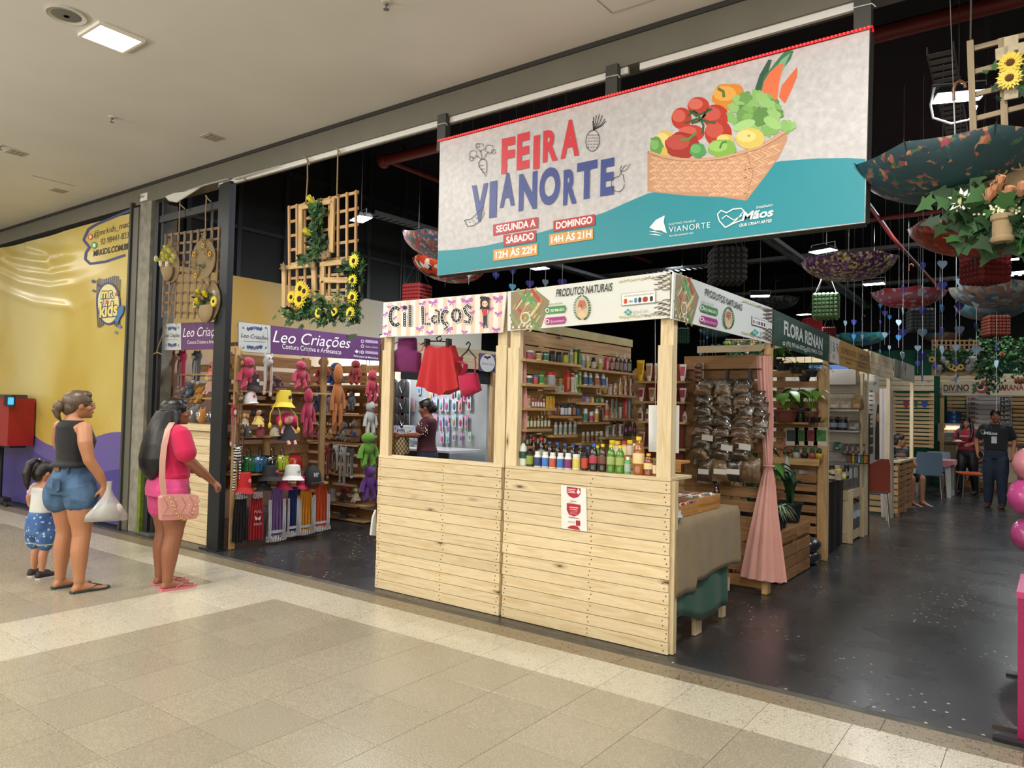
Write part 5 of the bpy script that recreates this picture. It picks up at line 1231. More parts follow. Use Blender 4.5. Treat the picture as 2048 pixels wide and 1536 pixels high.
row(G8(100,545),G8(425,582),'x',-1.2,[I('tub',142,455,540,66,'#d4d4cc',Wh,'#38503c'),I('tub',207,452,545,60,'#4878b0','#3f6aa8','#c04a5a'),I('jar',268,430,555,72,'#c8b430','#2a7a40','#3a8a48'),I('tub',365,428,560,104,'#c4c8c4','#c03a3a','#a8aeb0')],'the second wall shelf, left end',GR,par=ST8)
row(G8(440,632),G8(690,657),'x',-1.2,[I('box',462,552,628,78,'#b8bab0','#9a6a5a','#80907c'),I('box',455,480,552,78,'#c4c4b8','#90988a','#a08a7a')if False else I('tub',420,560,628,10,Wh,Wh,None),I('box',530,410,632,60,'#b83a2c','#a02a20','#d87a5a'),I('box',587,438,636,34,'#d4cfc0','#a84038','#b8b090'),I('box',622,408,638,34,'#d8d8cc','#3a6a3c','#7a9a60'),I('box',660,412,640,34,'#6a9a4a','#d0d0c0','#90b060')],'the low second shelf of cartons',GR,par=ST8)
row(G8(690,562),G8(950,590),'x',-1.2,[I('pill',718,420,555,56,'#d8dadc',Wh,'#3a5a78'),I('pill',770,428,558,48,'#d8dadc',Wh,'#3a78b0'),I('pill',835,432,562,60,'#d8dadc',Wh,'#b0705a'),I('pill',900,438,566,56,'#d8dadc',Wh,'#3a6aa8'),I('pill',938,470,568,26,'#d0d2d0',Wh,'#b8b8b0')],'the second wall shelf, middle',GR,par=ST8)
row(G8(945,655),G8(1245,688),'x',-1.2,[I('box',972,545,648,40,'#d8cfc8','#c08a88','#c89a98'),I('lotion',1025,535,655,60,'#d6c4b0','#cdb89e','#b08860'),I('lotion',1076,482,660,50,'#ddc8b0','#d8c4ac','#c09060'),I('lotion',1132,488,665,52,'#dccabc','#d4c4b4','#b86a58'),I('lotion',1184,492,668,48,'#d8b8b0','#dccabc','#b06058')],'the second wall shelf, right end',GR,par=ST8)
row(G8(115,793),G8(425,820),'x',-1.2,[I('box',135,665,785,40,'#c8b49a','#b8584a','#c08a70')]+[I('flask',182+28*k,690+k*2,790,27,['#8a2028','#902a30','#a03038','#8a2028','#b04048'][k],['#d88a90','#c84a50','#c03038','#b02830',Wh][k],'#d8d8d4')for k in range(5)]+[I('box',330,670,790,30,'#c8a83a','#b8982c','#d88a3a'),I('box',362,668,790,30,'#ccac40','#b89830','#d88a3a'),I('box',392,670,790,28,'#c8a83a','#a8882c','#c87a3a')],'the third wall shelf, left end',GR,par=ST8)
row(G8(680,742),G8(930,760),'x',-1.2,[I('box',725,680,740,80,'#8a6a98','#5a80a0','#a8a0b8'),I('box',790,684,742,34,'#c8a860','#b07a50','#d8c890'),I('box',832,686,745,40,'#4a5a58','#384a48','#8a9a90'),I('box',880,690,745,60,'#5a7a50','#80a070','#c8c8a8')],'the third wall shelf, flat cartons',GR,par=ST8)
row(G8(400,885),G8(685,888),'x',-1.2,[I('pill',420,750,880,50,'#24201e',K,'#7a3a40'),I('pill',482,755,882,56,K,K,'#c8ccd0'),I('pill',520,760,882,40,K,K,'#b8bcc4'),I('pill',555,755,884,50,K,K,'#c8ccd0'),I('pill',604,755,884,48,'#20262a',K,'#a06a50'),I('pill',644,770,884,40,'#1c3a58',K,'#2a6aa0')],'the dark ledge of black bottles',GR,par=ST8,mat=CRATE)
row(G8(680,943),G8(970,955),'x',-1.2,[I('pill',718,805,940,62,'#d4d8d8',Wh,'#4a8a80'),I('pill',778,840,942,52,'#e0ddd8',Wh,'#b05a78'),I('pill',832,808,942,58,'#d8d8d4',Wh,'#c88a3a'),I('pill',880,820,942,30,K,K,None),I('pet',935,725,945,62,'#b08a80','#d0ccc8','#a8504a')],'the fourth wall shelf, middle',GR,par=ST8)
row(G8(955,905),G8(1225,918),'x',-1.2,[I('tube',995,700,900,50,'#9aa098','#a8aaa4','#506a58'),I('tube',1037,698,902,36,'#9aa098','#a8aaa4','#506a58'),I('box',1075,758,905,30,'#b0b4b0','#40443c','#d8d8d4'),I('box',1125,698,905,44,'#b04a40','#8a2a24','#d0807a'),I('tube',1168,700,908,38,'#8a96a0','#a8a0b0','#7a8a98')],'the fourth wall shelf, right end',GR,par=ST8)
row(G8(115,1012),G8(385,1030),'x',-1.2,[I('flask',130+36*k,885-(k%2)*4,1015,34,'#5a5440',['#d0c030','#2a6a3a','#c0302c','#d0c030',Wh,'#b83a30','#d0c030'][k],'#c8c0a0')for k in range(7)],'the fourth wall shelf, tonics at the curtain',GR,par=ST8)
row(G8(385,1075),G8(645,1088),'x',-1.2,[I('flask',415+49*k,945,1075,46,'#b8bab4','#c8c8c4','#8a9a94')for k in range(5)],'the fifth wall shelf, grey squeeze flasks',GR,par=ST8)
row(G8(680,1152),G8(915,1165),'x',-1.2,[I('pill',698+46*k,1045,1150,44,'#d0ccc4',Wh,['#a87a40','#9a8a60','#8a4a48','#8a7a58','#8a8a70'][k])for k in range(5)],'the lowest wall shelf, small white bottles',GR,par=ST8)
row(G8(920,1098),G8(1110,1108),'x',-1.2,[I('box',955,950,1095,60,'#b8b8b0','#50504a','#4a5a48'),I('box',1015,945,1100,36,'#c8c8c4',K,'#44443e'),I('box',1085,945,1105,44,'#cfcfcc',K,'#44443e'),I('pet',1135,960,1100,44,'#1e1a24','#2a3a78','#8a5a78'),I('pet',1178,935,1100,44,'#1e1a24','#b0b0ac','#8a5a78'),I('pet',1222,960,1100,44,'#1e1a24','#20202a','#6a4a68')],'the lowest wall shelf, right end',GR,par=ST8)
row(G8(110,1190),G8(350,1195),'x',-1.2,[I('flask',125+36*k,1080-(k%2)*6,1180,32,'#3c2c28',['#c0302c',Wh,'#b83a30',K,'#3a6a70','#a8a040'][k],'#a89a84')for k in range(6)],'the lowest wall shelf beside the curtain',GR,par=ST8)
RPN=thing('wall_shelf','dark red panel with thin shelves of cream tubes on the rear wall','shelf',(-1,2.0,1.5))
ob('red_panel',MB().box(-1.16,-.77,1.985,2.0,1.0,1.99),M('#7c2a1c',.5,var=.15),RPN,world=True)
G2_='creams on the red panel shelves'
row(G8(1220,530),G8(1750,528),'y',1.85,[I('tube',1283,280,498,92,'#e0b81c','#d8b010','#c89010'),I('tube',1372,338,522,76,'#d8ccc0','#d4cec8','#b08060'),I('tube',1440,338,522,30,'#d8ccc0','#d4cec8','#b08060'),I('tube',1615,335,515,50,'#dccfc6','#d8d0ca','#b07a50'),I('tube',1718,345,518,76,'#e0d0ce','#dcd4d0','#b03a50')],'the top red panel shelf',G2_,par=RPN,rz=0)
row(G8(1220,735),G8(1740,738),'y',1.85,[I('tube',1290,585,722,74,'#d8c8c0','#d4c8c4','#a03448'),I('tube',1402,583,722,80,'#d4c4b0','#d0c4b4','#a8804a'),I('tube',1625,585,725,72,'#c8b8a0','#c8bca8','#9a7a50'),I('tube',1718,588,728,78,'#dcc8c4','#d8ccc8','#a03448')],'the middle red panel shelf',G2_,par=RPN,rz=0)
row(G8(1245,940),G8(1740,945),'y',1.85,[I('lotion',1282,795,932,66,'#d8cfc0','#c8c0b8','#8a4040'),I('lotion',1352,810,935,46,'#d8cfc0','#c8c0b8','#8a4040'),I('lotion',1738,832,940,50,'#cfc4b4','#c8c0b8','#a07a6a')],'the third red panel shelf',G2_,par=RPN,rz=0)
row(G8(1240,1205),G8(1740,1215),'y',1.85,[I('tube',1295,1040,1190,78,'#b8a898','#b8aca4','#8a5048')],'the lowest red panel shelf',G2_,par=RPN,rz=0)
GF='bottles lined up on the stall ledge'
def led(items,yv,where,zt=1.123):row((1030,945),(1345,965),'y',yv,items,where,GF,board=False,ztop=zt,inset=0,rz=0)
led([I('pet',80,1140,1400,92,'#d4d8d4','#1c4a38','#1f4a3c'),I('jar',150,1245,1405,82,'#24281c',K,'#8a9a3a'),
 I('pill',230,1255,1415,78,Wh,Wh,'#33406c'),I('pill',308,1258,1420,76,Wh,Wh,'#3f78c0'),I('pill',383,1262,1422,76,Wh,Wh,'#b8583c'),I('pill',463,1266,1428,78,Wh,Wh,'#3a70b8'),I('pill',541,1272,1438,80,Wh,Wh,'#7c3068'),I('jar',626,1280,1442,84,'#d8d0a8',Wh,'#d0c05a'),
 I('jar',712,1262,1452,76,'#161616',K,'#b8402c'),I('pet',802,1180,1462,98,'#1a0e12','#2a5ab0','#a83a48','clear'),I('pet',893,1188,1475,90,'#2c1612','#d8c020','#6a4038','clear'),I('pet',980,1195,1482,96,'#4a7c1c','#d8c020','#98a868','clear'),I('pet',1072,1203,1490,98,'#4c7e1e','#d8c020','#98a858','clear'),I('flask',1152,1322,1498,74,'#5aa060','#e6e6e2','#a0b0a0'),
 I('pet',1262,1112,1504,128,'#94581c','#d8c020','#dcc890','clear'),I('pet',1364,1288,1515,104,'#7c3a18','#d8b020','#dcc890','clear'),I('flask',1438,1332,1520,64,'#7a4020','#2a7a58','#dcd0b0','clear')],.06,'the stall ledge')
led([I('pet',350 if k==0 else 430+(k-1)*78,1142+k*5,1395,82,'#150f12','#2a5ab0','#2a2428','clear')for k in range(6)]+[I('pet',182,1105,1390,86,'#241214','#b83038','#5a3a34','clear'),I('pet',262,1110,1395,90,'#201214','#b83038','#9aa890','clear'),I('pet',840,1172,1420,74,'#4a7c1c','#d8c020','#98a868','clear')],.2,'the stall ledge, rear row')
bxs=plank('riser',(-.62,.42,1.2),(-.08,.42,1.2),.16,.02,CRATE,TB,(0,0,1));plank('riser_side',(-.62,.34,1.165),(-.08,.34,1.165),.06,.012,CRATE,TB)
led([I('jar',990,1098,1260,66,'#a8885c','#d8c020','#d8d0b8'),I('jar',1043,1102,1260,62,'#b8805c','#d8c020','#d8c8b8'),I('jar',1116,1100,1262,62,'#b89a4c','#b83030','#e0d8a0'),I('jar',1170,1088,1262,62,'#9a6a44','#d8c020','#d8c8b8'),I('jar',1222,1118,1262,50,'#b0a890',Wh,'#c8c0b0')],.42,'the riser behind the ledge',1.212)
for tx,x0,x1,y,h,cc in(('Creatine',200,262,1350,3.6,'#f0f0f0'),('Cranberry',278,342,1352,3.2,'#26406c'),('Multi',352,415,1356,3.6,'#f0f0f0'),('Melatonina',430,498,1358,3,'#f0f0f0'),('Omega 3',510,572,1365,3.6,'#f0e8f0'),('Vita C',598,655,1368,3.4,'#7a7a2a')):
 pass
TBL=thing('display_table','pine display table under burlap and green cloth at the corner post','table',(-.3,.65,0))
for x,y,wd in((-.04,.12,.07),(-.04,.56,.11),(-.06,1.1,.07),(-.52,.12,.07),(-.52,1.1,.07)):plank('leg',(x,y,0),(x,y,.8),wd,.03,PINE2,TBL,(1,0,0))
plank('rail',(-.03,.1,.25),(-.03,1.15,.25),.1,.02,PINE2,TBL,(1,0,0));plank('tabletop',(-.28,.06,.815),(-.28,1.22,.815),.52,.02,PINE2,TBL,(0,0,1))
def drape(name,lb,mat,x,top,n,low,amp,y0=.045,y1=1.235,back=.5,cat='tablecloth'):
 """cloth over the table: flat on top, then hanging down its aisle side; low(u) = hem height"""
 m=MB();rs=[]
 for j in range(4):rs.append([(-.3-back/2+(back/2+.3+x-.01)*j/3,y0+(y1-y0)*i/n,top+.001*sin(i))for i in range(n+1)])
 for j in range(1,12):
  f=j/11;r_=[]
  for i in range(n+1):
   u=i/n;z=top-(top-low(u))*f
   r_.append((x+amp*f*(.5+.5*sin(u*21+1.2*sin(u*6)))+.006,y0+(y1-y0)*u+amp*.4*sin(u*17)*f,z))
  rs.append(r_)
 m.rings(rs,False,False);o=ob(name,m,mat,sharp=80);md=o.modifiers.new('thickness','SOLIDIFY');md.thickness=.002;return tag(o,lb,cat)
drape('green_cloth','dark green cloth hanging below the burlap on the display table',cloth('green_cloth','#0f4a38'),.0,.829,60,lambda u:.24-.12*min(1,u*2)+.01*sin(u*9),.014,y1=1.0)
drape('burlap_cloth','frayed burlap cloth draped over the display table',BURLAP,.012,.834,60,lambda u:(.355+.01*sin(u*20))if u<.27 else .412+.012*sin(u*11),.018)
for i,(y0,y1,x0,x1,lb)in enumerate(((.1,.56,-.42,-.05,'low wooden crate of tiny oil vials, nearer the corner post'),(.58,.98,-.42,-.05,'wooden crate of lying spice bottles on the burlap, farther along'))):
 T=thing('wooden_crate',lb,'crate',((x0+x1)/2,(y0+y1)/2,.837));hh=.075 if i==0 else .1
 for a_,b_,nr in(((x1,y0),(x1,y1),(1,0,0)),((x0,y0),(x0,y1),(1,0,0)),((x0,y0),(x1,y0),(0,-1,0)),((x0,y1),(x1,y1),(0,-1,0))):
  plank('side_board',(a_[0],a_[1],.84+hh/2),(b_[0],b_[1],.84+hh/2),hh,.014,CRATE,T,nr)
 plank('base',((x0+x1)/2,y0,.845),((x0+x1)/2,y1,.845),x1-x0-.01,.008,CRATE,T,(0,0,1))
VIAL=MB().lathe([(.01,0),(.5,0),(.5,.72),(.3,.8),(.3,.82)],10).mesh('body',[BLACK]);VC=MB().lathe([(.34,.8),(.34,1),(.01,1)],10).mesh('cap',[BLACK]);VL=MB().lathe([(.51,.15),(.51,.6)],10).mesh('label',[BLACK])
def vial(pos,w_,h,cols,rot,lb,grp,nm='vial'):
 T=ob(nm,VIAL,[M(cols[0],.3)],loc=pos,rot=rot,scale=(w_,w_,h));tag(T,lb,'bottle',grp)
 ob('cap',VC,[M(cols[1],.4)],T);ob('label',VL,[M(cols[2],.5)],T)
CC=['#c8c8c4','#b83038','#d8c8a0','#6a4a30','#9a2a30','#7a8a90','#d8d4cc','#4a3a58']
for r_ in range(6):
 for k in range(9):
  vial((-.385+.058*r_,.135+.046*k,.905+RND.uniform(0,.006)),.028,.05,(RND.choice(['#7a4a34','#b8a890','#a03a40','#c8c4bc']),RND.choice(CC),'#cfcac0'),(pi/2*.8,0,RND.uniform(1.2,1.9)),'tiny oil vial in the low crate, %s row from the rack, %s from the post'%(ORD[r_],ORD[k]),'oil vials filling the low crate')
for r_ in range(3):
 for k in range(7):
  c_=[(Wh,'#b8a0a0','#d8d4d0'),('#a03a40','#c03038','#d8c8c0'),('#2a5a58','#2a7a78','#a8b8b0'),('#7a5a3c','#d8c8a0','#c8b890')][(r_+k)%4]
  vial((-.36+.1*r_,.62+.052*k,.9+.01*r_),.045,.1,c_,(0,pi/2*.92,0),'%s spice bottle in the farther crate, %s row from the aisle, %s along'%(cname(c_[0]),ORD[2-r_],ORD[k]),'spice bottles lying in the farther crate','spice_bottle')
for k in range(9):
 c_=[('#c8a890','#c03a40','#d8d0c8'),('#2c6a68','#2a8a88','#a8b8b0'),('#c8b060','#d8d0c0','#b8a080')][k%3]
 vial((-.47,.15+.05*k,.93),.045,.1,c_,(0,pi/2*.9,0),'%s spice bottle lying behind the low crate, %s from the post'%(cname(c_[0]),ORD[k]),'spice bottles lying behind the low crate','spice_bottle')
SHB=thing('bottle_rack','narrow wooden rack raising the dark tonic bottles on the table','rack',(-.62,.7,.83))
plank('rack_board',(-.62,.1,.92),(-.62,1.3,.92),.2,.02,CRATE,SHB,(0,0,1));plank('rack_face',(-.52,.1,.87),(-.52,1.3,.87),.1,.012,CRATE,SHB,(1,0,0))
for k,(px,cp,bd,l_)in enumerate(((1344,'#d8c030','#2a2018','#c8b8a0'),(1351,'#2a5ab0','#1a1214','#c89a50'),(1359,'#2a5ab0','#1a1214','#c89a50'),(1374,'#d8c030','#1a1214','#b8a8a8'),(1380,'#d8b830','#1a1214','#a88080'),(1387,'#2a5ab0','#1a1214','#9a6a70'),(1396,'#d8c030','#1a1214','#d0c060'),(1403,'#d8c030','#241810','#80a080'),(1410,'#2a5ab0','#1a1214','#5a8a60'),(1416,'#b83040','#1a1214','#8aa080'),(1423,'#2a5ab0','#1a1214','#b8b0b8'),(1429,'#2a5ab0','#1a1214','#b0a8b8'),(1436,'#d8c030','#3f8a2c','#a8b878'),(1445,'#e6e6e2','#4a9a3c','#a0b890'),(1451,'#b83040','#3a2430','#b8a8b0'))):
 p_=at(px,975,'x',-.6);p_.z=.93;hh=(.17 if k>11 else .16);y_=.14+k*.079
 product('pet',V((-.6-.07*(k%2),y_,.93)),.068,hh,(bd,cp,l_,'clear'),'%s tonic bottle with %s cap, %s along the table rack'%(cname(bd),cname(cp),ORD[k]),'tonic bottles on the table rack',pi/2)
product('pet',at(1454,1034,'x',-.1)*1,.05,.14,('#2a1a14',K,'#c8c0b0','clear'),'small dark bottle standing at the end of the farther crate',None,pi/2)if False else product('pet',V((-.1,1.06,.838)),.055,.17,('#2a1a14',K,'#c8c0b0','clear'),'small dark bottle standing at the end of the farther crate','tonic bottles on the table rack',pi/2)
m=MB().ell((-.02,.1,.875),(.055,.06,.045),14,9)
for i in range(len(m.v)):m.v[i]+=V((RND.uniform(-.012,.012),RND.uniform(-.012,.012),RND.uniform(-.008,.012)))
tag(ob('plastic_bag',m,M('#a8acac',.15,coat=.5),sharp=5),'crumpled clear plastic bag at the near corner of the burlap','bag')
HB,t=new('dried_herbs');c=t.coord(rnd=9);n_=t.noise(c,9,5,.8);oi=t.n('ObjectInfo')
base=t.ramp(oi.outputs['Random'],[(0,'#2a241c'),(.25,'#5a4630'),(.45,'#2c2c1c'),(.6,'#6a4e34'),(.8,'#33281e'),(1,'#8a6a44')])
t.col(t.mix(t.ramp(t.noise(c,3.2,4,1.5),[(.56,0.0),(.66,.55)]),t.mix(.7,base,t.ramp(n_,[(.3,.4),(.7,1.1)]),'MULTIPLY'),'#a8a49a'));t.b.inputs['Roughness'].default_value=.25
t.b.inputs['Coat Weight'].default_value=.8;t.b.inputs['Coat Roughness'].default_value=.12;t.bump(n_,.9,.05)
def pillow(sx,sz,th,seed):
 rr=random.Random(seed);m=MB();n=8;F_,Bk_=[],[]
 for j in range(n+1):
  for i in range(n+1):
   u,v_=i/n*2-1,j/n*2-1;k=(1-u**4)*(1-v_**4);wv=rr.uniform(-1,1)*.12
   F_.append((u*sx/2,-th*k*(1+wv)/2-.0005,v_*sz/2));Bk_.append((u*sx/2,th*k*(1-wv)/2+.0005,v_*sz/2))
 N_=n+1;f_=[(j*N_+i,j*N_+i+1,(j+1)*N_+i+1,(j+1)*N_+i)for j in range(n)for i in range(n)]
 m.add(F_,f_);m.add(Bk_,[q_[::-1]for q_ in f_]);return m
PW=[pillow(.14,.1,.07,s).mesh('herb_bag',[HB],60)for s in range(5)]
RACK=thing('bag_hanger_rack','dark metal rail with clips carrying the herb bags','rail',(-.35,1.9,1.95))
ob('rail',MB().tube([(-.72,1.93,1.93),(-.05,1.93,1.93)],.006,6),DKMETAL,RACK,world=True)
for x in(-.6,-.34,-.14):ob('clip',MB().box(x-.012,x+.012,1.9,1.93,1.84,1.93).box(x-.03,x+.03,1.905,1.925,1.82,1.85),BLACK,RACK,world=True)
cols_=[(-.52,15,'left'),(-.345,14,'middle'),(-.175,14,'right'),(-.07,8,'far right')]
for ci,(x,n,nm_)in enumerate(cols_):
 for k in range(n):
  z=1.8-k*.046-(.0 if ci<3 else .1);s=1.05+.02*k
  T=ob('herb_bag',PW[(k+ci)%5],[HB],loc=(x+RND.uniform(-.02,.02)-(.02*(k>8)),1.86-.02*(k%2)+(.05 if ci==3 else 0),z),rot=(radians(-38)+RND.uniform(-.2,.2),RND.uniform(-.2,.2),RND.uniform(-.2,.2)),scale=s)
  tag(T,'clear bag of dried herbs, %s from the top in the %s hanging column'%((ORD+['last'])[k],nm_),'bag','hanging columns of herb bags')
for k,(px,w_)in enumerate(((1410,15),(1443,22),(1469,22),(1500,18))):
 p_=at(px,940,'y',1.84)
 T=ob('herb_bag',PW[k%5],[HB],loc=p_,rot=(0,0,0),scale=(1.05+.2*(k>0),1,2.0));tag(T,'large flat herb bag in the bottom row, %s from the left'%ORD[k],'bag','bottom row of herb bags')
 if k in(1,2,0):ob('label',MB().box(-.045,.045,-.04,-.036,-.035,.01),M('#cfcac4',.6),T,scale=(1,1,.5))
for k in(0,1,2):
 p_=at((1415,1454,1490)[k],(870,890,888)[k],'y',1.78);tag(ob('herb_label_bag',MB().box(-.05,.05,-.004,.004,-.05,.0),M('#c8c4bc',.5),loc=p_,rot=(.1,.1,0)),'white paper label clipped on the herb bags, %s from the left'%ORD[k],'label','paper labels on the herb bags')
STR=thing('cinnamon_strip','narrow hanging strip of small cinnamon bags beside the red panel','bag strip',at(1398,770,'y',1.9))
p0,p1=at(1398,726,'y',1.93),at(1396,818,'y',1.93)
ob('backing',MB().box(p0.x-.045,p0.x+.045,1.93,1.94,p1.z,p0.z),M('#a8a29a',.3,coat=.5),STR,world=True)
for k in range(9):
 p_=p0.lerp(p1,(k+.6)/9.5);ob('cinnamon_bag',PW[k%5],[M('#7a4a30',.3,coat=.6,var=.4)],STR,loc=p_+V((0,-.02,0)),world=True,scale=(.5,.5,.45))
tag(ob('red_ribbon',MB().tube([at(x,y,'y',1.9)for x,y in((1400,903),(1393,905),(1390,912),(1389,918))],.008,6,.4),M('#8a1c20',.6)),'small red ribbon tied to the pallet wall','ribbon')
LS=thing('laminated_sheet','white laminated sheet hanging behind the corner post','sheet',at(1328,858,'y',.14))
q_=[at(*G8(*p_),'y',.14)for p_ in((1368,768),(1682,772),(1676,1262),(1368,1245))]
ob('sheet',MB().add(q_+[p_+V((0,.003,0))for p_ in q_],[(0,1,2,3),(7,6,5,4),(0,4,5,1),(1,5,6,2),(2,6,7,3),(3,7,4,0)]),M('#d9dcdc',.3),LS,world=True)
a=Art('y',.139,(0,-1,0))
for k in range(22):a.line([G8(1410,830+k*18),G8(1640-(k*37)%90,834+k*18)],.8,'#c9cccc',0 if k else 1)
a.done('printed_lines',LS)
ob('string',MB().tube([q_[0]+V((.05,0,0)),V((q_[0].x+.08,.05,2.2))],.0015,4).tube([q_[1]-V((.05,0,0)),V((q_[1].x-.08,.05,2.2))],.0015,4),M('#c8c8c4',.5),LS,world=True)
def curtain(nm,lb,mat,prof,ax,v,npl=11,dep=.5,seed=0,par=None):
 """prof: (left px, right px, y px) rows from top to bottom"""
 m=MB();rs=[];n=66
 P_=[]
 for i in range(len(prof)-1):
  for k in range(5):P_.append([prof[i][q_]+(prof[i+1][q_]-prof[i][q_])*k/5 for q_ in range(3)])
 P_.append(prof[-1])
 for l_,r_,y in P_:
  a_,b_=at(l_,y,ax,v),at(r_,y,ax,v);z=(a_.z+b_.z)/2;c_=(a_+b_)/2;c_.z=z;hw=(b_-a_).length/2;ring=[]
  for i in range(n):
   th=tau*i/n;q=1+.16*sin(npl*th+seed)+.07*sin(npl*2.3*th)
   d1,d2=hw*cos(th)*q,hw*dep*sin(th)*q
   ring.append(c_+(V((d1,d2,0))if ax=='y' else V((d2,d1,0))))
  rs.append(ring)
 m.rings(rs,False);return tag(ob(nm,m,mat,sharp=80),lb,'curtain')
PINKC=cloth('pink_sheer','#d8a094',weave=700,var=.08,alpha=.97)
curtain('pink_curtain','gathered pink sheer curtain tied at the aisle post',PINKC,[(1515,1541,712),(1517,1542,760),(1521,1545,830),(1526,1545,880),(1529,1544,915),(1533,1544,932),(1524,1548,960),(1512,1552,1020),(1499,1559,1090),(1488,1566,1158)],'y',2.0)
tag(ob('curtain_tie',MB().tube([at(1538,932,'y',2.0)+V((.045*cos(i*.5),.035*sin(i*.5),0))for i in range(14)],.008,6),PINKC),'pink tie gathering the curtain at the aisle post','tie')
curtain('pink_curtain','narrow pink sheer curtain at the left edge of the jar wall',PINKC,[(1035,1046,672),(1034,1050,700),(1035,1052,780),(1034,1053,840),(1034,1048,888)],'y',.16,npl=6)
# ================================================================ TOYS, HATS, BAGS OF THE LEFT STALL
EYEW,EYEB=M('#e8e8e4',.3),M('#101010',.25)
_tc={}
def cached(k,f):
 if k not in _tc:me=f().mesh(k.split(':')[-1]);me.materials.append(BLACK);_tc[k]=me
 return _tc[k]
def soft(m,amp=.02,seed=3):
 rr=random.Random(seed)
 for i in range(len(m.v)):
  m.v[i]+=noise_v(m.v[i]*5)*amp
 return m
def noise_v(p):return V((sin(p.x*3+p.z*2.1),cos(p.y*2.7+p.x),sin(p.z*3.1+p.y*1.7)))
def parts_for(kind):
 """(part name, mesh key, builder, colour index)"""
 E=lambda c,r,n=12,m=8:(lambda:MB().ell(c,r,n,m))
 if kind=='teddy':
  return[('body',lambda:soft(MB().ell((0,0,.32),(.24,.2,.3),14,10),.01),0),('belly',lambda:MB().ell((0,-.09,.3),(.16,.14,.2)),1),
    ('head',lambda:soft(MB().ell((0,-.02,.72),(.23,.2,.21),14,10),.01),0),('muzzle',lambda:MB().ell((0,-.2,.67),(.1,.09,.075)),1),
    ('ear',lambda:MB().ell((-.17,0,.9),(.07,.04,.08)),0),('ear',lambda:MB().ell((.17,0,.9),(.07,.04,.08)),0),
    ('arm',lambda:MB().tube([(-.2,-.04,.5),(-.3,-.12,.36),(-.28,-.2,.24)],[.08,.08,.085],8),0),('arm',lambda:MB().tube([(.2,-.04,.5),(.3,-.12,.36),(.28,-.2,.24)],[.08,.08,.085],8),0),
    ('leg',lambda:MB().tube([(-.14,-.05,.1),(-.2,-.3,.08),(-.22,-.38,.12)],[.11,.1,.11],9),0),('leg',lambda:MB().tube([(.14,-.05,.1),(.2,-.3,.08),(.22,-.38,.12)],[.11,.1,.11],9),0),
    ('eye',lambda:MB().ell((-.08,-.185,.76),.025,8,6),2),('eye',lambda:MB().ell((.08,-.185,.76),.025,8,6),2),('nose',lambda:MB().ell((0,-.285,.69),(.03,.02,.02),8,6),2)]
 if kind=='long':
  return[('body',lambda:soft(MB().ell((0,0,.52),(.17,.13,.22),12,9),.006),0),('head',lambda:soft(MB().ell((0,-.02,.84),(.17,.15,.16),12,9),.006),0),('neck',lambda:MB().tube([(0,0,.66),(0,0,.76)],.07,8),0),
    ('arm',lambda:MB().tube([(-.1,0,.66),(-.22,-.03,.5),(-.26,-.04,.34),(-.27,-.05,.27)],[.055,.06,.065,.075],8),0),('arm',lambda:MB().tube([(.1,0,.66),(.22,-.03,.52),(.25,-.04,.36),(.26,-.05,.3)],[.055,.06,.065,.075],8),0),
    ('leg',lambda:MB().tube([(-.07,0,.36),(-.13,-.03,.2),(-.14,-.05,.07),(-.14,-.1,.04)],[.085,.075,.075,.085],8),0),('leg',lambda:MB().tube([(.07,0,.36),(.13,-.03,.2),(.13,-.05,.07),(.13,-.1,.04)],[.085,.075,.075,.085],8),0),
    ('muzzle',lambda:MB().ell((0,-.12,.8),(.07,.05,.045)),1),('eye',lambda:MB().ell((-.05,-.125,.88),.018,7,5),2),('eye',lambda:MB().ell((.05,-.125,.88),.018,7,5),2)]
 if kind=='hood':
  return[('hood',lambda:soft(MB().ell((0,0,.84),(.17,.14,.15),14,10),.008),0),('muzzle',lambda:MB().ell((0,-.13,.8),(.09,.06,.06)),1),
    ('ear',lambda:MB().ell((-.14,0,.96),(.045,.03,.06)),0),('ear',lambda:MB().ell((.14,0,.96),(.045,.03,.06)),0),
    ('flap',lambda:MB().tube([(-.1,0,.78),(-.13,-.02,.6),(-.12,-.02,.35),(-.14,-.02,.12)],[.07,.065,.055,.05],8,.5),0),('flap',lambda:MB().tube([(.1,0,.78),(.12,-.02,.58),(.13,-.02,.32),(.11,-.02,.06)],[.07,.065,.055,.05],8,.5),0),
    ('lining',lambda:MB().tube([(-.06,-.03,.74),(-.08,-.05,.4),(-.1,-.05,.14)],[.035,.03,.025],6,.4),1),('lining',lambda:MB().tube([(.06,-.03,.74),(.09,-.05,.4),(.08,-.05,.1)],[.035,.03,.025],6,.4),1),
    ('pompom',lambda:MB().ell((-.14,-.02,.07),.06,8,6),1),('pompom',lambda:MB().ell((.11,-.02,.03),.06,8,6),1),
    ('eye',lambda:MB().ell((-.06,-.135,.89),.022,7,5),2),('eye',lambda:MB().ell((.06,-.135,.89),.022,7,5),2)]
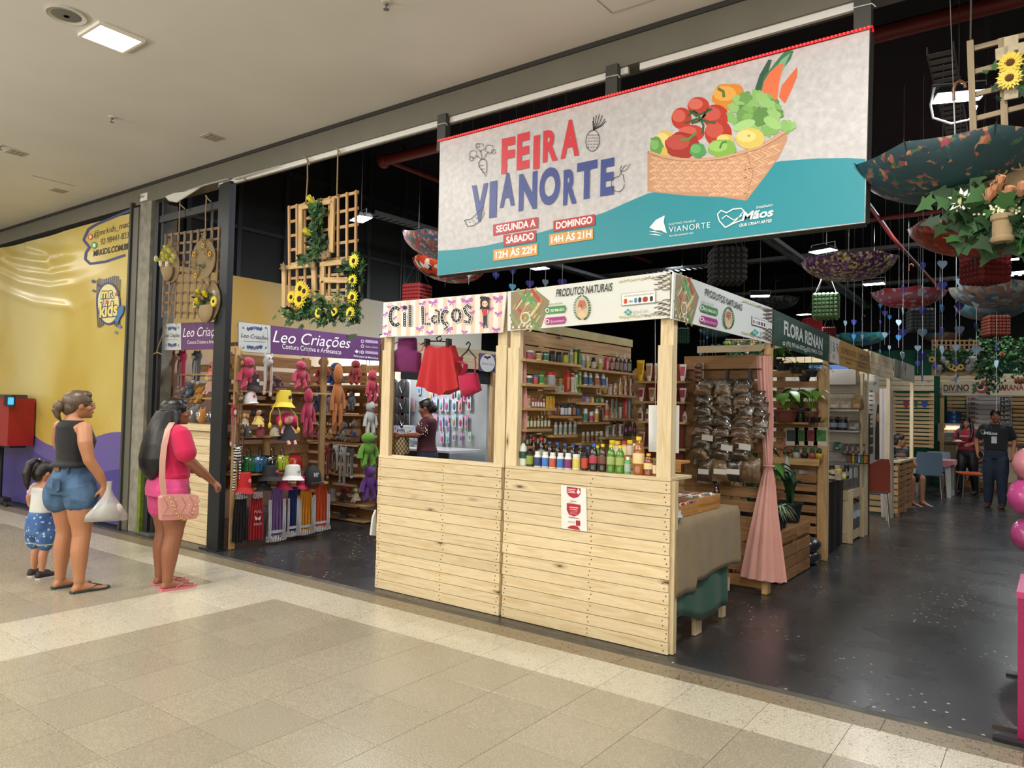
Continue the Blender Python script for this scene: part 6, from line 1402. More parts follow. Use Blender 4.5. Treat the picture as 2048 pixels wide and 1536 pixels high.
 if kind=='doll':
  return[('dress',lambda:MB().rings([[(r*(1+.06*sin(7*tau*i/21))*cos(tau*i/21),r*.8*(1+.06*sin(7*tau*i/21))*sin(tau*i/21),z)for i in range(21)]for r,z in((.28,.14),(.24,.25),(.14,.45),(.11,.54),(.08,.6))]),0),
    ('head',lambda:MB().ell((0,-.01,.76),(.15,.14,.15)),1),('hair',lambda:soft(MB().ell((0,.03,.8),(.18,.15,.15),12,8),.012),3),('hair_bunch',lambda:soft(MB().ell((-.22,.02,.72),(.11,.1,.16)),.012),3),('hair_bunch',lambda:soft(MB().ell((.22,.02,.72),(.11,.1,.16)),.012),3),
    ('arm',lambda:MB().tube([(-.1,0,.56),(-.2,-.05,.42),(-.22,-.08,.34)],.035,7),1),('arm',lambda:MB().tube([(.1,0,.56),(.2,-.05,.42),(.22,-.08,.34)],.035,7),1),
    ('leg',lambda:MB().tube([(-.08,-.05,.16),(-.1,-.2,.1),(-.1,-.24,.02)],.045,7),1),('leg',lambda:MB().tube([(.08,-.05,.16),(.1,-.2,.1),(.1,-.24,.02)],.045,7),1),
    ('eye',lambda:MB().ell((-.055,-.145,.77),.016,6,5),2),('eye',lambda:MB().ell((.055,-.145,.77),.016,6,5),2)]
 if kind=='ball':
  return[('body',lambda:soft(MB().ell((0,0,.45),(.48,.42,.45),18,12),.01),0),('ear',lambda:MB().ell((-.28,0,.88),(.1,.05,.14)),0),('ear',lambda:MB().ell((.28,0,.88),(.1,.05,.14)),0),
    ('face',lambda:MB().ell((0,-.3,.4),(.25,.15,.22)),1),('eye',lambda:MB().ell((-.17,-.37,.55),(.11,.05,.13)),4),('eye',lambda:MB().ell((.17,-.37,.55),(.11,.05,.13)),4),
    ('pupil',lambda:MB().ell((-.15,-.42,.55),(.05,.02,.07),8,6),2),('pupil',lambda:MB().ell((.15,-.42,.55),(.05,.02,.07),8,6),2),('nose',lambda:MB().ell((0,-.45,.42),.04,8,6),2)]
 if kind=='bucket':
  return[('crown',lambda:MB().lathe([(.36,.0),(.34,.3),(.31,.62),(.29,.75),(.24,.78),(.01,.78)],24,(0,0,.22),1,.95),0),('brim',lambda:MB().rings([[(r*(1+.03*sin(3*tau*i/28))*cos(tau*i/28),r*.95*sin(tau*i/28),z+.03*sin(2*tau*i/28))for i in range(28)]for r,z in((.35,.24),(.5,.02),(.52,.0),(.51,.02),(.36,.28))]),0),('badge',lambda:MB().ell((.08,-.335,.6),(.09,.02,.11),10,6),1)]
 if kind=='cap':
  return[('crown',lambda:MB().lathe([(.4,0),(.41,.15),(.38,.5),(.28,.8),(.12,.96),(.01,1)],20,(0,.08,0),1,1.05),0),('brim',lambda:MB().rings([[(x*.34,-.3-(1-x*x)*.34*q,.08+z+.04*(1-x*x))for x in(-1,-.7,-.35,0,.35,.7,1)]for q,z in((0,.0),(1,-.06),(1.02,-.03),(0,.03))],False,False),0),('badge',lambda:MB().ell((0,-.3,.5),(.1,.04,.13),8,6),1),('button',lambda:MB().ell((0,.08,1),.04,6,5),0)]
 if kind=='bag':
  return[('body',lambda:MB().rings([[(x*.5*k_,y*.3*k2,z)for x,y in((-1,-.8),(-.85,-1),(.85,-1),(1,-.8),(1,.8),(.85,1),(-.85,1),(-1,.8))]for z,k_,k2 in((.0,.88,.9),(.04,1,1),(.5,1,.95),(.62,.9,.8),(.66,.8,.6))]),0),
    ('seam',lambda:MB().tube([(-.5,-.26,.05),(-.5,-.26,.5),(-.4,-.22,.65),(.4,-.22,.65),(.5,-.26,.5),(.5,-.26,.05)],.018,5),1),('pocket',lambda:MB().rings([[(x*.4,-.29-.05*k_,z)for x,z in((-1,.08),(1,.08),(1,.36),(-1,.36))]for k_ in(0,1)]),0),('handle',lambda:MB().tube([(-.22,0,.64),(-.2,0,.88),(0,0,.98),(.2,0,.88),(.22,0,.64)],.022,6),1)]
 raise KeyError(kind)
CATN={'teddy':('plush_toy','plush toy'),'long':('plush_toy','plush toy'),'hood':('animal_hood','plush hat'),'doll':('rag_doll','doll'),'ball':('round_plush','plush toy'),'bucket':('bucket_hat','hat'),'cap':('cap','cap'),'bag':('clear_bag','bag')}
SHINY={}
def toy(kind,cx,top,bot,cols,lb,grp,ax='x',v=-5.02,cv=None,turn=0.,wide=1.0):
 px,py=cv(cx,bot);px,pt=cv(cx,top)
 p_=at(px,py,ax,v);h=(py-pt)*depth(p_)/F_PX
 nm,cat=CATN[kind]
 if kind in('long','teddy','doll'):wide*=1.2
 if kind in('bucket',):h*=1.0
 T=thing(nm,lb,cat,p_,(0,0,(pi/2 if ax=='x' else 0)+turn),grp,h);T.scale=(h*wide,h*wide,h)
 for i,(pn,f,ci)in enumerate(parts_for(kind)):
  me=cached('%s%d:%s'%(kind,i,pn),f)
  c_=cols[ci]if ci<len(cols)else None
  mt=(EYEB if ci==2 else EYEW if ci==4 else None)or(c_ if isinstance(c_,bpy.types.Material)else(PL(c_)if kind in('teddy','long','hood','ball')else M(c_ or '#888888',.12 if kind=='bag' else .75,coat=.8 if kind=='bag' else 0)))
  ob(pn,me,[mt],T)
 if kind in('hood','long')and 'shelf' not in lb and 'rear' not in lb:
  zt=(2.37 if ax=='x' else 2.2);m=MB().tube([(0,0,.95),((-.02 if ax=='y' else 0)/h,(.06 if ax=='x' else 0)/h,(zt-p_.z)/h)],.004/h,4);ob('hanging_string',m,ROPE,T)
 return T
kA=lambda x,y:(300+x/4.267,640+y/4.267)
kB=lambda x,y:(440+x/5.12,800+y/5.12)
LS_=thing('display_shelves','plank shelves of hats and bags on the left stall side','shelf',(-5.2,.7,0))
for a_,b_ in(((480,809),(576,809)),((480,873),(580,874)),((474,950),(600,944)),((463,984),(657,964))):
 p0,p1=at(*a_,'x',-5.0),at(*b_,'x',-5.0);z=(p0.z+p1.z)/2
 plank('shelf_board',(-5.15,p0.y,z),(-5.15,p1.y,z),.3,.02,PALLETL,LS_,(0,0,1))
plank('upright',(-5.0,.14,0),(-5.0,.14,2.12),.06,.03,PALLETL,LS_,(1,0,0));plank('upright',(-5.2,1.45,0),(-5.2,1.45,2.12),.08,.03,PALLETL,LS_,(1,0,0));plank('upright',(-5.02,2.25,0),(-5.02,2.25,2.42),.08,.05,PALLET,LS_,(1,0,0))
plank('sign_rail',(-5.02,.14,2.36),(-5.02,2.25,2.36),.06,.02,PALLETL,LS_,(1,0,0));plank('short_upright',(-5.12,.62,.62),(-5.12,.62,1.15),.06,.03,PALLETL,LS_,(1,0,0))
BS_=thing('display_shelves','plank shelves of plush toys on the rear pallet wall','shelf',(-6,2.4,0))
for z in(1.8,1.405,1.02,.61,.22,.02):plank('shelf_board',(-6.85,2.34,z),(-5.25,2.34,z),.26,.02,PALLETL,BS_,(0,0,1))
FS_=thing('display_shelves','plank shelves of plush toys behind the left counter window','shelf',(-5.9,.5,0))
for z in(1.86,1.58,):plank('shelf_board',(-6.6,.5,z),(-5.36,.5,z),.22,.02,PALLETL,FS_,(0,0,1))
plank('hanging_rail',(-6.62,.42,2.2),(-5.3,.42,2.2),.04,.03,PALLETL,FS_)
z=at(*kA(882,600),'x',-4.98).z-.01;plank('shelf_board',(-5.13,.17,z),(-5.13,1.4,z),.34,.02,PALLETL,LS_,(0,0,1))
for x in(-6.6,-5.75):plank('upright',(x,.62,0),(x,.62,2.1),.06,.03,PALLETL,FS_)
for x0,x1,z in((-6.6,-5.4,1.95),(-6.6,-5.4,1.72)):plank('slat',(x0,.63,z),(x1,.63,z),.09,.02,PALLETL,FS_)
GW,GL,GB='toys behind the left counter window','wares hanging and standing on the left stall side','plush toys on the rear shelves'
F1=dict(ax='y',v=.42,cv=kA)
toy('hood',165,262,690,('#8a5428','#c8a088'),'brown monkey hood with long flaps behind the counter window',GW,**F1,wide=.75)
toy('hood',265,258,600,('#c83058','#c8c0c0'),'crimson animal hood with pompoms behind the counter window',GW,**F1,wide=.8)
toy('hood',395,262,545,('#5a5c60','#d8d8d4'),'grey and white husky hood behind the counter window',GW,**F1,wide=1.0)
toy('bucket',540,355,470,('#c87868','#2a1a1a'),'dusty pink bear face hat at the window, right end',GW,**F1)
toy('doll',520,440,640,('#a8807a','#c8a890',None,'#c8c060'),'doll in a mottled floral dress on the counter shelf',GW,**F1)
toy('teddy',340,530,665,('#4a5a78','#8a98b0'),'grey blue plush on the window shelf above the purple ball',GW,**F1)
toy('teddy',430,565,712,('#c88a20','#c8a050'),'golden lion plush on the window shelf',GW,**F1)
toy('cap',600,640,712,('#d08a98','#c87a88'),'pink cap at the window beside the golden lion',GW,**F1)
F2=dict(ax='y',v=.14,cv=kA)
toy('ball',388,720,878,('#5a5c60','#8a8c90'),'round grey plush with rabbit ears on the counter top',GW,**F2,wide=.95)
toy('ball',447,745,882,('#c8862c','#d8b070'),'round orange lion plush on the counter top',GW,**F2,wide=.85)
toy('ball',545,755,892,('#2e2440','#40345a'),'round dark purple octopus plush on the counter top',GW,**F2,wide=1.0)
X1=dict(ax='x',v=-4.98,cv=kA)
toy('hood',765,300,640,('#7a5424','#a8804a'),'long olive brown monkey hood, topmost at the stall corner',GL,**X1,wide=.5)
toy('hood',750,615,900,('#6e4a24','#9a7a4a'),'brown monkey hood with big ears hanging second at the corner',GL,**X1,wide=.75)
toy('hood',765,885,1215,('#5a3818','#7a5430'),'dark brown hood hanging above the zebra one',GL,**X1,wide=.55)
toy('hood',706,715,1085,('#b01c24','#d0ccc8'),'red and white penguin hood at the window frame',GL,ax='x',v=-4.97,cv=kA,wide=.4)
ZB,t=new('zebra_plush');c=t.coord();wv=t.n('TexWave',bands_direction='Z');wv.inputs['Scale'].default_value=5;wv.inputs['Distortion'].default_value=7;t.l(c,wv.inputs[0]);t.col(t.ramp(wv.outputs['Fac'],[(.48,'#141414'),(.54,'#d8d8d4')]));t.b.inputs['Roughness'].default_value=.9
toy('hood',735,1075,1465,(ZB,ZB),'black and white zebra hood at the stall corner',GL,**X1,wide=.55)
toy('long',828,318,596,('#c23058','#c8b8b8'),'pink plush creature on the top left shelf',GL,**X1,wide=1.0)
toy('bucket',882,462,600,('#18181a','#c8c8c4'),'black hat with white pompoms on the top left shelf',GL,**X1,wide=1.0)
toy('hood',1000,290,645,('#d4d6d8','#d8b8b8'),'white unicorn hood hanging at the middle of the purple sign',GL,ax='x',v=-4.93,cv=kA,wide=.72)
toy('teddy',1085,470,605,('#5a1c24','#3a1418'),'dark red plush partly behind the white unicorn hood',GL,**X1)
toy('long',1280,350,592,('#c23058','#c8b8b8'),'pink plush creature below the purple sign centre',GL,**X1,wide=1.0)
toy('cap',862,592,716,('#d4d0d4','#c04a58'),'white cap with a small red character badge, upper left',GL,**X1,wide=1.1)
toy('bucket',1140,598,745,('#d8c040','#4a3418'),'yellow scalloped sun hat with a bear face',GL,ax='x',v=-4.92,cv=kA,wide=1.35)
cords=MB()
for(x0,y0,x1,y1)in((1070,715,1022,880),(1080,715,1112,860),(1190,740,1262,920)):cords.tube([at(*kA(x0,y0),'x',-4.9),at(*kA((x0+x1)/2+(x1-x0)*.4,(y0+y1)/2),'x',-4.89),at(*kA(x1,y1),'x',-4.9)],.006,6)
yh=bpy.data.objects[sorted([o.name for o in bpy.data.objects if o.get('label','').startswith('yellow scalloped')])[0]]
ob('cord',cords,M('#d0b84a',.7),yh,world=True,kind='stuff')
for x1,y1 in((1022,900),(1112,880),(1265,940)):ob('tassel',MB().ell(at(*kA(x1,y1),'x',-4.9),(.02,.02,.035)),M('#d8b83a',.8),yh,world=True)
toy('doll',805,790,905,('#a8a098','#c8987a',None,'#c8a040'),'blonde doll in a mottled dress on the second shelf',GL,**X1)
toy('doll',920,748,915,('#c8b45a','#c8987a',None,'#1c1614'),'dark haired doll in a yellow dress on the second shelf',GL,**X1)
toy('doll',1168,782,1065,('#1a1a1e','#d89a94',None,'#c8185a'),'large doll with bright pink hair in a black dress',GL,ax='x',v=-4.94,cv=kA,wide=.95)
toy('cap',835,918,994,('#2a2e34','#c8b83a'),'dark grey cap with a yellow mark on the hat shelf',GL,**X1,wide=1.25)
toy('cap',945,916,992,('#7a2a30','#4a2a2e'),'red checked cap on the hat shelf',GL,**X1,wide=1.25)
toy('cap',1068,914,992,('#c8c0a8','#b08a50'),'cream cap on the hat shelf beside the pink haired doll',GL,**X1,wide=1.3)
toy('long',1340,585,985,('#b81c50','#a81848'),'long fluffy magenta plush hanging right of the yellow hat',GL,ax='x',v=-4.95,cv=kA,wide=.5)
toy('long',1590,375,925,('#b8681c','#c8904a'),'long orange monkey plush hanging from the purple sign',GL,ax='x',v=-4.95,cv=kA,wide=.38)
toy('long',1890,428,705,('#c42a4a','#c8b8b8'),'slim red pink plush hanging at the right post, topmost',GL,**X1,wide=.7)
toy('long',1872,690,985,('#d0d0cc','#18181a'),'white and black cow plush hanging at the right post',GL,**X1,wide=.7)
toy('long',1852,960,1255,('#6aa82c','#5c9a24'),'lime green long armed plush hanging at the right post',GL,ax='x',v=-4.95,cv=kA,wide=1.05)
toy('long',1862,1245,1540,('#6a2a90','#5c2480'),'violet long armed plush hanging lowest at the right post',GL,ax='x',v=-4.95,cv=kA,wide=.95)
for k,(x,h,nm_)in enumerate(((838,'#1c5c2c','green'),(935,'#1c5a84','blue'),(1040,'#141414','black'),(1125,'#a8b81c','yellow green'),(1238,'#a8181c','red'))):
 toy('bag',x,1085+(10 if k==4 else 0),1305-k*8,(h,'#18181a' if k<4 else '#901418'),'%s glossy clear vinyl bag on the bag shelf'%nm_,GL,ax='x',v=-5.05+.02*(k==4),cv=kA,turn=.5,wide=.72)
for x,tp,bt,h,bd,lb,w_,vv in((800,1300,1478,'#b0141c','#d87a7a','red bucket hat at the left end of the lowest hat shelf',1.0,-4.98),(968,1338,1452,'#18181a','#8a8a8a','black bucket hat beside the red one',1.4,-5.0),(1140,1330,1445,'#c02a54','#e0d8d8','pink bucket hat with alien badge, left of the pair',1.4,-4.98),(1298,1330,1440,'#c02a54','#e0d8d8','pink bucket hat with alien badge, right of the pair',1.35,-4.98),
        (1030,1242,1368,'#18181a','#b04a50','black bucket hat with a red badge below the bags',1.6,-4.9),(1215,1236,1362,'#d8d8d6','#a8a8a8','white bucket hat in the middle of the hat row',1.6,-4.9)):
 toy('bucket',x,tp,bt,(h,bd),lb,GL,ax='x',v=vv,cv=kA,wide=w_)
ny=toy('cap',1392,1238,1398,('#161618','#161618'),'black cap with white NY letters at the end of the hat row',GL,ax='x',v=-4.9,cv=kA,wide=1.2)
a=Art('x',-4.78,(1,0,0));a.text('NY',kA(1400,1338),kA(1442,1338),8,'#dcdcdc',.03);a.done('embroidered_letters',ny)
X2=dict(ax='y',v=2.28,cv=kA)
toy('long',1480,325,548,('#a82418','#c8b0a8'),'red orange plush on the top rear shelf, left',GB,**X2,wide=1.05)
toy('long',1590,365,600,('#1c3474','#a8a8b0'),'royal blue plush beside the red one on the top rear shelf',GB,**X2,wide=1.1)
toy('long',1755,345,548,('#a02420','#c8b0a8'),'red plush on the top rear shelf, right end',GB,**X2,wide=1.0)
toy('long',1448,575,790,('#1c2a5a','#5a3a5a'),'navy plush on the second rear shelf',GB,**X2,wide=.8)
toy('long',1535,590,795,('#8a7a80','#b84a5a'),'greyish pink plush on the second rear shelf',GB,**X2,wide=.8)
toy('teddy',1640,580,798,('#c8701c','#d8a040'),'orange monkey plush seated on the second rear shelf',GB,**X2,wide=.8)
toy('long',1722,600,770,('#6a6a6c','#9a9a9a'),'grey plush on the second rear shelf',GB,**X2,wide=.8)
toy('teddy',1470,838,1015,('#a02424','#d8d0cc'),'red and white fox plush seated on the third rear shelf',GB,**X2,wide=.85)
toy('teddy',1562,828,1018,('#b8742c','#d8b880'),'orange tiger plush seated beside the fox',GB,**X2,wide=.85)
toy('teddy',1668,848,1025,('#7a7268','#a8a090'),'grey wolf plush seated on the third rear shelf',GB,**X2,wide=.85)
toy('teddy',1760,835,1040,('#a87a4c','#2a4a84'),'tan and blue seated puppy plush at the right of the third rear shelf',GB,**X2,wide=.85)
X3=dict(ax='y',v=2.17,cv=kA)
toy('hood',1500,1062,1352,('#98181c','#c8b0a0'),'dark red parrot hood hanging by the rear shelves',GB,**X3,wide=.75)
toy('hood',1580,1068,1300,('#d0d0cc','#1c1c1e'),'white and black dalmatian hood by the rear shelves',GB,**X3,wide=.9)
toy('hood',1642,1080,1400,('#d4d2cc','#c8c4bc'),'white long eared hood in the middle of the rear hoods',GB,**X3,wide=.7)
toy('hood',1706,1095,1345,('#6a6c6e','#d4d4d0'),'grey husky hood at the right of the rear hoods',GB,**X3,wide=.9)
X4=dict(ax='y',v=2.28,cv=kB)
toy('doll',1270,875,1042,('#3a2a24','#4a3024',None,'#b01c3a'),'doll with a crimson bonnet on the low rear shelf',GB,**X4)
toy('doll',1395,885,1048,('#a8a090','#c8a080',None,'#5a7a3c'),'doll with a white and green bonnet on the low rear shelf',GB,**X4)
toy('bucket',1150,905,1025,('#a89c98','#2a2424'),'striped pale hat on the low rear shelf',GB,**X4,wide=1.0)
toy('teddy',1282,1105,1210,('#241c1a','#2a2220'),'dark brown plush lying on the bottom rear shelf',GB,**X4,wide=1.2)
LACE=cloth('white_lace','#c4c2c8',weave=150,var=.35,b=.6)
def apron(cx,top,bot,wt,wb,h,lb,lace=True,v=-4.93):
 p0,p1=at(*kB(cx,top),'x',v),at(*kB(cx,bot),'x',v);sc=depth(p0)/F_PX/5.12*1.25;ht=p0.z-p1.z
 T=thing('apron',lb,'apron',p0,(0,0,0),'aprons and covers hanging under the hat shelf')
 def sheet(w0,w1,z0,z1,off,n=26,amp=.012,fr=11,x0=0):
  rs=[]
  for j in range(9):
   f=j/8;w_=w0+(w1-w0)*min(1,f*1.6)**.7
   rs.append([(off+amp*(1+f)*sin(fr*i/n*tau/2+j*.2),x0+(i/n-.5)*w_,z0+(z1-z0)*f-.01*sin(pi*i/n)*f)for i in range(n+1)])
  m=MB();m.rings(rs,False,False);return m
 w0,w1=wt*sc,wb*sc
 ob('skirt',sheet(w0,w1,0,-ht*(.93 if lace else 1),0),cloth('apron_'+h[1:],h,weave=300)if('apron_'+h[1:])not in MATS else MATS['apron_'+h[1:]],T,sharp=80)
 if lace:
  ob('lace_trim',sheet(w1*1.02,w1*1.14,-ht*.9,-ht,.012,amp=.014,fr=17),LACE,T,sharp=80)
  for s in(-1,1):ob('lace_edge',sheet(w1*.16,w1*.2,-ht*.22,-ht*.95,.02,n=8,amp=.008,fr=5,x0=s*w1*.38),LACE,T,sharp=80)
  ob('lace_band',sheet(w1*.9,w1*.92,-ht*.8,-ht*.84,.022,n=12,amp=.002),LACE,T,sharp=80)
 else:
  ob('printed_band',sheet(w0*1.04,w0*1.3,.0,-ht*.12,.016,amp=.008),M('#b8a8a8' if h!='#161618' else '#a8a8a8',.8,var=.7,scale=60),T,sharp=80)
 return T
MATS_C={}
_cl=cloth
def cloth(name,*a_,**k_):
 return MATS[name]if name in MATS else _cl(name,*a_,**k_)
apron(210,945,1440,90,150,'#161618','black draped cover with patterned band, leftmost under the hats',False)
ra=apron(375,942,1422,80,150,'#9c1820','red bottle cover with white lettering and a butterfly',False)
apron(582,898,1435,90,180,'#6a4c84','lilac apron with white lace edging')
apron(745,892,1385,70,120,'#14245c','navy blue apron with white lace edging')
apron(880,898,1368,80,170,'#c8841c','golden yellow apron with white lace edging')
apron(1032,862,1330,90,190,'#b84414','orange apron with white lace edging')
a=Art('x',-4.9,(1,0,0));Wl='#c8b8b8'
a.text('PULL',kB(350,1160),kB(428,1150),5,Wl,0,.2);a.text('SACO',kB(345,1285),kB(425,1280),5,Wl,0,.2)
for s in(-1,1):x,y=kB(388,1210);a.poly([(x,y),(x+s*6,y-5),(x+s*6,y),(x+s*4,y+5),(x,y+2)],Wl)
a.done('printed_artwork',ra)
tag(ob('dotted_board',MB().box(-5.04,-5.03,.16,.75,.03,.42),M('#8a8684',.7,var=.4,scale=50)),'grey dotted board standing under the black cover','board')
m=MB();q_=[kB(1600,1125),kB(1570,1200),kB(1548,1385),kB(1600,1390)];q_=[at(*p_,'x',-2.72)for p_ in q_]
m.rings([q_,[p_-V((.02,0,0))for p_ in q_]]);tag(ob('white_cloth',m,M('#c8c8c4',.8)),'white cloth hanging from the back of the bow sign stall','cloth')
# ================================================================ BOW SIGN STALL: clothes on hangers, jewellery wall
k6b=lambda x,y:(740+x/3.84,560+y/3.84)
def garment(nm,lb,cat,front,v,h,dep=.07,holes=None):
 """cloth shell traced front outline with a body: front and back panels joined, bulging between"""
 P_=[at(*k6b(*q_),'y',v)for q_ in front];c=sum(P_,V())/len(P_);m=MB();n=len(P_)
 rings=[]
 for f,s in((0,.9),(.25,.985),(.75,.985),(1,.9)):
  rings.append([c+(p_-c)*s+V((0,-dep*.5+dep*f,0))for p_ in P_])
 fc=[c+(p_-c)*.6+V((0,-dep*.85,0))for p_ in P_];bc=[c+(p_-c)*.6+V((0,dep*.7,0))for p_ in P_]
 m.rings([fc]+rings+[bc]);T=thing(nm,lb,cat,c);ob('fabric',m,h,T,world=True,sharp=50);return T
PURP,REDC,MAG=cloth('purple_knit','#6c1c5a'),cloth('red_crepe','#b8222a'),cloth('magenta_knit','#b01848')
g1=garment('crop_top','purple sleeveless top hanging under the bow sign','top',[(232,440),(345,440),(350,540),(385,560),(378,716),(190,706),(185,550),(225,530)],.12,PURP)
ob('strap',MB().tube([at(*k6b(*q_),'y',.1)for q_ in((215,478),(178,490),(170,530),(190,590))],.004,5),MAG,g1,world=True);ob('strap',MB().tube([at(*k6b(*q_),'y',.1)for q_ in((350,560),(400,540),(410,500),(385,495))],.004,5),MAG,g1,world=True)
g2=thing('shorts','red wide leg shorts clipped on a hanger under the bow sign','shorts',at(*k6b(540,600),'y',.1))
WST=[(435,498),(480,505),(530,530),(560,525),(600,510),(625,500)];HEM=[(358,815),(430,832),(505,872),(545,890),(620,850),(695,822)]
m=MB();rs=[]
for j in range(7):
 f=j/6;fr_=[];bk_=[]
 for i in range(25):
  u=i/24*5;a0=int(min(4,u));t_=u-a0
  w_=[(WST[a0][q_]*(1-t_)+WST[a0+1][q_]*t_)for q_ in(0,1)];e_=[(HEM[a0][q_]*(1-t_)+HEM[a0+1][q_]*t_)for q_ in(0,1)]
  X_=(w_[0]*(1-f)+e_[0]*f,w_[1]*(1-f)+e_[1]*f);wv=.02*f*sin(i*1.1)+.03*sin(pi*i/24)+(.0)
  dip=.04*f*math.exp(-((i-12)/2.0)**2)
  fr_.append(at(*k6b(*X_),'y',.1)+V((0,-wv+dip-.01,0)));bk_.append(at(*k6b(*X_),'y',.1)+V((0,.05+.05*f,.01*f)))
 rs.append(fr_+bk_[::-1])
m.rings(rs);ob('fabric',m,REDC,g2,world=True,sharp=50)
g3=garment('crop_top','magenta one shoulder ruffle top on a hanger','top',[(690,735),(735,712),(815,712),(830,780),(848,850),(740,900),(718,890),(700,820)],.12,MAG)
m=MB();m.tube([at(*k6b(*q_),'y',.08)for q_ in((700,590),(690,625),(735,650),(730,690),(705,730))],[.03,.035,.03,.03,.02],8,.3);ob('ruffle_strap',m,MAG,g3,world=True)
ob('strap',MB().tube([at(*k6b(*q_),'y',.1)for q_ in((805,715),(812,650),(805,600))],.006,5),MAG,g3,world=True)
for pts,par in((((400,490),(440,470),(520,470),(605,475),(625,495)),g2),(((520,470),(510,445),(540,430),(552,455),(530,470)),g2),(((735,560),(760,520),(770,490),(755,475),(738,495)),g3),(((700,590),(758,535),(815,600)),g3)):
 ob('hanger',MB().tube([at(*k6b(*q_),'y',.11)for q_ in pts],.006,6),BLACK,par,world=True)
for x in(442,608):p_=at(*k6b(x,480),'y',.1);ob('clip',MB().box(p_.x-.012,p_.x+.012,.07,.12,p_.z-.035,p_.z+.03),BLACK,g2,world=True)
area('stall_lamp_light',(-6.2,3.7,2.6),45,.6,.3,COOL)
ST_L=thing('strip_lamp','cool strip lamp over the jewellery counter','lamp',(-6.2,3.7,2.63));ob('tube',MB().tube([(-.4,0,0),(.4,0,0)],.014,8),M('#eef4ff',.4,emit=6),ST_L);ob('bracket',MB().box(-.42,.42,-.02,.02,.014,.03).box(-.01,.01,-.01,.01,.03,HALL_Z-2.63),DKMETAL,ST_L)
PKC=['#c8a0b8','#a8c0d4','#d0b0c8','#b0c4d0','#c0c8cc','#d88ab0','#b8d0c8']
PACK=MB().box(-.035,.035,-.004,.004,-.09,.09).mesh('card',[BLACK]);BEAD=MB().ell((0,-.012,-.02),(.022,.012,.05),8,6).mesh('trinket',[BLACK]);PHK=MB().tube([(0,.02,.08),(0,-.03,.08),(0,-.035,.095)],.003,4).mesh('hook',[GREYM])
def pack(px,py,hpx,h,bd,lb,grp,v=4.56):
 p_=at(*k6b(px,py),'y',v);s=1.3*hpx/3.84*depth(p_)/F_PX/.18
 T=ob('jewellery_pack',PACK,[M(h,.4)],loc=p_,scale=s);tag(T,lb,'package',grp);ob('trinket',BEAD,[M(bd,.25)],T);ob('hook',PHK,[GREYM],T)
rows_=[(840,[380],70),(880,[470,640,680,730,760],80),(955,[330,500,548,590,648,692,762],90),(1085,[500,545,590,645,697,740],85),(1135,[550,600,740],70),(1205,[555,597,645,697,765],70)]
k=0
for ri,(y,xs2,hp)in enumerate(rows_):
 for j,x in enumerate(xs2):
  k+=1;pack(x,y+RND.uniform(-6,6),hp*RND.uniform(.75,1),PKC[k%7],['#b05a8a','#5a7aa8','#a8a060','#c04a7a','#6ab0a0'][k%5],'%s accessory card on the peg wall, %s row, %s from left'%(cname(PKC[k%7]),ORD[ri],ORD[j]),'accessory cards on the grey peg wall')
NB=thing('necklace_display','tall white stand of black necklace busts left in the stall opening','display',at(*k6b(222,950),'y',4.2))
p0,p1=at(*k6b(140,765),'y',4.25),at(*k6b(298,1110),'y',4.25);ob('backing',MB().box(p0.x,p1.x,4.25,4.27,p1.z,p0.z),M('#b8bcc0',.5),NB,world=True)
for j in range(3):
 for i in range(2):
  c_=at(*k6b(180+i*80,835+j*125),'y',4.23);s=.2
  b_=ob('bust',MB().rings([[c_+V((x*s,y*s-.01,z*s))for x,y,z in((-.62*k_,0,-.7),(-.62*k_,0,.5),(-.25*k_,0,.8),(.25*k_,0,.8),(.62*k_,0,.5),(.62*k_,0,-.7),(0,0,-1.0))]for k_ in(1,)]+[[c_+V((x*s,-.03,z*s))for x,z in((-.5,-.6),(-.5,.45),(-.2,.7),(.2,.7),(.5,.45),(.5,-.6),(0,-.85))]]),M('#16181c',.7),NB,world=True)
  ob('necklace',MB().tube([c_+V((x*s,-.04,z*s))for x,z in((-.2,.65),(-.3,.2),(-.12,-.15),(0,-.35),(.12,-.15),(.3,.2),(.2,.65))],.006,5),M('#b8bcc4',.2,1),b_,world=True)
CT=thing('jewellery_counter','counter with glossy trays beside the woman in the maroon shirt','counter',(-5.9,4.0,0))
p0,p1=at(*k6b(130,1350),'y',3.9),at(*k6b(670,1350),'y',3.9)
ob('worktop',MB().box(p0.x,p1.x,3.7,4.5,.86,.9),M('#c8c8cc',.2),CT,world=True);ob('black_cloth',MB().box(p0.x+.6,p1.x,3.69,3.72,.0,.87),BLACK,CT,world=True)
for i,(x,y,h)in enumerate(((155,1150,'#2a3a78'),(185,1150,'#b8a0a8'),(230,1170,'#a8b8c8'),(300,1150,'#d0d4d8'),(330,1190,'#b8c4d0'),(290,1250,'#c8ccd4'),(180,1240,'#1c2030'))):
 p_=at(*k6b(x,y),'y',4.1);tag(ob('accessory_tray',MB().box(p_.x-.09,p_.x+.09,4.05,4.15,p_.z-.09,p_.z+.07).box(p_.x-.07,p_.x+.07,4.03,4.06,p_.z-.07,p_.z+.05),M(h,.25,var=.6,scale=40)),'%s accessory tray %s on the counter of the jewellery stall'%(cname(h),['at the far left','second from left','above the checked bag','behind the hands','by the elbow','below the hands','at the lower left'][i]),'tray','accessory trays on the jewellery counter')
p_=at(*k6b(232,1340),'y',2.72);ck=new('checked_bag')[0];t=NT(ck);c=t.coord();ch=t.n('TexChecker');ch.inputs['Scale'].default_value=30;ch.inputs[1].default_value=rgb('#c8b890');ch.inputs[2].default_value=rgb('#6a5034');t.l(c,ch.inputs[0]);t.col(ch.outputs[0])
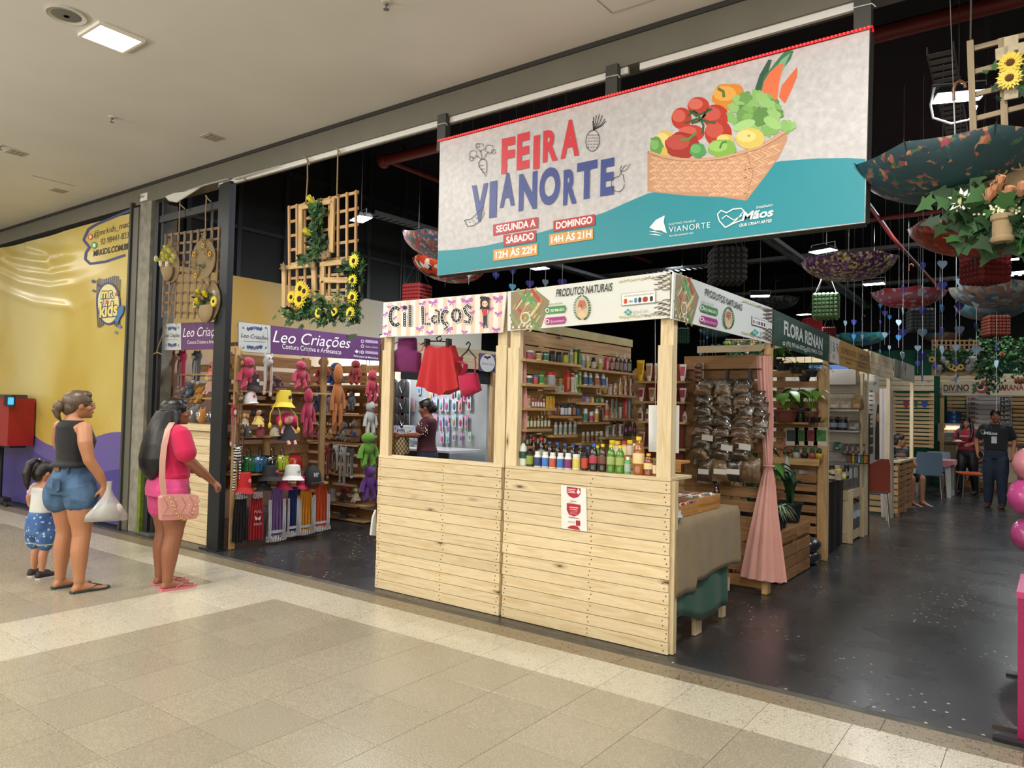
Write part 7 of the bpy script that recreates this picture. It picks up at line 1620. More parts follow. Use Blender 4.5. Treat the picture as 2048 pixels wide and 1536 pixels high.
bg=thing('checked_handbag','beige and brown checked handbag held before the jewellery counter','handbag',p_);ob('body',MB().rings([[(x*w_,y*.05,z)for x,y in((-1,-1),(1,-1),(1,1),(-1,1))]for z,w_ in((0,.1),(.02,.12),(.22,.11),(.26,.09))]),ck,bg);ob('handle',MB().tube([(-.07,0,.25),(-.06,0,.33),(.06,0,.33),(.07,0,.25)],.008,6),BLACK,bg)
OS=thing('display_shelves','crate shelves with trinkets at the right of the jewellery wall','shelf',at(*k6b(905,1000),'y',4.9))
for y in(760,830,890,975,1040,1250):p_,q_=at(*k6b(840,y),'y',4.9),at(*k6b(970,y),'y',4.9);plank('slat',p_,q_,.11,.02,PALLETL if y!=975 else CRATE,OS)
for x in(835,925,965):p_,q_=at(*k6b(x,720),'y',4.95),at(*k6b(x,1405),'y',4.95);q_.z=0;plank('upright',V((p_.x,p_.y,0)),p_,.09,.03,PALLETL,OS)
for i,(x,y,w_,h,c_)in enumerate(((902,740,60,70,'#5a4a8a'),(905,1005,55,40,'#a81c24'),(865,1120,40,50,'#6a3a34'),(860,1190,40,60,'#8a8a5a'),(870,1340,90,120,'#b85a90'),(945,785,50,30,'#c88a98'))):
 p_=at(*k6b(x,y),'y',4.8);s=depth(p_)/F_PX/3.84;m=soft(MB().ell((0,0,0),(w_*s/2,.06,h*s/2),12,8),.01)
 tag(ob('hair_scrunchie' if i<5 else 'ribbon_bundle',m,M(c_,.7,var=.5,scale=30),loc=p_),'%s bundle of hair ribbons %s'%(cname(c_),['under the round sign','on the red ledge','hanging mid shelf','hanging lower on the shelf','in the basket at the floor','beside the round sign'][i]),'ribbon','hair ribbons on the crate shelves')
# ================================================================ PLANT STALL
POTM={'brown':M('#6a3828',.6),'black':M('#1a1c1e',.5),'white':M('#c8c8c0',.5)}
GLS=[M('#3c6a24',.45),M('#4f8a2c',.4),M('#2a5220',.5)]
GDK=[M('#1f4424',.45),M('#2a5630',.45),M('#163420',.5)]
GLT=[M('#6f9a2c',.4),M('#86ac38',.4),M('#5a8a28',.45)]
GVR=[M('#5a7a48',.45),M('#a8b890',.45),M('#3a5a30',.5)]
def plant(nm,lb,p_,pot,pr,ph,kind,n,L,wd,spread,mats,rise=.1,grp=None,saucer=False):
 T=thing(nm,lb,'plant',p_,(0,0,RND.uniform(0,6)),grp)
 if pot:
  ob('pot',MB().lathe([(pr*.72,0),(pr*.74,.005),(pr*.95,ph*.85),(pr*1.05,ph*.86),(pr*1.05,ph),(pr*.95,ph),(pr*.9,ph*.9),(.005,ph*.9)],20),POTM[pot],T)
  ob('soil',MB().lathe([(pr*.9,ph*.88),(.003,ph*.91)],12),M('#2a1e14',.95),T)
 for k in range(n):
  a_=tau*k/n*2.4+RND.uniform(-.3,.3);s=RND.uniform(.75,1.15);d=V((cos(a_),sin(a_),0));sd=V((-sin(a_),cos(a_),0))
  m=MB();m.mi=0
  if kind=='broad':
   b=V((0,0,ph*.9));tip=b+d*spread*s*RND.uniform(.4,1)+V((0,0,rise*s+L*.5));m.tube([b,(b+tip)/2+V((0,0,.03)),tip],.0035,4)
   u=(d+V((0,0,-.35+RND.uniform(-.3,.3)))).normalized();up=V((0,0,1));r_=[]
   for f,w_ in((0,.15),(.15,.85),(.35,1),(.6,.8),(.85,.35),(1,.02)):
    c_=tip+u*L*s*f-up*L*.35*f*f;r_.append([c_-sd*wd*w_/2+up*.012*w_,c_,c_+sd*wd*w_/2+up*.012*w_])
   m.rings(r_,False,False)
  elif kind=='strap':
   r_=[]
   for f in(0,.2,.4,.6,.8,1):
    c_=V((0,0,ph*.88))+d*(spread*s*f**1.4)+V((0,0,(L*f-(spread*1.2)*f**3)*s));w_=wd*(1-f**3)+.002;r_.append([c_-sd*w_/2+V((0,0,.004)),c_,c_+sd*w_/2+V((0,0,.004))])
   m.rings(r_,False,False)
  else:
   pts=[V((0,0,ph*.9))+d*(spread*s*f)+V((0,0,L*.6*sin(f*2.2)-L*.5*f*f))for f in[i/7 for i in range(8)]]
   m.tube(pts,.002,4)
   for i in range(1,8):
    for sg in(-1,1):
     q_=pts[i];e=(sd*sg+d*.4).normalized()*wd*(1.2-i/8);m.add([q_,q_+e*.5+d*.012,q_+e,q_+e*.5-d*.012],[(0,1,2,3)])
  ob('leaf' if kind!='fern' else 'frond',m,mats[k%3],T,sharp=70)
 return T
FL=thing('wall_shelf','two plank shelves of pots on the plant stall partition','shelf',(-.35,3.85,1.3))
plank('shelf_board',(-.72,3.83,1.455),(-.12,3.83,1.455),.26,.022,PALLET,FL,(0,0,1));plank('shelf_board',(-.55,3.86,1.07),(-.02,3.86,1.07),.2,.022,PALLETL,FL,(0,0,1));plank('front_lip',(-.55,3.76,1.04),(-.02,3.76,1.04),.06,.015,PALLETL,FL)
PG_='potted plants of the plant stall'
c4p=lambda x,y:(1520+x/3.2,660+y/3.2)
def pl_at(x,y,yy,z=None):p_=at(*c4p(x,y),'y',yy);p_.z=z if z is not None else p_.z;return p_
plant('broad_leaf_plant','bright green broad leaved plant in a wide brown bowl pot',pl_at(165,560,3.72,1.467),'brown',.13,.13,'broad',16,.17,.1,.2,GLT,.12,PG_)
plant('broad_leaf_plant','green broad leaved plant in a black pot beside the brown bowl',pl_at(262,560,3.86,1.467),'black',.11,.15,'broad',12,.15,.09,.16,GLS,.14,PG_)
plant('broad_leaf_plant','yellow green leaved plant in a brown pot at the shelf end',pl_at(325,560,3.8,1.467),'brown',.085,.12,'broad',10,.12,.08,.12,GLT,.16,PG_)
for k,(x,pt,nm_)in enumerate(((105,'black','leftmost'),(165,'brown','second'),(258,'black','third'),(318,'black','last'))):
 plant('small_plant','tiny plant in a small %s pot on the upper plant shelf, %s'%(pt,nm_),pl_at(x,590,3.74,1.467),pt,.035,.06,'broad',5,.03,.025,.03,GLS,.01,PG_)
plant('trailing_plant','small trailing plant hanging over the right end of the upper shelf',pl_at(365,590,3.76,1.467),'black',.04,.06,'fern',12,-.12,.05,.1,GLS,0,PG_)
for k,(x,h,nm_)in enumerate(((235,'#c8c4bc','white face patterned'),(285,'#2a2418','black and gold'),(333,'#a84a44','red and white'),(380,'#d0a02c','yellow patterned'))):
 p_=pl_at(x,832,3.8,1.082);T=thing('cactus_pot','small cactus in a %s pot on the lower plant shelf'%nm_,'cactus',p_,group='little cactus pots')
 ob('pot',MB().lathe([(.025,0),(.04,.02),(.042,.045),(.034,.06),(.028,.06)],16),M(h,.4,var=.5,scale=60),T);ob('cactus',MB().lathe([(.02,.055),(.026,.075),(.022,.105),(.003,.12)],9),GDK[0],T);ob('spike',MB().tube([(0,0,.12),(.004,0,.15)],.002,4),M('#c8c0a0',.7),T)
p_=pl_at(190,832,3.8,1.082);T=thing('flowering_plant','small plant with red flowers left on the lower plant shelf','plant',p_,group=PG_)
ob('foliage',foliage((0,0,.06),(.07,.04,.05),40,.03,.02,0),GDK,T,kind='stuff');m=MB()
for k in range(14):m.ell((RND.gauss(0,.05),-.03+RND.gauss(0,.02),.07+RND.gauss(0,.03)),.01,6,5)
ob('red_blossoms',m,M('#a8402c',.7),T,kind='stuff')
for k,x in enumerate((207,265,325,387)):
 p_=pl_at(x,682,3.93);T=thing('seed_packet','seed packet hung on the plant partition, %s from left'%ORD[k],'packet',p_,group='seed packets')
 ob('card',MB().box(-.07,.07,-.002,.002,-.1,.1),M('#b8b8b0',.5),T);ob('picture',MB().box(-.06,.06,-.004,-.002,-.05,.07),M(['#3a4440','#3c6a30','#8a2a30','#4a8a40'][k],.5,var=.6,scale=40),T);ob('price_tag',MB().box(-.02,.03,-.005,-.003,-.09,-.06),M('#c8b8a0',.5),T)
for k,(x,y,yy,mt,nm_,kd)in enumerate(((330,300,3.4,GDK,'dark fern hanging at the right under the green sign','fern'),(285,330,3.5,GDK,'lower dark fern hanging under the green sign','fern'),(140,260,3.0,GDK,'hanging plant with thin dark stems under the green sign, left','strap'),(230,280,3.2,GDK,'hanging plant with thin dark stems under the green sign, middle','strap'),(90,230,2.6,GLS,'leafy plant hanging beside the pink curtain top','broad'))):
 p_=pl_at(x,y,yy);T=plant('hanging_plant',nm_,p_,'black',.06,.06,kd,12 if kd=='fern' else 10,.14 if kd!='fern' else .18,.07 if kd!='strap' else .012,.22 if kd=='fern' else .1,mt,.04,'plants hanging under the green sign')
 ob('hook_wire',MB().tube([(0,0,.05),(0,0,max(.2,2.2-p_.z)),(.02,0,max(.22,2.22-p_.z))],.003,5),DKMETAL,T)
for k,(y0,lb)in enumerate(((2.5,'tall wooden crate at the curtain foot holding black pots'),(2.98,'second tall wooden crate of the plant stall, farther down the aisle'))):
 T=thing('wooden_crate',lb,'crate',(-.24,y0+.22,0));y1=y0+.45
 for z in(.06,.17,.28,.42):plank('side_board',(-.03,y0,z),(-.03,y1,z),.1,.016,PALLET,T,(1,0,0));plank('front_board',(-.45,y0,z),(-.03,y0,z),.1,.016,PALLET,T)
 for a_ in((-.03,y0),(-.03,y1),(-.45,y0)):plank('corner_post',(a_[0]-.02,a_[1]+(.02 if a_[1]==y0 else-.02),0),(a_[0]-.02,a_[1]+(.02 if a_[1]==y0 else-.02),.47),.05,.03,PALLET,T,(1,0,0))
 plank('top_board',(-.24,y0,.465),(-.24,y1,.465),.42,.016,PALLET,T,(0,0,1))
 ob('cardboard_box',MB().box(-.4,-.07,y0+.04,y1-.04,.02,.38),M('#a07a50',.8),T,world=True)
plant('snake_plant','tall dark leaved plant in a black pot on the farther crate',(-.16,3.2,.475),'black',.12,.2,'strap',12,.5,.07,.16,GDK,0,PG_)
plant('spider_plant','white striped spider plant in a black pot on the near crate',(-.14,2.76,.475),'black',.09,.15,'strap',22,.22,.022,.2,GVR,0,PG_)
plant('spider_plant','small striped spider plant in a black pot at the curtain',(-.1,2.56,.475),'black',.07,.13,'strap',14,.18,.02,.16,GVR,0,PG_)
plant('leafy_shrub','tall leafy shrub rising behind the pink curtain',(-.4,2.7,.475),'black',.12,.2,'broad',34,.16,.07,.18,GDK,.45,PG_)
plant('leafy_shrub','dark leafy shrub behind the spider plants, head high',(-.42,3.15,.475),'black',.12,.2,'broad',30,.15,.08,.22,GLS,.3,PG_)
plant('leafy_shrub','broad dark leaves filling the gap right of the curtain tie',(-.6,2.5,.0),'black',.14,.25,'broad',26,.18,.08,.18,GDK,.8,PG_)
for k in range(2):
 m=soft(MB().ell((0,0,.07),(.16,.22,.08),16,10),.012);tag(ob('soil_bag',m,M('#2c2c2e',.25,coat=.4),loc=(-.14,3.68,.12*k)),['black plastic soil bag lying on the floor at the partition','black plastic soil bag on top of another at the partition'][k],'bag','soil bags')
m=MB().tube([(-.2,3.3,1.1),(-.2,3.3,.98),(-.2,3.3,.82)],[.02,.06,.09],10,.5);tag(ob('plastic_bag',m,M('#b8bcc0',.3),loc=(-.12,.35,0)),'white plastic bag hanging among the plants','bag')
# ================================================================ HONEY STALL
HS=thing('wall_shelf','whitewashed shelves of packets and jars in the honey stall','shelf',(-.4,5.9,1.4))
for z,x0 in((1.615,-.6),(1.345,-.6),(.93,-.3)):plank('shelf_board',(x0,5.93,z),(-.05,5.93,z),.24,.02,WHITEW,HS,(0,0,1))
ob('top_cabinet',MB().box(-.6,-.1,5.85,6.05,1.95,2.15),M('#c0bcb2',.6),HS,world=True);plank('upright',(-.04,5.95,0),(-.04,5.95,2.1),.1,.03,PINE2,HS,(1,0,0))
def pk(nm,lb,cat,x,y,wpx,hpx,yy,z,cols,grp,dp=.06,shape='bag'):
 p_=pl_at(x,y,yy,z);s=depth(p_)/F_PX/3.2;w_,h=wpx*s,hpx*s
 if shape=='bag':m=soft(MB().rings([[(x_*w_/2*k1,y_*dp*k2,zz*h)for x_,y_ in((-1,-.6),(-.6,-1),(.6,-1),(1,-.6),(1,.6),(.6,1),(-.6,1),(-1,.6))]for zz,k1,k2 in((0,.8,.7),(.1,1,1),(.7,1,.9),(.88,.8,.3),(1,.85,.05))]),.004)
 else:m=MB().lathe([(w_/2*.95,0),(w_/2,.01),(w_/2,h*.72),(w_/2*.85,h*.78)],18)
 T=ob(nm,m,M(cols[0],.25,var=.45,scale=35,coat=.4),loc=p_);tag(T,lb,cat,grp)
 if shape=='jar':
  ob('lid',MB().lathe([(w_/2*.9,h*.78),(w_/2*.95,h*.8),(w_/2*.95,h),(.003,h)],18),M(cols[1],.35),T);ob('label',MB().lathe([(w_/2*1.01,h*.2),(w_/2*1.01,h*.55)],18),M(cols[2],.5),T)
 else:ob('label',MB().box(-w_*.25,w_*.25,-dp-.004,-dp+.002,h*.15,h*.4),M(cols[1],.5),T)
HG='packets and jars of the honey stall'
pk('snack_bag','clear bag of pale crisps on the top honey stall shelf, left','bag',478,505,74,75,5.9,1.626,('#b8a890','#d8d4c8'),HG)
pk('snack_bag','clear bag of pale crisps on the top honey stall shelf, middle','bag',552,505,74,75,5.9,1.626,('#b0a088','#c8b8a0'),HG)
pk('snack_bag','brown paper bag on the top honey stall shelf','bag',626,505,64,95,5.9,1.626,('#a8875c','#b8986c'),HG)
for k,x in enumerate((470,530)):pk('storage_jar','dark lidded jar with a blue label, %s of two, second honey shelf'%ORD[k],'jar',x,640,58,85,5.9,1.356,('#2c2624','#5a5654','#8aa0b8'),HG,shape='jar')
pk('snack_bag','shiny packet of brown sweets right of the dark jars','bag',602,640,76,65,5.9,1.356,('#8a7a72','#a8b8c8'),HG)
for k in range(4):pk('hanging_pack','hanging packet of dried goods under the second honey shelf, %s from left'%ORD[k],'packet',545+36*k,800,34,70,5.95,None,('#6a605c','#8a8480'),HG,.02)
pk('hanging_pack','green packet hanging left of the brown ones','packet',495,770,42,52,5.95,None,('#2c7a5a','#b8c8b0'),HG,.02)
T=thing('wire_basket','small wire basket of coloured packets on the short honey shelf','basket',pl_at(628,888,5.88,.942))
ob('basket_wire',MB().tube([(-.12,-.05,0),(.12,-.05,0),(.12,.05,0),(-.12,.05,0),(-.12,-.05,0)],.004,5).tube([(-.13,-.06,.1),(.13,-.06,.1),(.13,.06,.1),(-.13,.06,.1),(-.13,-.06,.1)],.004,5).tube([(-.12,-.05,0),(-.13,-.06,.1)],.003,4).tube([(.12,-.05,0),(.13,-.06,.1)],.003,4),DKMETAL,T)
for k in range(6):ob('packet',MB().box(-.1+.035*k,-.075+.035*k,-.03,.03,.006,.1+.02*(k%2)),M(['#a83a30','#d8c040','#3a5a9a','#b8b8b8','#4a8a4a','#c87a30'][k],.4),T)
BT=thing('cloth_table','white topped table under black cloth at the honey stall','table',(-.3,4.6,0))
ob('top',MB().box(-.8,-.06,4.2,5.0,.79,.82),M('#c8c4bc',.5),BT,world=True);m=MB();m.rings([[(-.055+.01*sin(i*.9)*f,4.2+.8*i/20,.8-.77*f)for i in range(21)]for f in(0,.5,1)],False,False);ob('black_cloth',m,BLACK,BT,world=True,sharp=80)
ob('black_cloth_front',MB().rings([[(-.8+.745*i/14,4.2-.01*sin(i)*f,.8-.78*f)for i in range(15)]for f in(0,.5,1)],False,False),BLACK,BT,world=True,sharp=80)
for k,(x,y,w_,h,b,c_,l_)in enumerate(((450,815,26,45,'#3a2a20','#c8b890','#c8c0b0'),(475,818,24,45,'#4a3020','#b8b0a0','#c8c0b0'),(455,885,30,60,'#5a3a24','#2a2420','#c8b8a0'),(490,885,28,55,'#3a2c24','#c8b8a8','#b8a890'),(460,945,24,40,'#2a2220','#c8c4b8','#b8a890'),(500,950,30,50,'#c8b8a0','#d8c030','#a8987a'),(530,975,26,45,'#c8b040','#2a2a2a','#e0d8b0'),(552,978,22,60,'#1c1a20','#1c1a1c','#8a8a90'))):
 p_=pl_at(x,y,4.5+.1*(k%4),.822)
 pk('honey_jar','%s jar with %s lid on the honey stall table, %s from left'%(cname(b),cname(c_),ORD[k]),'jar',x,y+60,w_*1.5,h*1.4,4.32+.16*(k%4),.822,(b,c_,l_),'honey jars on the black cloth table',shape='jar')
CRt=thing('bin_crate','pale timber crate shelf carrying clear bins of nuts','crate',(-.25,5.5,0))
for z in(.12,.62):plank('shelf',(-.26,5.25,z),(-.26,5.95,z),.4,.02,PINE2,CRt,(0,0,1))
for z in(.07,.58):plank('side_rail',(-.05,5.25,z),(-.05,5.95,z),.1,.02,PINE2,CRt,(1,0,0));plank('front_rail',(-.46,5.24,z),(-.05,5.24,z),.12,.02,PINE2,CRt)
for x,y in((-.06,5.26),(-.06,5.93),(-.45,5.26)):plank('upright',(x,y,0),(x,y,.63),.12,.025,PINE2,CRt)
CLR=M('#9a9c9a',.1,alpha=.38,coat=.5)
for k in range(2):
 T=thing('clear_bin',['clear plastic bin of brown nuts on the crate, nearer one','clear plastic bin of dark raisins on the crate, farther one'][k],'bin',(-.26,5.42+.34*k,.632))
 ob('walls',MB().rings([[(x*.19,y*.155,z)for x,y in((-1,-1),(1,-1),(1,1),(-1,1))]for z in(0,.3)],False),CLR,T);ob('lid',MB().box(-.2,.2,-.16,.16,.3,.32),CLR,T);ob('contents',soft(MB().box(-.18,.18,-.145,.145,.004,.11),.004),M(['#6a3c20','#3a2418'][k],.8,var=.7,scale=60),T,kind='stuff')
 for q in range(2):ob('label',MB().box(.19,.194,-.1+.12*q,-.03+.12*q,.14,.26),M('#c8c8c4',.5),T)
for k in range(3):
 T=thing('storage_jar','clear jar of %s under the bins, %s'%(['black and white sweets','brown nuts','dark coffee beans'][k],['at the front','in the middle','at the rear'][k]),'jar',(-.3+(.18 if k else 0),5.38+.22*k,.132),group='jars in the crate under the bins')
 ob('glass',MB().lathe([(.085,0),(.09,.01),(.09,.28),(.075,.32)],18),CLR,T);ob('contents',MB().lathe([(.08,.01),(.082,.2),(.003,.21)],14),M(['#8a8078','#5a3a20','#2a1c14'][k],.8,var=.9,scale=50),T);ob('lid',MB().lathe([(.08,.32),(.08,.35),(.003,.35)],18),M(['#2a2a2a','#8a3030','#2a2a2a'][k],.4),T)
 ob('label',MB().lathe([(.091,.14),(.091,.22)],18),M('#b8c4d0',.5),T)
PO=thing('standing_poster','tall white poster with a woman picture beside the red chair','poster',(-.16,6.3,1.5))
q_=[at(*c4p(*p_),'y',6.5)for p_ in((694,292),(762,300),(765,830),(697,862))];ob('sheet',MB().rings([q_,[p_+V((0,.01,0))for p_ in q_]]),M('#c0bcb4',.5),PO,world=True)
a=Art('y',6.495,(0,-1,0))
for k in range(9):a.line([c4p(700,390+30*k),c4p(722,392+30*k)],2.4,'#3a3a38',0 if k else 1)
a.text('J&R',c4p(722,350),c4p(748,350),6,'#4a4640');a.blob(*c4p(745,430),4,10,'#c8a898');a.poly([c4p(*p_)for p_ in((735,830),(738,640),(745,520),(752,470),(762,480),(763,830))],'#3a2c28');a.blob(*c4p(755,560),2.5,9,'#b88a74')
for k in range(3):a.poly([c4p(702,625+60*k),c4p(724,622+60*k),c4p(724,670+60*k),c4p(702,675+60*k)],'#3c3a36',1)
a.done('printed_artwork',PO)
tag(ob('dark_board',MB().box(-.06,-.03,6.12,6.4,0,1.58),M('#3a2e26',.6,var=.2)),'narrow dark board leaning at the honey stall corner post','board')
curtain('white_curtain','white sheer curtain hanging behind the red chair',cloth('white_sheer','#b8b0a8',weave=700,var=.06),[(1759,1784,777),(1759,1785,850),(1758,1785,925),(1762,1786,980),(1764,1785,1035)],'y',7.9,npl=8,dep=.4)
def chair(lb,loc,rz,h,seat_h=.46,grp='chairs of the food corner',hgt=.88):
 T=thing('cafe_chair',lb,'chair',loc,(0,0,rz),grp);c_=M(h,.35)
 ob('seat',MB().rings([[(x*.22,y*.21,z)for x,y in((-1,-.9),(-.9,-1),(.9,-1),(1,-.9),(1,.9),(.9,1),(-.9,1),(-1,.9))]for z in(seat_h-.02,seat_h)]),c_,T)
 m=MB();rs=[]
 for z in[seat_h+.0+(hgt-seat_h)*k/5 for k in range(6)]:
  f=(z-seat_h)/(hgt-seat_h);wd_=.22*(1-.08*(f>.9));rs.append([(x*wd_,.2+.05*f+.02*(x*x)*-1,z)for x in(-1,-.5,0,.5,1)]+[(x*wd_,.218+.05*f+.02*(x*x)*-1,z)for x in(1,.5,0,-.5,-1)])
 m.rings(rs);ob('backrest',m,c_,T)
 for x,y in((-.19,-.18),(.19,-.18),(-.19,.19),(.19,.19)):ob('leg',MB().tube([(x*.9,y*.9,seat_h-.02),(x*1.1,y*1.15,0)],.011,7),GREYM,T)
 ob('stretcher',MB().tube([(-.19,-.18,seat_h-.03),(.19,-.18,seat_h-.03),(.19,.19,seat_h-.03),(-.19,.19,seat_h-.03),(-.19,-.18,seat_h-.03)],.009,6),GREYM,T)
 return T
chair('red chair with its back to the honey stall poster',(.08,6.95,0),-2.6,'#8e3420',.48,hgt=.93)if False else chair('terracotta red chair standing in the aisle before the white curtain',(-.14,7.25,0),.15+pi,'#983a24',.5,hgt=.95)
chair('grey blue chair with its back to the aisle, nearest the far table',(-.0,12.0,0),pi+.05,'#5c7080',.46)
chair('second grey blue chair half hidden behind the pink clothed table',(.0,13.0,0),.0,'#5c7080',.46,hgt=.84)
chair('orange chair between the woman in red and the man',(.62,12.75,0),pi/2*.1+.2,'#b4502c',.46,hgt=.48)
TB2=thing('plastic_table','white plastic table with a pink cloth beside the grey blue chair','table',(-.02,12.5,0))
for x in(-.32,.32):
 for y in(-.3,.3):ob('leg',MB().rings([[(x*1.0+sx*.035,y+sy*.03,0)for sx,sy in((-1,-1),(1,-1),(1,1),(-1,1))],[(x*.9+sx*.05,y*.9+sy*.04,.68)for sx,sy in((-1,-1),(1,-1),(1,1),(-1,1))]]),M('#b8b8b4',.4),TB2)
ob('top',MB().box(-.38,.38,-.36,.36,.68,.71),M('#b8b8b4',.4),TB2)
m=MB();rs=[[(x*(.385+.01*k),y*(.365+.01*k),.715-.13*k*(.7+.3*sin(i*1.7)))for i,(x,y)in enumerate([(cos(tau*j/32)*min(1/max(abs(cos(tau*j/32)),abs(sin(tau*j/32))),1.41),sin(tau*j/32)*min(1/max(abs(cos(tau*j/32)),abs(sin(tau*j/32))),1.41))for j in range(32)])]for k in(0,1)];rs.insert(0,[(q_[0]*.02,q_[1]*.02,.715)for q_ in rs[0]]);m.rings(rs,False)
tag(ob('pink_tablecloth',m,cloth('pink_cotton','#b87a7c'),loc=(-.02,12.5,0),sharp=80),'pink cloth spread over the far plastic table','tablecloth')
CC_=thing('crate_counter','slatted pallet counter with a pale top and cake stands, aisle end','counter',(.0,9.2,0))
for k in range(8):plank('slat',(-.55,8.42,.08+.095*k),(-.0,8.42,.08+.095*k),.07,.018,PALLETL,CC_);plank('side_slat',(-.0,8.43,.08+.095*k),(-.0,9.85,.08+.095*k),.07,.018,PALLET,CC_,(1,0,0))
for x,y in((-.02,8.46),(-.52,8.46),(-.02,9.82),(-.02,9.1)):plank('upright',(x,y,0),(x,y,.82),.06,.04,PALLETL,CC_)
plank('worktop',(-.27,8.4,.84),(-.27,9.9,.84),.6,.03,PINE2,CC_,(0,0,1))
for k,(x,y)in enumerate(((-.42,8.7),(-.18,8.9),(-.1,9.3))):
 T=thing('cake_dome',['clear dome over rolls at the left of the crate counter','dish of dark cakes in the middle of the crate counter','lidded dish at the right end of the crate counter'][k],'dish',(x,y,.857),group='dishes on the crate counter')
 ob('plate',MB().lathe([(.005,0),(.09,0),(.11,.02),(.1,.022),(.005,.01)],20),M('#a8a8a4',.3),T);ob('cakes',soft(MB().ell((0,0,.045),(.08,.08,.035),12,8),.008),M(['#b8905c','#2c1a14','#6a3a28'][k],.7,var=.4),T)
 if k==0:ob('dome',MB().lathe([(.1,.02),(.1,.1),(.06,.16),(.005,.17)],20),CLR,T)
cup=thing('glass_cup','small glass cup standing at the front of the crate counter','cup',(-.14,8.5,.857));ob('glass',MB().lathe([(.03,0),(.04,.07),(.037,.07),(.028,.005)],16),M('#b8b4a8',.15,alpha=.6),cup);ob('drink',MB().lathe([(.027,.006),(.032,.04),(.002,.04)],12),M('#8a6a4a',.4),cup)
# ================================================================ FAR DRINKS STALL
k5a=lambda x,y:(1780+x/4.519,700+y/4.519)
GS=thing('plank_fascia','pale plank header carrying the drinks stall sign','fascia',(3,14.4,2.4))
for k in range(4):plank('plank',(-.1,14.32,2.14+.105*k),(6.5,14.32,2.14+.105*k),.1,.02,PINE2,GS)
for x in(-.06,3.6,6.4):plank('post',(x,14.36,0),(x,14.36,2.5),.08,.06,PALLETL,GS)
S10=sign('cream canvas sign reading Divino Guaraná with a guarana fruit',[k5a(466,287),k5a(1215,283),k5a(1215,412),k5a(466,410)],'y',14.28,O_Y,'#b8a88c')
a=Art('y',14.275,O_Y,step=.0008);a.text('DIVINO',k5a(484,372),k5a(714,368),12.5,'#2a2422',.02);a.text('GUARANÁ',k5a(908,366),k5a(1208,362),11,'#7a2420',.02);a.text('GUA',k5a(908,366),k5a(1045,364),11,'#2c2220',.02)
a.line([k5a(484,381),k5a(714,377)],.8,'#5a4a40')
for s,x in((-1,738),(1,893)):
 for dy in(-28,8,36):a.poly([k5a(815,345),k5a(x+s*-20,345+dy-14),k5a(x,345+dy),k5a(x-s*14,345+dy+16)],'#2f5a34')
a.blob(*k5a(828,345),10.5,9.5,'#b02c2c');a.blob(*k5a(820,338),8,6.5,'#d8d0c4');a.blob(*k5a(818,334),6.5,5.2,'#181414');a.done('printed_artwork',S10)
MN=sign('white drinks price board with red and black figures',[k5a(690,414),k5a(1098,416),k5a(1098,800),k5a(690,790)],'y',15.0,O_Y,'#b0aca6',name='menu_board',cat='menu board')
a=Art('y',14.995,O_Y,step=.0008)
a.text('AÇAÍ NATURAL',k5a(800,428),k5a(985,424),2.6,'#9a8a84')
for k,(ml,pr,c_)in enumerate((('100','2,00','#8a2028'),('180','4,00','#3a2a2a'),('250','5,00','#8a2028'),('300','6,00','#3a2a2a'),('400','8,00','#8a2028'),('500','10,00','#3a2a2a'))):
 y=457+k*41.5;a.text(ml,k5a(706,y),k5a(772,y),5.6,c_,.03);a.text('ML',k5a(776,y),k5a(806,y),2.6,c_,.02);a.line([k5a(808,y),k5a(985,y)],.7,'#5a5450')
 a.poly([k5a(995,y-32),k5a(1090,y-32),k5a(1090,y+6),k5a(995,y+6)],'#1c1c20');a.text(pr,k5a(1003,y),k5a(1084,y),5.4,'#d8d8d4',.02)
a.text('ABRIMOS CARTÃO',k5a(828,698),k5a(925,698),2.4,'#3a2a2a',.02);a.done('printed_artwork',MN)
DC=thing('drinks_counter','long counter of the drinks stall with a printed fruit front','counter',(3.4,14.4,0))
ob('body',MB().box(-.02,6.6,14.4,14.95,0,.98),M('#8a7050',.7,var=.2),DC,world=True);ob('worktop',MB().box(-.07,6.65,14.35,15.0,.98,1.03),M('#5a3a24',.5),DC,world=True)
plank('skirting_board',(-.02,14.38,.12),(6.6,14.38,.12),.14,.02,PALLET,DC)
a=Art('y',14.39,O_Y,step=.0008);a.poly([k5a(600,840),k5a(1150,840),k5a(1150,1200),k5a(600,1200)],'#c0a888');a.poly([k5a(690,1040),k5a(760,1020),k5a(800,930),k5a(870,905),k5a(900,1000),k5a(880,1160),k5a(760,1170),k5a(690,1150)],'#d0c8bc')
a.blob(*k5a(812,965),14,16,'#a82828');a.blob(*k5a(800,955),12,12,'#d0c8bc');a.blob(*k5a(797,952),10,10,'#141212');a.text('DIVINO',k5a(752,1076),k5a(880,1076),7.5,'#241c1c',.02);a.text('GUARANÁ',k5a(752,1118),k5a(900,1118),7.5,'#3a1c1c',.02)
for k in range(26):a.blob(*k5a(RND.uniform(640,900),RND.uniform(1150,1200)),2.6,2.4,RND.choice(['#7a3a20','#c08a40','#5a1c18']),8,up=1 if k==0 else 0)
a.done('printed_artwork',DC)
GCs=thing('glass_display_case','lit glass pastry case with rolls on the drinks counter','display case',at(*k5a(640,830),'y',14.55))
p0,p1=at(*k5a(442,665),'y',14.45),at(*k5a(832,822),'y',14.45);x0,x1,z0,z1=p0.x,p1.x,1.03,p0.z
for z in(z0+.01,(z0+z1)/2,z1):ob('shelf',MB().box(x0,x1,14.45,14.8,z-.012,z+.012),GREYM,GCs,world=True)
for x in(x0,x1):ob('corner_post',MB().box(x-.02,x+.02,14.44,14.48,z0,z1),GREYM,GCs,world=True)
ob('front_glass',MB().box(x0,x1,14.44,14.445,z0,z1),M('#c8d0d0',.05,alpha=.15),GCs,world=True)
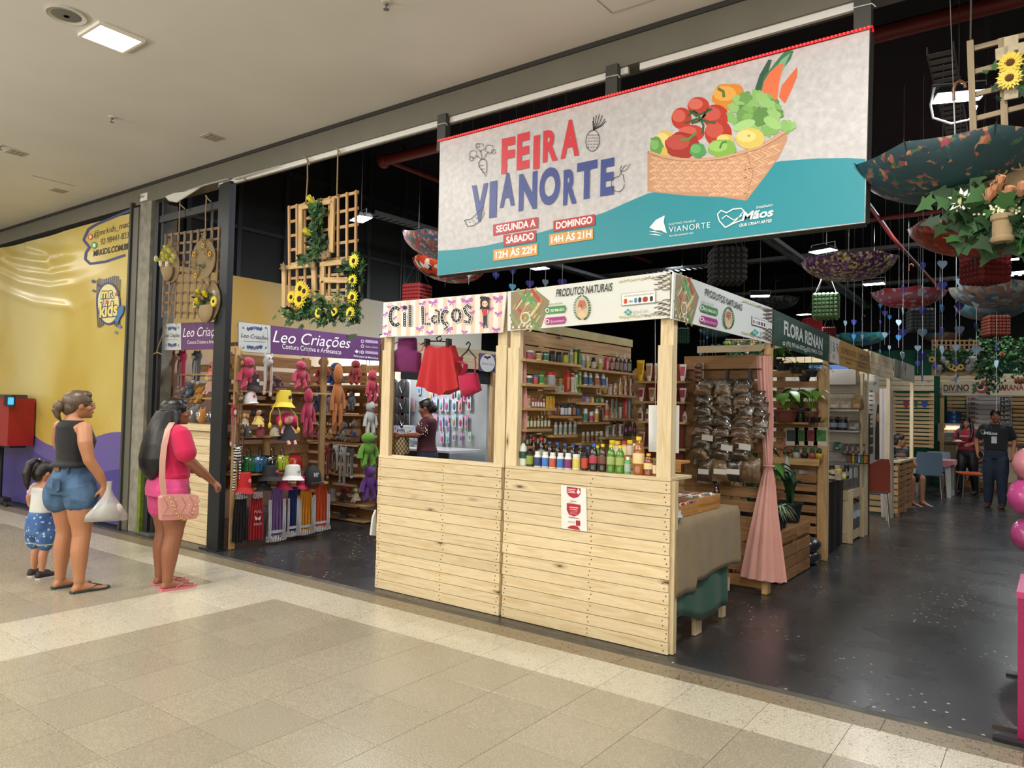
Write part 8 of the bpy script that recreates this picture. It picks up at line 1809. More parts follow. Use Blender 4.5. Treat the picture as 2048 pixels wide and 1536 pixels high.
for r_ in range(2):
 for k in range(14):
  p_=V((x0+.08+(x1-x0-.16)*k/13,14.6,(z0,(z0+z1)/2)[r_]+.055));tag(ob('bread_roll',soft(MB().ell((0,0,0),(.045,.06,.035),9,6),.006),M(['#c88a48','#b8783a','#d09a58'][k%3],.6),loc=p_),'golden pastry in the glass case, %s shelf, %s from left'%(('lower','upper')[r_],ORD[k]),'pastry','pastries in the glass case')
area('case_light',((x0+x1)/2,14.6,z1-.03),6,x1-x0,.2,(1,.9,.7))
J=thing('water_jug','large blue water bottle on its stand behind the pastry case','water bottle',at(*k5a(577,662),'y',14.9)*1)
jp=depth(J.location)/F_PX/4.519;jw,jh=118*jp/2,115*jp;ob('body',MB().lathe([(jw*.9,0),(jw,.02),(jw,jh*.25),(jw*.94,jh*.3),(jw,jh*.35),(jw,jh*.6),(jw*.94,jh*.65),(jw,jh*.7),(jw*.95,jh*.92),(jw*.5,jh)],20),M('#2c5c98',.15,coat=.4),J);ob('stand',MB().box(-jw,jw,-jw,jw,-(J.location.z-1.03),-.002),M('#b8b8b4',.4),J)
pb=thing('purple_bin','purple waste bin by the right side of the drinks counter','bin',at(*k5a(1100,1215),'z',0));bp=depth(pb.location)/F_PX/4.519;ob('body',MB().lathe([(34*bp,0),(40*bp,125*bp),(42*bp,130*bp),(38*bp,130*bp),(32*bp,6*bp),(.01,5*bp)],20),M('#4a2440',.4),pb)
PN=thing('pennant_string','string of red, green and blue pennants before the far slats','bunting',at(*k5a(230,465),'y',13.0));ob('string',MB().tube([at(*k5a(x,458+(x-230)**2*-.00008),'y',13.0)for x in(20,145,230,315,425)],.004,4),GREYM,PN,world=True)
for x,c_,w_ in((145,'#8c2430',50),(235,'#1c5a44',34),(313,'#24408c',56)):
 q_=[at(*k5a(x-w_/2,462),'y',13.0),at(*k5a(x+w_/2,462),'y',13.0),at(*k5a(x+w_/2,500),'y',13.0),at(*k5a(x,524),'y',13.0),at(*k5a(x-w_/2,500),'y',13.0)];ob('pennant',MB().rings([q_,[p_+V((0,.004,0))for p_ in q_]]),M(c_,.7),PN,world=True)
T4=thing('flower_trellis','far lath trellis with white flowers over the green backdrop','trellis',at(*k5a(580,100),'y',12.0),group='rope hung lath trellises')
lath_grid(T4,[k5a(385,-90),k5a(800,-90),k5a(385,180),k5a(800,180)],11,7,'y',12.0,wd=.03)
q_=[at(*k5a(x,175 if i==0 else 228+8*abs(sin((x-375)/35))),'y',11.95)for i,L_ in enumerate((range(375,805,10),range(795,370,-10)))for x in L_];ob('burlap_skirt',MB().rings([q_,[p_+V((0,.01,0))for p_ in q_]]),BURLAPL,T4,world=True)
for x,y in((450,110),(560,120),(650,100),(740,120),(520,60),(680,50),(420,70),(770,60)):ob('foliage',foliage(at(*k5a(x,y),'y',11.9),(.16,.05,.13),60,.09,.05,0),GRN,T4,world=True,kind='stuff')
for x,y,r_ in((482,110,.09),(515,140,.08),(450,185,.09),(750,110,.1),(740,155,.09),(715,190,.1),(700,120,.06)):rose(T4,at(*k5a(x,y),'y',11.85),r_,'#c4c0b8',name='white_rose')
for x,y in((555,152),(585,165),(640,155),(380,85)):sunflower(T4,at(*k5a(x,y),'y',11.85),.07,pet='#c8a040')
ob('hanging_wire',MB().tube([at(*k5a(450,-90),'y',12.0),at(*k5a(450,-90),'y',12.0)+V((0,0,HALL_Z-at(*k5a(450,-90),'y',12.0).z))],.004,4),GREYM,T4,world=True)
VI=thing('hanging_vines','long green vines hanging over the drinks stall sign','vines',at(*k5a(980,50),'y',13.2))
for k,(x,y0,y1,w_)in enumerate(((850,-100,250,.14),(920,-80,60,.2),(975,-60,300,.1),(1010,-60,40,.25),(1180,-80,260,.14),(1080,-90,60,.3),(1150,-60,100,.2),(800,-60,180,.12),(900,-20,290,.06))):
 for s in range(4):ob('vine',foliage(at(*k5a(x,y0+(y1-y0)*(s+.5)/4),'y',13.2),(w_,.06,abs(y1-y0)/4.519*.009/3),45,.08,.05,0),GRN,VI,world=True,kind='stuff')
for x,y in((1015,50),(1140,290),(1200,290),(1170,295),(840,310)):rose(VI,at(*k5a(x,y),'y',13.0),.07,'#b88a6a',name='pale_rose')
ob('hanging_wire',MB().tube([at(*k5a(980,-60),'y',13.2),at(*k5a(980,-60),'y',13.2)+V((0,0,HALL_Z-at(*k5a(980,-60),'y',13.2).z))],.004,4),GREYM,VI,world=True)
T5=thing('flower_trellis','small trellis with white and yellow flowers seen under the corner sign','trellis',at(1495,705,'y',8.5),group='rope hung lath trellises')
k5b=lambda x,y:(1320+x/5.389,540+y/5.389)
lath_grid(T5,[k5b(715,745),k5b(1080,750),k5b(715,800),k5b(1080,800)],12,3,'y',8.5,wd=.02);ob('rope_h',MB().tube([at(*k5b(900,745),'y',8.5),at(*k5b(900,745),'y',8.5)+V((0,0,HALL_Z-at(*k5b(900,745),'y',8.5).z))],.004,4),ROPE,T5,world=True)
for x,y in((850,860),(920,870),(990,850),(1050,870),(900,920),(730,830)):ob('foliage',foliage(at(*k5b(x,y),'y',8.4),(.12,.05,.12),50,.07,.045,1),GRN,T5,world=True,kind='stuff')
for x,y,h in((855,835,'#c8c4bc'),(900,850,'#c8c4bc'),(940,900,'#c8c4bc'),(1000,830,'#c8b060'),(1060,850,'#c8a040'),(725,805,'#a8c060'),(750,800,'#a8c060')):rose(T5,at(*k5b(x,y),'y',8.3),.05,h)
GP,t=new('pink_glitter');c=t.coord();d=t.voro(c,120);t.col(t.mix(t.ramp(d,[(.12,.6),(.2,0.0)]),'#8a1048','#b84a7c'));t.b.inputs['Roughness'].default_value=.4
PB=thing('glitter_box','tall magenta glitter box standing at the right frame edge','box',(2.05,.2,0));b0=at(2034,1180,'y',.02)
ob('side_panel',MB().box(1.835,2.4,-.02,.5,0,b0.z-.03),GP,PB,world=True);ob('top_panel',MB().box(1.83,2.41,-.025,.51,b0.z-.03,b0.z),M('#a83468',.4),PB,world=True)
for k,(a_,b_)in enumerate((((2013,1338),(2034,1352)),((1985,1446),(2034,1462)),((1985,1472),(2034,1480)))):
 p0,p1=at(*a_,'z',.02),at(*b_,'z',.01);tag(ob('floor_plate',MB().box(min(p0.x,p1.x),max(p0.x,p1.x)+.05,min(p0.y,p1.y),max(p0.y,p1.y),0,.015),M(['#101418','#3a2c26','#1a1a1c'][k],.3)),['small black plate on the floor beside the glitter box','brown strip on the floor by the foot of the glitter box','black strip on the floor by the foot of the glitter box'][k],'plate','floor strips by the glitter box')
for k,(x,y,r_,h,nm_)in enumerate(((2062,928,33,'#d88a94','uppermost pale pink balloon at the right frame edge'),(2057,994,37,'#cc4f92','middle bright pink balloon at the right frame edge'),(2061,1070,35,'#b84a84','lowest dusky pink balloon at the right frame edge'))):
 p_=atd(x,y,5.6);rr_=r_*5.6/F_PX;T=thing('balloon',nm_,'balloon',p_,(0,radians(-90),0),'pink balloons on a stand')
 ob('skin',MB().lathe([(rr_*.02,-rr_*1.25),(rr_*.35,-rr_*1.0),(rr_*.8,-rr_*.5),(rr_,0),(rr_*.93,rr_*.45),(rr_*.6,rr_*.82),(rr_*.02,rr_*1.0)],24),M(h,.2,coat=.5),T,sharp=80);ob('knot',MB().ell((0,0,-rr_*1.28),(.008,.008,.01),6,5),M(h,.3),T)
p_=atd(2110,1000,5.6);BSt=thing('balloon_stand','thin stand carrying the pink balloons, right frame edge','stand',(p_.x,p_.y,0));ob('pole',MB().tube([(0,0,0),(0,0,p_.z+.45)],.012,8),GREYM,BSt);ob('base',MB().lathe([(.16,0),(.15,.02),(.02,.03)],20),DKMETAL,BSt)
RK=thing('red_kiosk','red terminal box on a wheeled stand at the left frame edge','kiosk',at(0,1010,'z',0));yk=RK.location.y
p0,p1=at(-60,880,'y',yk),at(45,797,'y',yk);ob('cabinet',MB().box(p0.x,p1.x,yk-.16,yk+.16,p0.z,p1.z),M('#8c1418',.35),RK,world=True)
a0,a1=at(12,812,'y',yk-.17),at(31,791,'y',yk-.17);ob('tablet',MB().box(a0.x,a1.x,yk-.2,yk-.165,a0.z,a1.z),BLACK,RK,world=True);b0_,b1_=at(16,809,'y',yk-.2),at(28,795,'y',yk-.2);ob('screen',MB().box(b0_.x,b1_.x,yk-.204,yk-.2,b0_.z,b1_.z),M('#2a8ae0',.3,emit=1.4),RK,world=True)
ob('top_tray',MB().box(p0.x+.02,p1.x-.1,yk-.1,yk+.1,p1.z,p1.z+.05),M('#4a4a4c',.3,.5),RK,world=True);ob('underframe',MB().box(p0.x+.1,p1.x-.08,yk-.1,yk+.1,p0.z-.03,p0.z),BLACK,RK,world=True)
c_=at(4,880,'y',yk);ob('pole',MB().tube([(c_.x,yk,c_.z),(c_.x,yk,.1)],.03,10),DKMETAL,RK,world=True);ob('cable',MB().tube([(c_.x+.05,yk-.03,.9),(c_.x+.02,yk-.05,.6),(c_.x+.06,yk-.05,.35),(c_.x+.0,yk-.04,.12)],.012,6),BLACK,RK,world=True)
ob('base',MB().box(c_.x-.3,c_.x+.28,yk-.05,yk+.05,.07,.12),DKMETAL,RK,world=True)
for sx in(-.27,.26):ob('castor',MB().tube([(c_.x+sx,yk-.02,.035),(c_.x+sx,yk+.02,.035)],.035,12),M('#2a2a2c',.4),RK,world=True)
# ================================================================ PEOPLE
def skin(h):
 k='skin_'+h[1:]
 if k in MATS:return MATS[k]
 m,t=new(k);t.col(t.mix(.25,h,t.ramp(t.noise(t.coord(),14,3),[(.3,.8),(.7,1.0)]),'MULTIPLY'));t.b.inputs['Roughness'].default_value=.5;t.b.inputs['Subsurface Weight'].default_value=.08;return m
def fuse(name,m,mat,par,vox=.007,it=4,sharp=80,disp=None,keep=None):
 """union of closed lofts into one continuous skin"""
 me=m.mesh('t');o=bpy.data.objects.new('t',me);COL.objects.link(o)
 r=o.modifiers.new('r','REMESH');r.mode='VOXEL';r.voxel_size=vox
 s=o.modifiers.new('s','SMOOTH');s.factor=.5;s.iterations=it
 dg=bpy.context.evaluated_depsgraph_get();n=bpy.data.meshes.new_from_object(o.evaluated_get(dg))
 bpy.data.objects.remove(o);n.materials.clear();n.materials.append(mat)
 if disp:
  for v_ in n.vertices:v_.co+=disp(v_.co)
 n.shade_smooth();n.name=name
 return ob(name,n,[mat],par)
def limb(m,pts,rads,n=12,flat=1):
 P_,R_=[],[]
 for i in range(len(pts)-1):
  for k in range(4):f=k/4;P_.append(V(pts[i]).lerp(V(pts[i+1]),f));g=f*f*(3-2*f);R_.append(rads[i]*(1-g)+rads[i+1]*g)
 P_.append(V(pts[-1]));R_.append(rads[-1]);m.tube(P_,R_,n,flat)
 m.ell(P_[0],R_[0]*.98,10,8);m.ell(P_[-1],R_[-1]*.98,10,8)
def trunk(m,secs,n=26,p=2.3):
 rs=[]
 for z,rx,yf,yb,cy in secs:
  r_=[]
  for i in range(n):
   t_=tau*i/n;c_,s_=cos(t_),sin(t_);x=rx*abs(c_)**(2/p)*(1 if c_>0 else-1);y=(yf if s_>0 else yb)*abs(s_)**(2/p)*(1 if s_>0 else-1)
   r_.append((x,cy+y,z))
  rs.append(r_)
 m.rings(rs)
def grow(secs,d):return[(z,a_+d,b+d,c_+d,e)for z,a_,b,c_,e in secs]
def hand(m,w_,d,nrm,side,curl=.5,s=1.0,spread=.0):
 """palm, four unequal fingers bending towards nrm, and a thumb from the palm's side"""
 d=V(d).normalized();nrm=V(nrm);nrm=(nrm-d*nrm.dot(d)).normalized();x=d.cross(nrm)*side;w_=V(w_)
 pc=w_+d*.045*s
 m.rings([[w_+d*f*s+x*(sx*hw*s)+nrm*(sy*th*s)for sx,sy in((-1,-1),(0,-1.2),(1,-1),(1,1),(0,1.2),(-1,1))]for f,hw,th in((-.01,.022,.015),(.02,.03,.015),(.05,.038,.014),(.085,.037,.012))])
 for k,(off,L)in enumerate(((-.028,.062),(-.009,.072),(.01,.068),(.028,.052))):
  p_=w_+d*.08*s+x*off*s;dd=(d+x*off*spread*8).normalized();pts=[p_-dd*.02*s];ang=curl*.55;q_=p_
  pts.append(q_)
  for j,f in enumerate((.42,.32,.26)):
   v_=dd*cos(ang)+nrm*sin(ang);q_=q_+v_*L*f*s;pts.append(q_);ang+=curl*.9
  m.tube(pts,[.0095*s,.0095*s,.009*s,.0082*s,.007*s],8);m.ell(pts[-1],.007*s,7,5)
 t0=w_+d*.025*s-x*.03*s;t1=t0+(d*.6-x*.7+nrm*.35).normalized()*.035*s;t2=t1+(d*.85-x*.25+nrm*.5).normalized()*.032*s
 m.tube([w_+d*.015*s-x*.012*s,t0,t1,t2],[.014*s,.013*s,.0105*s,.008*s],8);m.ell(t2,.008*s,7,5)
HEADS=[(-.112,.02,.072,-.04),(-.104,.036,.083,-.015),(-.085,.05,.086,.02),(-.06,.059,.084,.055),(-.03,.066,.081,.078),(0,.070,.078,.092),(.03,.073,.080,.099),(.06,.072,.077,.098),(.085,.063,.063,.086),(.104,.045,.043,.062),(.115,.018,.018,.026)]
def head(m,T=None):
 M_=T or Matrix.Identity(4);n=22;rs=[]
 for z,rx,yf,yb in HEADS:rs.append([M_@V((rx*cos(tau*i/n),(yf if sin(tau*i/n)>0 else yb)*sin(tau*i/n),z))for i in range(n)])
 m.rings(rs)
 def e(c_,r,**k):st=len(m.v);m.ell(c_,r,10,8);m.xf(M_,st)
 st=len(m.v);m.tube([(0,.074,.022),(0,.088,.0),(0,.102,-.026),(0,.084,-.04)],[.008,.010,.0145,.01],8);m.xf(M_,st)
 e((-.01,.09,-.033),(.009,.01,.008));e((.01,.09,-.033),(.009,.01,.008))
 for s in(-1,1):e((s*.073,-.004,-.008),(.009,.02,.031));e((s*.038,.055,-.03),(.026,.024,.022));e((s*.03,.071,.018),(.024,.012,.008))
 e((0,.074,-.098),(.022,.016,.016));e((0,.083,-.062),(.024,.013,.016))
def face(par,T,iris='#24160f',lip='#9a5248',brow='#241812',lash=True):
 def e(nm,c_,r,mt):m=MB().ell(c_,r,12,8);m.xf(T);return ob(nm,m,mt,par)
 for s in(-1,1):
  ey=e('eye',(s*.031,.0735,.003),(.0135,.0085,.0075),M('#d8d4cc',.2));m=MB().ell((s*.031,.081,.003),(.006,.0028,.0062),10,6);m.xf(T);ob('iris',m,M(iris,.2),ey)
  m=MB().tube([(s*.046,.074,.006),(s*.031,.084,.0115),(s*.017,.078,.006)],.0018,5);m.xf(T);ob('eyelid',m,M('#3a241a',.6),par)
  m=MB().tube([(s*.05,.07,.022),(s*.034,.083,.0285),(s*.015,.084,.023)],[.0025,.0035,.003],6);m.xf(T);ob('eyebrow',m,M(brow,.8),par)
 m=MB().ell((0,.091,-.0585),(.0215,.008,.0048),12,6).ell((0,.091,-.067),(.019,.008,.0055),12,6);m.xf(T);ob('lips',m,M(lip,.45),par)
def HT(z,y=.0,x=0,yaw=0,pitch=0,roll=0,s=1.0):return Matrix.Translation((x,y,z))@Matrix.Rotation(yaw,4,'Z')@Matrix.Rotation(pitch,4,'X')@Matrix.Rotation(roll,4,'Y')@Matrix.Scale(s,4)
def hairmat(a_,b=None,nm='hair'):
 k='hair_'+a_[1:]+(b or '')[1:]
 if k in MATS:return MATS[k]
 m,t=new(k);c=t.coord(scale=(60,60,3));n_=t.noise(c,2.2,4,.3);base=a_
 if b:s_=t.n('SeparateXYZ');t.l(t.n('TexCoord').outputs['Object'],s_.inputs[0]);base=t.mix(mrange(s_.outputs['Z'],1.52,1.36),a_,b)
 t.col(t.mix(.6,base,t.ramp(n_,[(.3,.45),(.7,1.15)]),'MULTIPLY'));t.b.inputs['Roughness'].default_value=.35;t.bump(n_,.6,.004);return m
WOMAN=[(.80,.165,.085,.125,0),(.86,.172,.095,.13,0),(.92,.158,.1,.112,0),(.98,.136,.095,.09,0),(1.04,.126,.09,.08,0),(1.1,.128,.092,.08,0),(1.16,.136,.112,.085,0),(1.21,.142,.125,.088,-.002),(1.27,.148,.105,.088,-.005),(1.32,.15,.08,.08,-.01),(1.355,.11,.055,.06,-.012),(1.385,.06,.045,.05,-.01)]
MAN=[(.86,.16,.1,.11,0),(.93,.165,.105,.11,0),(1.0,.16,.11,.1,0),(1.08,.16,.115,.095,0),(1.18,.17,.115,.1,0),(1.28,.182,.118,.105,0),(1.37,.188,.105,.1,-.005),(1.42,.16,.075,.08,-.01),(1.455,.09,.055,.06,-.01),(1.48,.06,.05,.052,-.008)]
def foot(m,x,y,a_=0,s=1.0,z=0):
 M_=Matrix.Translation((x,y,z))@Matrix.Rotation(a_,4,'Z')@Matrix.Scale(s,4);st=len(m.v)
 m.rings([[(cx+hw*cos(tau*i/12),yy,zc+hh*sin(tau*i/12))for i in range(12)]for yy,hw,hh,zc,cx in((-.065,.016,.018,.026,0),(-.055,.028,.03,.034,0),(-.02,.032,.04,.044,0),(.03,.034,.036,.04,0),(.08,.04,.026,.028,.002),(.12,.044,.018,.02,.004),(.15,.04,.014,.016,.004))])
 for k,(xx,L,r_)in enumerate(((-.028,.048,.0115),(-.008,.042,.0085),(.008,.037,.008),(.022,.031,.0075),(.035,.024,.007))):m.tube([(xx,.13,.016),(xx,.145+L*.6,.014),(xx,.145+L,.01)],[r_,r_,r_*.8],7)
 m.xf(M_,st)
def flipflop(par,x,y,a_,h,s=1.0,strap=None):
 M_=Matrix.Translation((x,y,0))@Matrix.Rotation(a_,4,'Z')@Matrix.Scale(s,4)
 pts=[(.0,-.08),(.03,-.07),(.034,-.02),(.034,.04),(.047,.1),(.045,.15),(.02,.195),(-.015,.2),(-.042,.17),(-.045,.11),(-.035,.04),(-.034,-.02),(-.03,-.07)]
 m=MB().rings([[(p_[0]*k_,p_[1],z)for p_ in pts]for z,k_ in((0,.97),(.004,1),(.014,1),(.016,.98))]);m.xf(M_);o=ob('flip_flop',m,M(h,.6),par)
 m=MB().tube([(-.036,.03,.02),(-.03,.09,.05),(-.012,.14,.034),(-.012,.15,.014)],.005,6,.6).tube([(.038,.03,.02),(.034,.09,.05),(0,.135,.038),(-.012,.15,.03)],.005,6,.6);m.xf(M_);ob('strap',m,M(strap or h,.5),o)
def person(lb,loc,yaw,s,grp=None):T=thing('person',lb,'person',loc,(0,0,yaw),grp);T.scale=(s,)*3;return T
def leg(m,x,y,hipx=.085,kn=(.0,.01),z0=.84,foot_a=0,k=1.0,kz=.455,bare=True,fs=1.0):
 limb(m,[(hipx,0,z0),(hipx*1.02+(x-hipx)*.25,y*.25+.01,.66),((hipx+x)/2+kn[0],y*.5+kn[1],kz)],[.092*k,.083*k,.056*k],14)
 limb(m,[((hipx+x)/2+kn[0],y*.5+kn[1],kz),((hipx+x*2)/3,y*.7-.012,.33),(x,y-.02,.085)],[.055*k,.054*k,.033*k],14)
 m.ell((x,y-.022,.06),(.033,.036,.035),10,8)
 if bare:foot(m,x,y,foot_a,fs)
P1=person('woman in black sleeveless top and denim shorts holding a plastic bag',(-4.42,-1.7,0),.12,1.0);P1.scale=(1.1,1.1,1.0)
SK=skin('#b07a58');m=MB();trunk(m,WOMAN)
fl_=((-.12,.03),(.12,.03))
for x,y in fl_:leg(m,x,y,.088*(1 if x>0 else-1),foot_a=-.12,k=1.12)
limb(m,[(0,-.02,1.36),(0,-.005,1.42),(0,.012,1.46)],[.055,.046,.046]);TH=HT(1.495,.028,0,-.3,.05,0,.98);head(m,TH)
limb(m,[(.152,-.015,1.315),(.21,-.04,1.2),(.232,-.02,1.06)],[.052,.05,.04]);limb(m,[(.232,-.02,1.06),(.24,.05,.95),(.238,.1,.85)],[.04,.036,.025])
limb(m,[(-.152,-.015,1.315),(-.2,.0,1.2),(-.2,.05,1.07)],[.052,.05,.04]);limb(m,[(-.2,.05,1.07),(-.2,.1,.95),(-.19,.14,.84)],[.04,.034,.025])
hand(m,(.238,.1,.845),(0,.15,-1),(-1,.1,0),1,.9);hand(m,(-.19,.14,.835),(0,.2,-1),(1,.1,0),-1,.6)
fuse('body',m,SK,P1,.0065);face(P1,TH)
BT_=cloth('black_rib','#141416');m=MB();trunk(m,[(1.0,.16,.115,.135,0),(1.02,.16,.115,.13,0)]+grow([q_ for q_ in WOMAN if 1.03<q_[0]<1.26],.014)+[(1.29,.138,.112,.102,-.005),(1.32,.127,.098,.1,-.01),(1.35,.116,.07,.08,-.012),(1.372,.09,.056,.068,-.012)])
fuse('tank_top',m,BT_,P1,.008,3)
DN,t=new('denim');c=t.coord();n_=t.noise(c,220,3);n2=t.noise(c,7,3);t.col(t.mix(1.0,t.ramp(n2,[(.35,'#27405e'),(.62,'#54759a')]),t.ramp(n_,[(.3,.65),(.7,1.0)]),'MULTIPLY'));t.b.inputs['Roughness'].default_value=.85;t.bump(n_,.3,.003)
m=MB();trunk(m,[(.78,.175,.1,.135,0),(.84,.182,.105,.148,0),(.9,.172,.108,.135,0),(.96,.15,.105,.11,0),(1.01,.14,.1,.1,0),(1.02,.13,.09,.09,0)])
for s,y in((-1,-.03),(1,.01)):limb(m,[(s*.088,-.002,.86),(s*.094,y+.004,.78),(s*.098,y,.725)],[.116,.118,.112],14)
sh=fuse('denim_shorts',m,DN,P1,.008,2)
ob('back_pocket',MB().rings([[(.075+x,-.155-.004*k_,.87+z)for x,z in((-.045,.05),(.05,.045),(.045,-.04),(0,-.06),(-.04,-.04))]for k_ in(0,1)]),DN,sh);ob('waist_label',MB().box(-.03,.03,-.118,-.11,.965,1.0),M('#7a5030',.6),sh);ob('belt_loop',MB().box(.1,.11,-.1,-.09,.95,1.01),DN,sh)
HM=hairmat('#241a14','#7a6450');m=MB();st=0
m.ell((0,-.014,.03),(.084,.102,.096),18,12);m.ell((0,.036,.08),(.062,.054,.04),12,8);m.ell((0,-.06,-.02),(.066,.06,.075),14,10);m.xf(TH)
HB_=MB();
hs_=fuse('hair',m,HM,P1,.006,3,disp=lambda c_:V((0,0,0)))
m=MB();m.ell((0,-.135,-.01),(.045,.04,.05),12,8);m.ell((0,-.11,.0),(.026,.04,.03));m.tube([(0,-.13,.0),(0,-.155,-.04),(.01,-.145,-.09),(.0,-.12,-.13)],[.032,.03,.02,.006],8);m.tube([(0,-.13,0),(-.02,-.145,-.05),(-.01,-.13,-.09)],[.03,.02,.006],8);m.xf(TH);fuse('hair_bun',m,HM,hs_,.006,2)
m=MB()
for s in(-1,1):m.tube([(s*.031+.021*cos(tau*i/16),.096,.0+.017*sin(tau*i/16))for i in range(17)],.0018,5);m.tube([(s*.052,.094,.004),(s*.074,.03,.008),(s*.078,-.02,.0)],.0017,5)
m.tube([(-.01,.1,.004),(0,.104,.006),(.01,.1,.004)],.0018,5);m.xf(TH);gl=ob('glasses',m,M('#c8b090',.25,.8),P1)
for s in(-1,1):m=MB().lathe([(.02,-.0005),(.02,.0005),(.001,.0006)],14);m.xf(TH@Matrix.Translation((s*.031,.096,0))@Matrix.Rotation(pi/2,4,'X'));ob('lens',m,M('#d8dce0',.05,alpha=.25),gl)
for x,y in fl_:flipflop(P1,x,y,-.12,'#22383a')
tag(ob('plastic_carrier_bag',soft(MB().rings([[(.0+rx*cos(tau*i/20)*(1+.1*sin(i*2.1)),.0+ry*sin(tau*i/20)*(1+.12*sin(i*1.7)),z)for i in range(20)]for z,rx,ry in((.11,.02,.025),(.05,.02,.02),(0,.03,.04),(-.08,.05,.1),(-.15,.055,.15),(-.2,.04,.155),(-.205,.01,.13))]),.006),M('#c4c6c4',.2,alpha=.62,coat=.4),loc=(-4.16,-1.54,.77),rot=(0,0,-.1),sharp=80),'translucent white plastic bag hanging from the hand of the woman in black','bag')
tag(ob('folded_paper',soft(MB().ell((0,0,0),(.035,.11,.06),14,8),.01),M('#d4d4d0',.6),loc=(-4.16,-1.53,.64),rot=(.2,0,-.22)),'white folded goods inside the plastic bag of the woman in black','goods')
P2=person('woman in pink shirt and shorts with very long black hair',(-3.97,-1.13,0),-.05,.975);P2.scale=(1.1,1.1,.975)
SK2=skin('#8e5a40');m=MB();trunk(m,grow(WOMAN,.008));fl2=((-.1,.02),(.1,-.02))
for x,y in fl2:leg(m,x,y,.092*(1 if x>0 else-1),foot_a=-.05,k=1.15)
limb(m,[(0,-.02,1.36),(0,-.005,1.42),(0,.012,1.46)],[.056,.047,.047]);TH2=HT(1.492,.03,0,-.2,.02,0,.98);head(m,TH2)
limb(m,[(.158,-.015,1.315),(.215,.0,1.2),(.22,.03,1.09)],[.056,.054,.043]);limb(m,[(.22,.03,1.09),(.2,.15,.98),(.17,.25,.89)],[.043,.038,.026])
limb(m,[(-.158,-.015,1.315),(-.215,.0,1.2),(-.21,.05,1.08)],[.056,.054,.043]);limb(m,[(-.21,.05,1.08),(-.18,.16,.99),(-.12,.24,.96)],[.043,.036,.025])
hand(m,(.17,.25,.89),(-.1,.8,-.6),(-.5,-.2,-.7),1,1.3);hand(m,(-.12,.24,.96),(.4,.8,-.2),(.3,-.2,-1),-1,.9)
fuse('body',m,SK2,P2,.0065);face(P2,TH2,lip='#8a3c3c',brow='#14100e')
m=MB();trunk(m,[(.93,.178,.12,.13,0),(.96,.178,.122,.128,0)]+grow([q_ for q_ in WOMAN if .97<q_[0]<1.36],.03))
for s in(-1,1):limb(m,[(s*.09,-.015,1.335),(s*.165,-.012,1.3),(s*.225,.003,1.15)],[.06,.076,.078])
fuse('t_shirt',m,cloth('hot_pink','#c4184e'),P2,.008,3)
m=MB();trunk(m,[(.78,.182,.11,.155,0),(.84,.19,.112,.158,0),(.9,.184,.114,.146,0),(.96,.16,.11,.12,0)])
for s,y in((-1,.005),(1,-.01)):limb(m,[(s*.094,-.015,.84),(s*.1,y,.74),(s*.102,y,.665)],[.11,.115,.11],14)
fuse('shorts',m,cloth('pink_jersey','#d04a84'),P2,.008,3)
HM2=hairmat('#0f0e10');m=MB();m.ell((0,-.02,.03),(.086,.1,.094),18,12);m.ell((0,.035,.08),(.055,.045,.035),12,8);m.ell((0,-.07,-.03),(.08,.06,.09),14,10);m.xf(TH2)
m.rings([[(rx*cos(tau*i/24)*(1+.05*sin(5*tau*i/24)),cy+ry*sin(tau*i/24),z)for i in range(24)]for z,rx,ry,cy in((1.5,.088,.07,-.04),(1.42,.105,.078,-.07),(1.34,.125,.08,-.095),(1.22,.14,.075,-.125),(1.1,.14,.066,-.15),(1.02,.12,.056,-.155),(.96,.08,.04,-.15),(.92,.03,.015,-.145))])
for s in(-1,1):m.tube([(s*.075,.0,1.5),(s*.085,-.01,1.42),(s*.1,-.05,1.32),(s*.1,-.09,1.2)],[.028,.03,.03,.015],8)
fuse('long_hair',m,HM2,P2,.007,2)
for x,y in fl2:flipflop(P2,x,y,-.05,'#d87088')
bgp=thing('shoulder_bag','quilted blush pink shoulder bag with gold chain on the woman in pink','handbag',(-3.95,-1.14,0),(0,0,-.2));bgp.scale=(1.06,1.1,.985);BL=M('#c98a84',.4)
m=MB();m.rings([[(cx+tx*.035,cy,z)for cx,cy,z,tx in[(.235,y_,z_,t_)for y_,z_ in((-.13,.61),(.11,.6),(.13,.63),(.125,.78),(.1,.8),(-.12,.81),(-.14,.79))]]for t_ in(-1,1)])
ob('bag_body',m,BL,bgp);m=MB().rings([[(.272+.004*t_,y_,z_)for y_,z_ in((-.13,.65),(.115,.64),(.125,.785),(.1,.8),(-.12,.81),(-.138,.79))]for t_ in(0,1)]);ob('flap',m,M('#d0948c',.4),bgp)
for r_ in range(3):
 for k in range(4):ob('stud',MB().rings([[(.276,-.1+.065*k+(r_%2)*.03+dy,.675+.045*r_+dz)for dy,dz in((-.008,0),(0,-.008),(.008,0),(0,.008))],[(.283,-.1+.065*k+(r_%2)*.03,.675+.045*r_)]*4]),M('#d8b8a0',.3,.6),bgp)
for k in range(4):ob('quilt_seam',MB().tube([(.277,-.12+.06*k,.65),(.279,-.09+.06*k,.72),(.277,-.12+.06*k,.79)],.002,4),M('#a86e6a',.6),bgp)
m=MB()
for k in range(16):f=k/15;c_=V((.29,-.08+.2*f,.79-.2*sin(pi*f*.9)+.02*f));m.tube([c_+V((0,.008*cos(tau*i/8),.006*sin(tau*i/8)))for i in range(9)],.0025,4)
ob('gold_chain',m,M('#c8a060',.25,.9),bgp,kind='stuff')
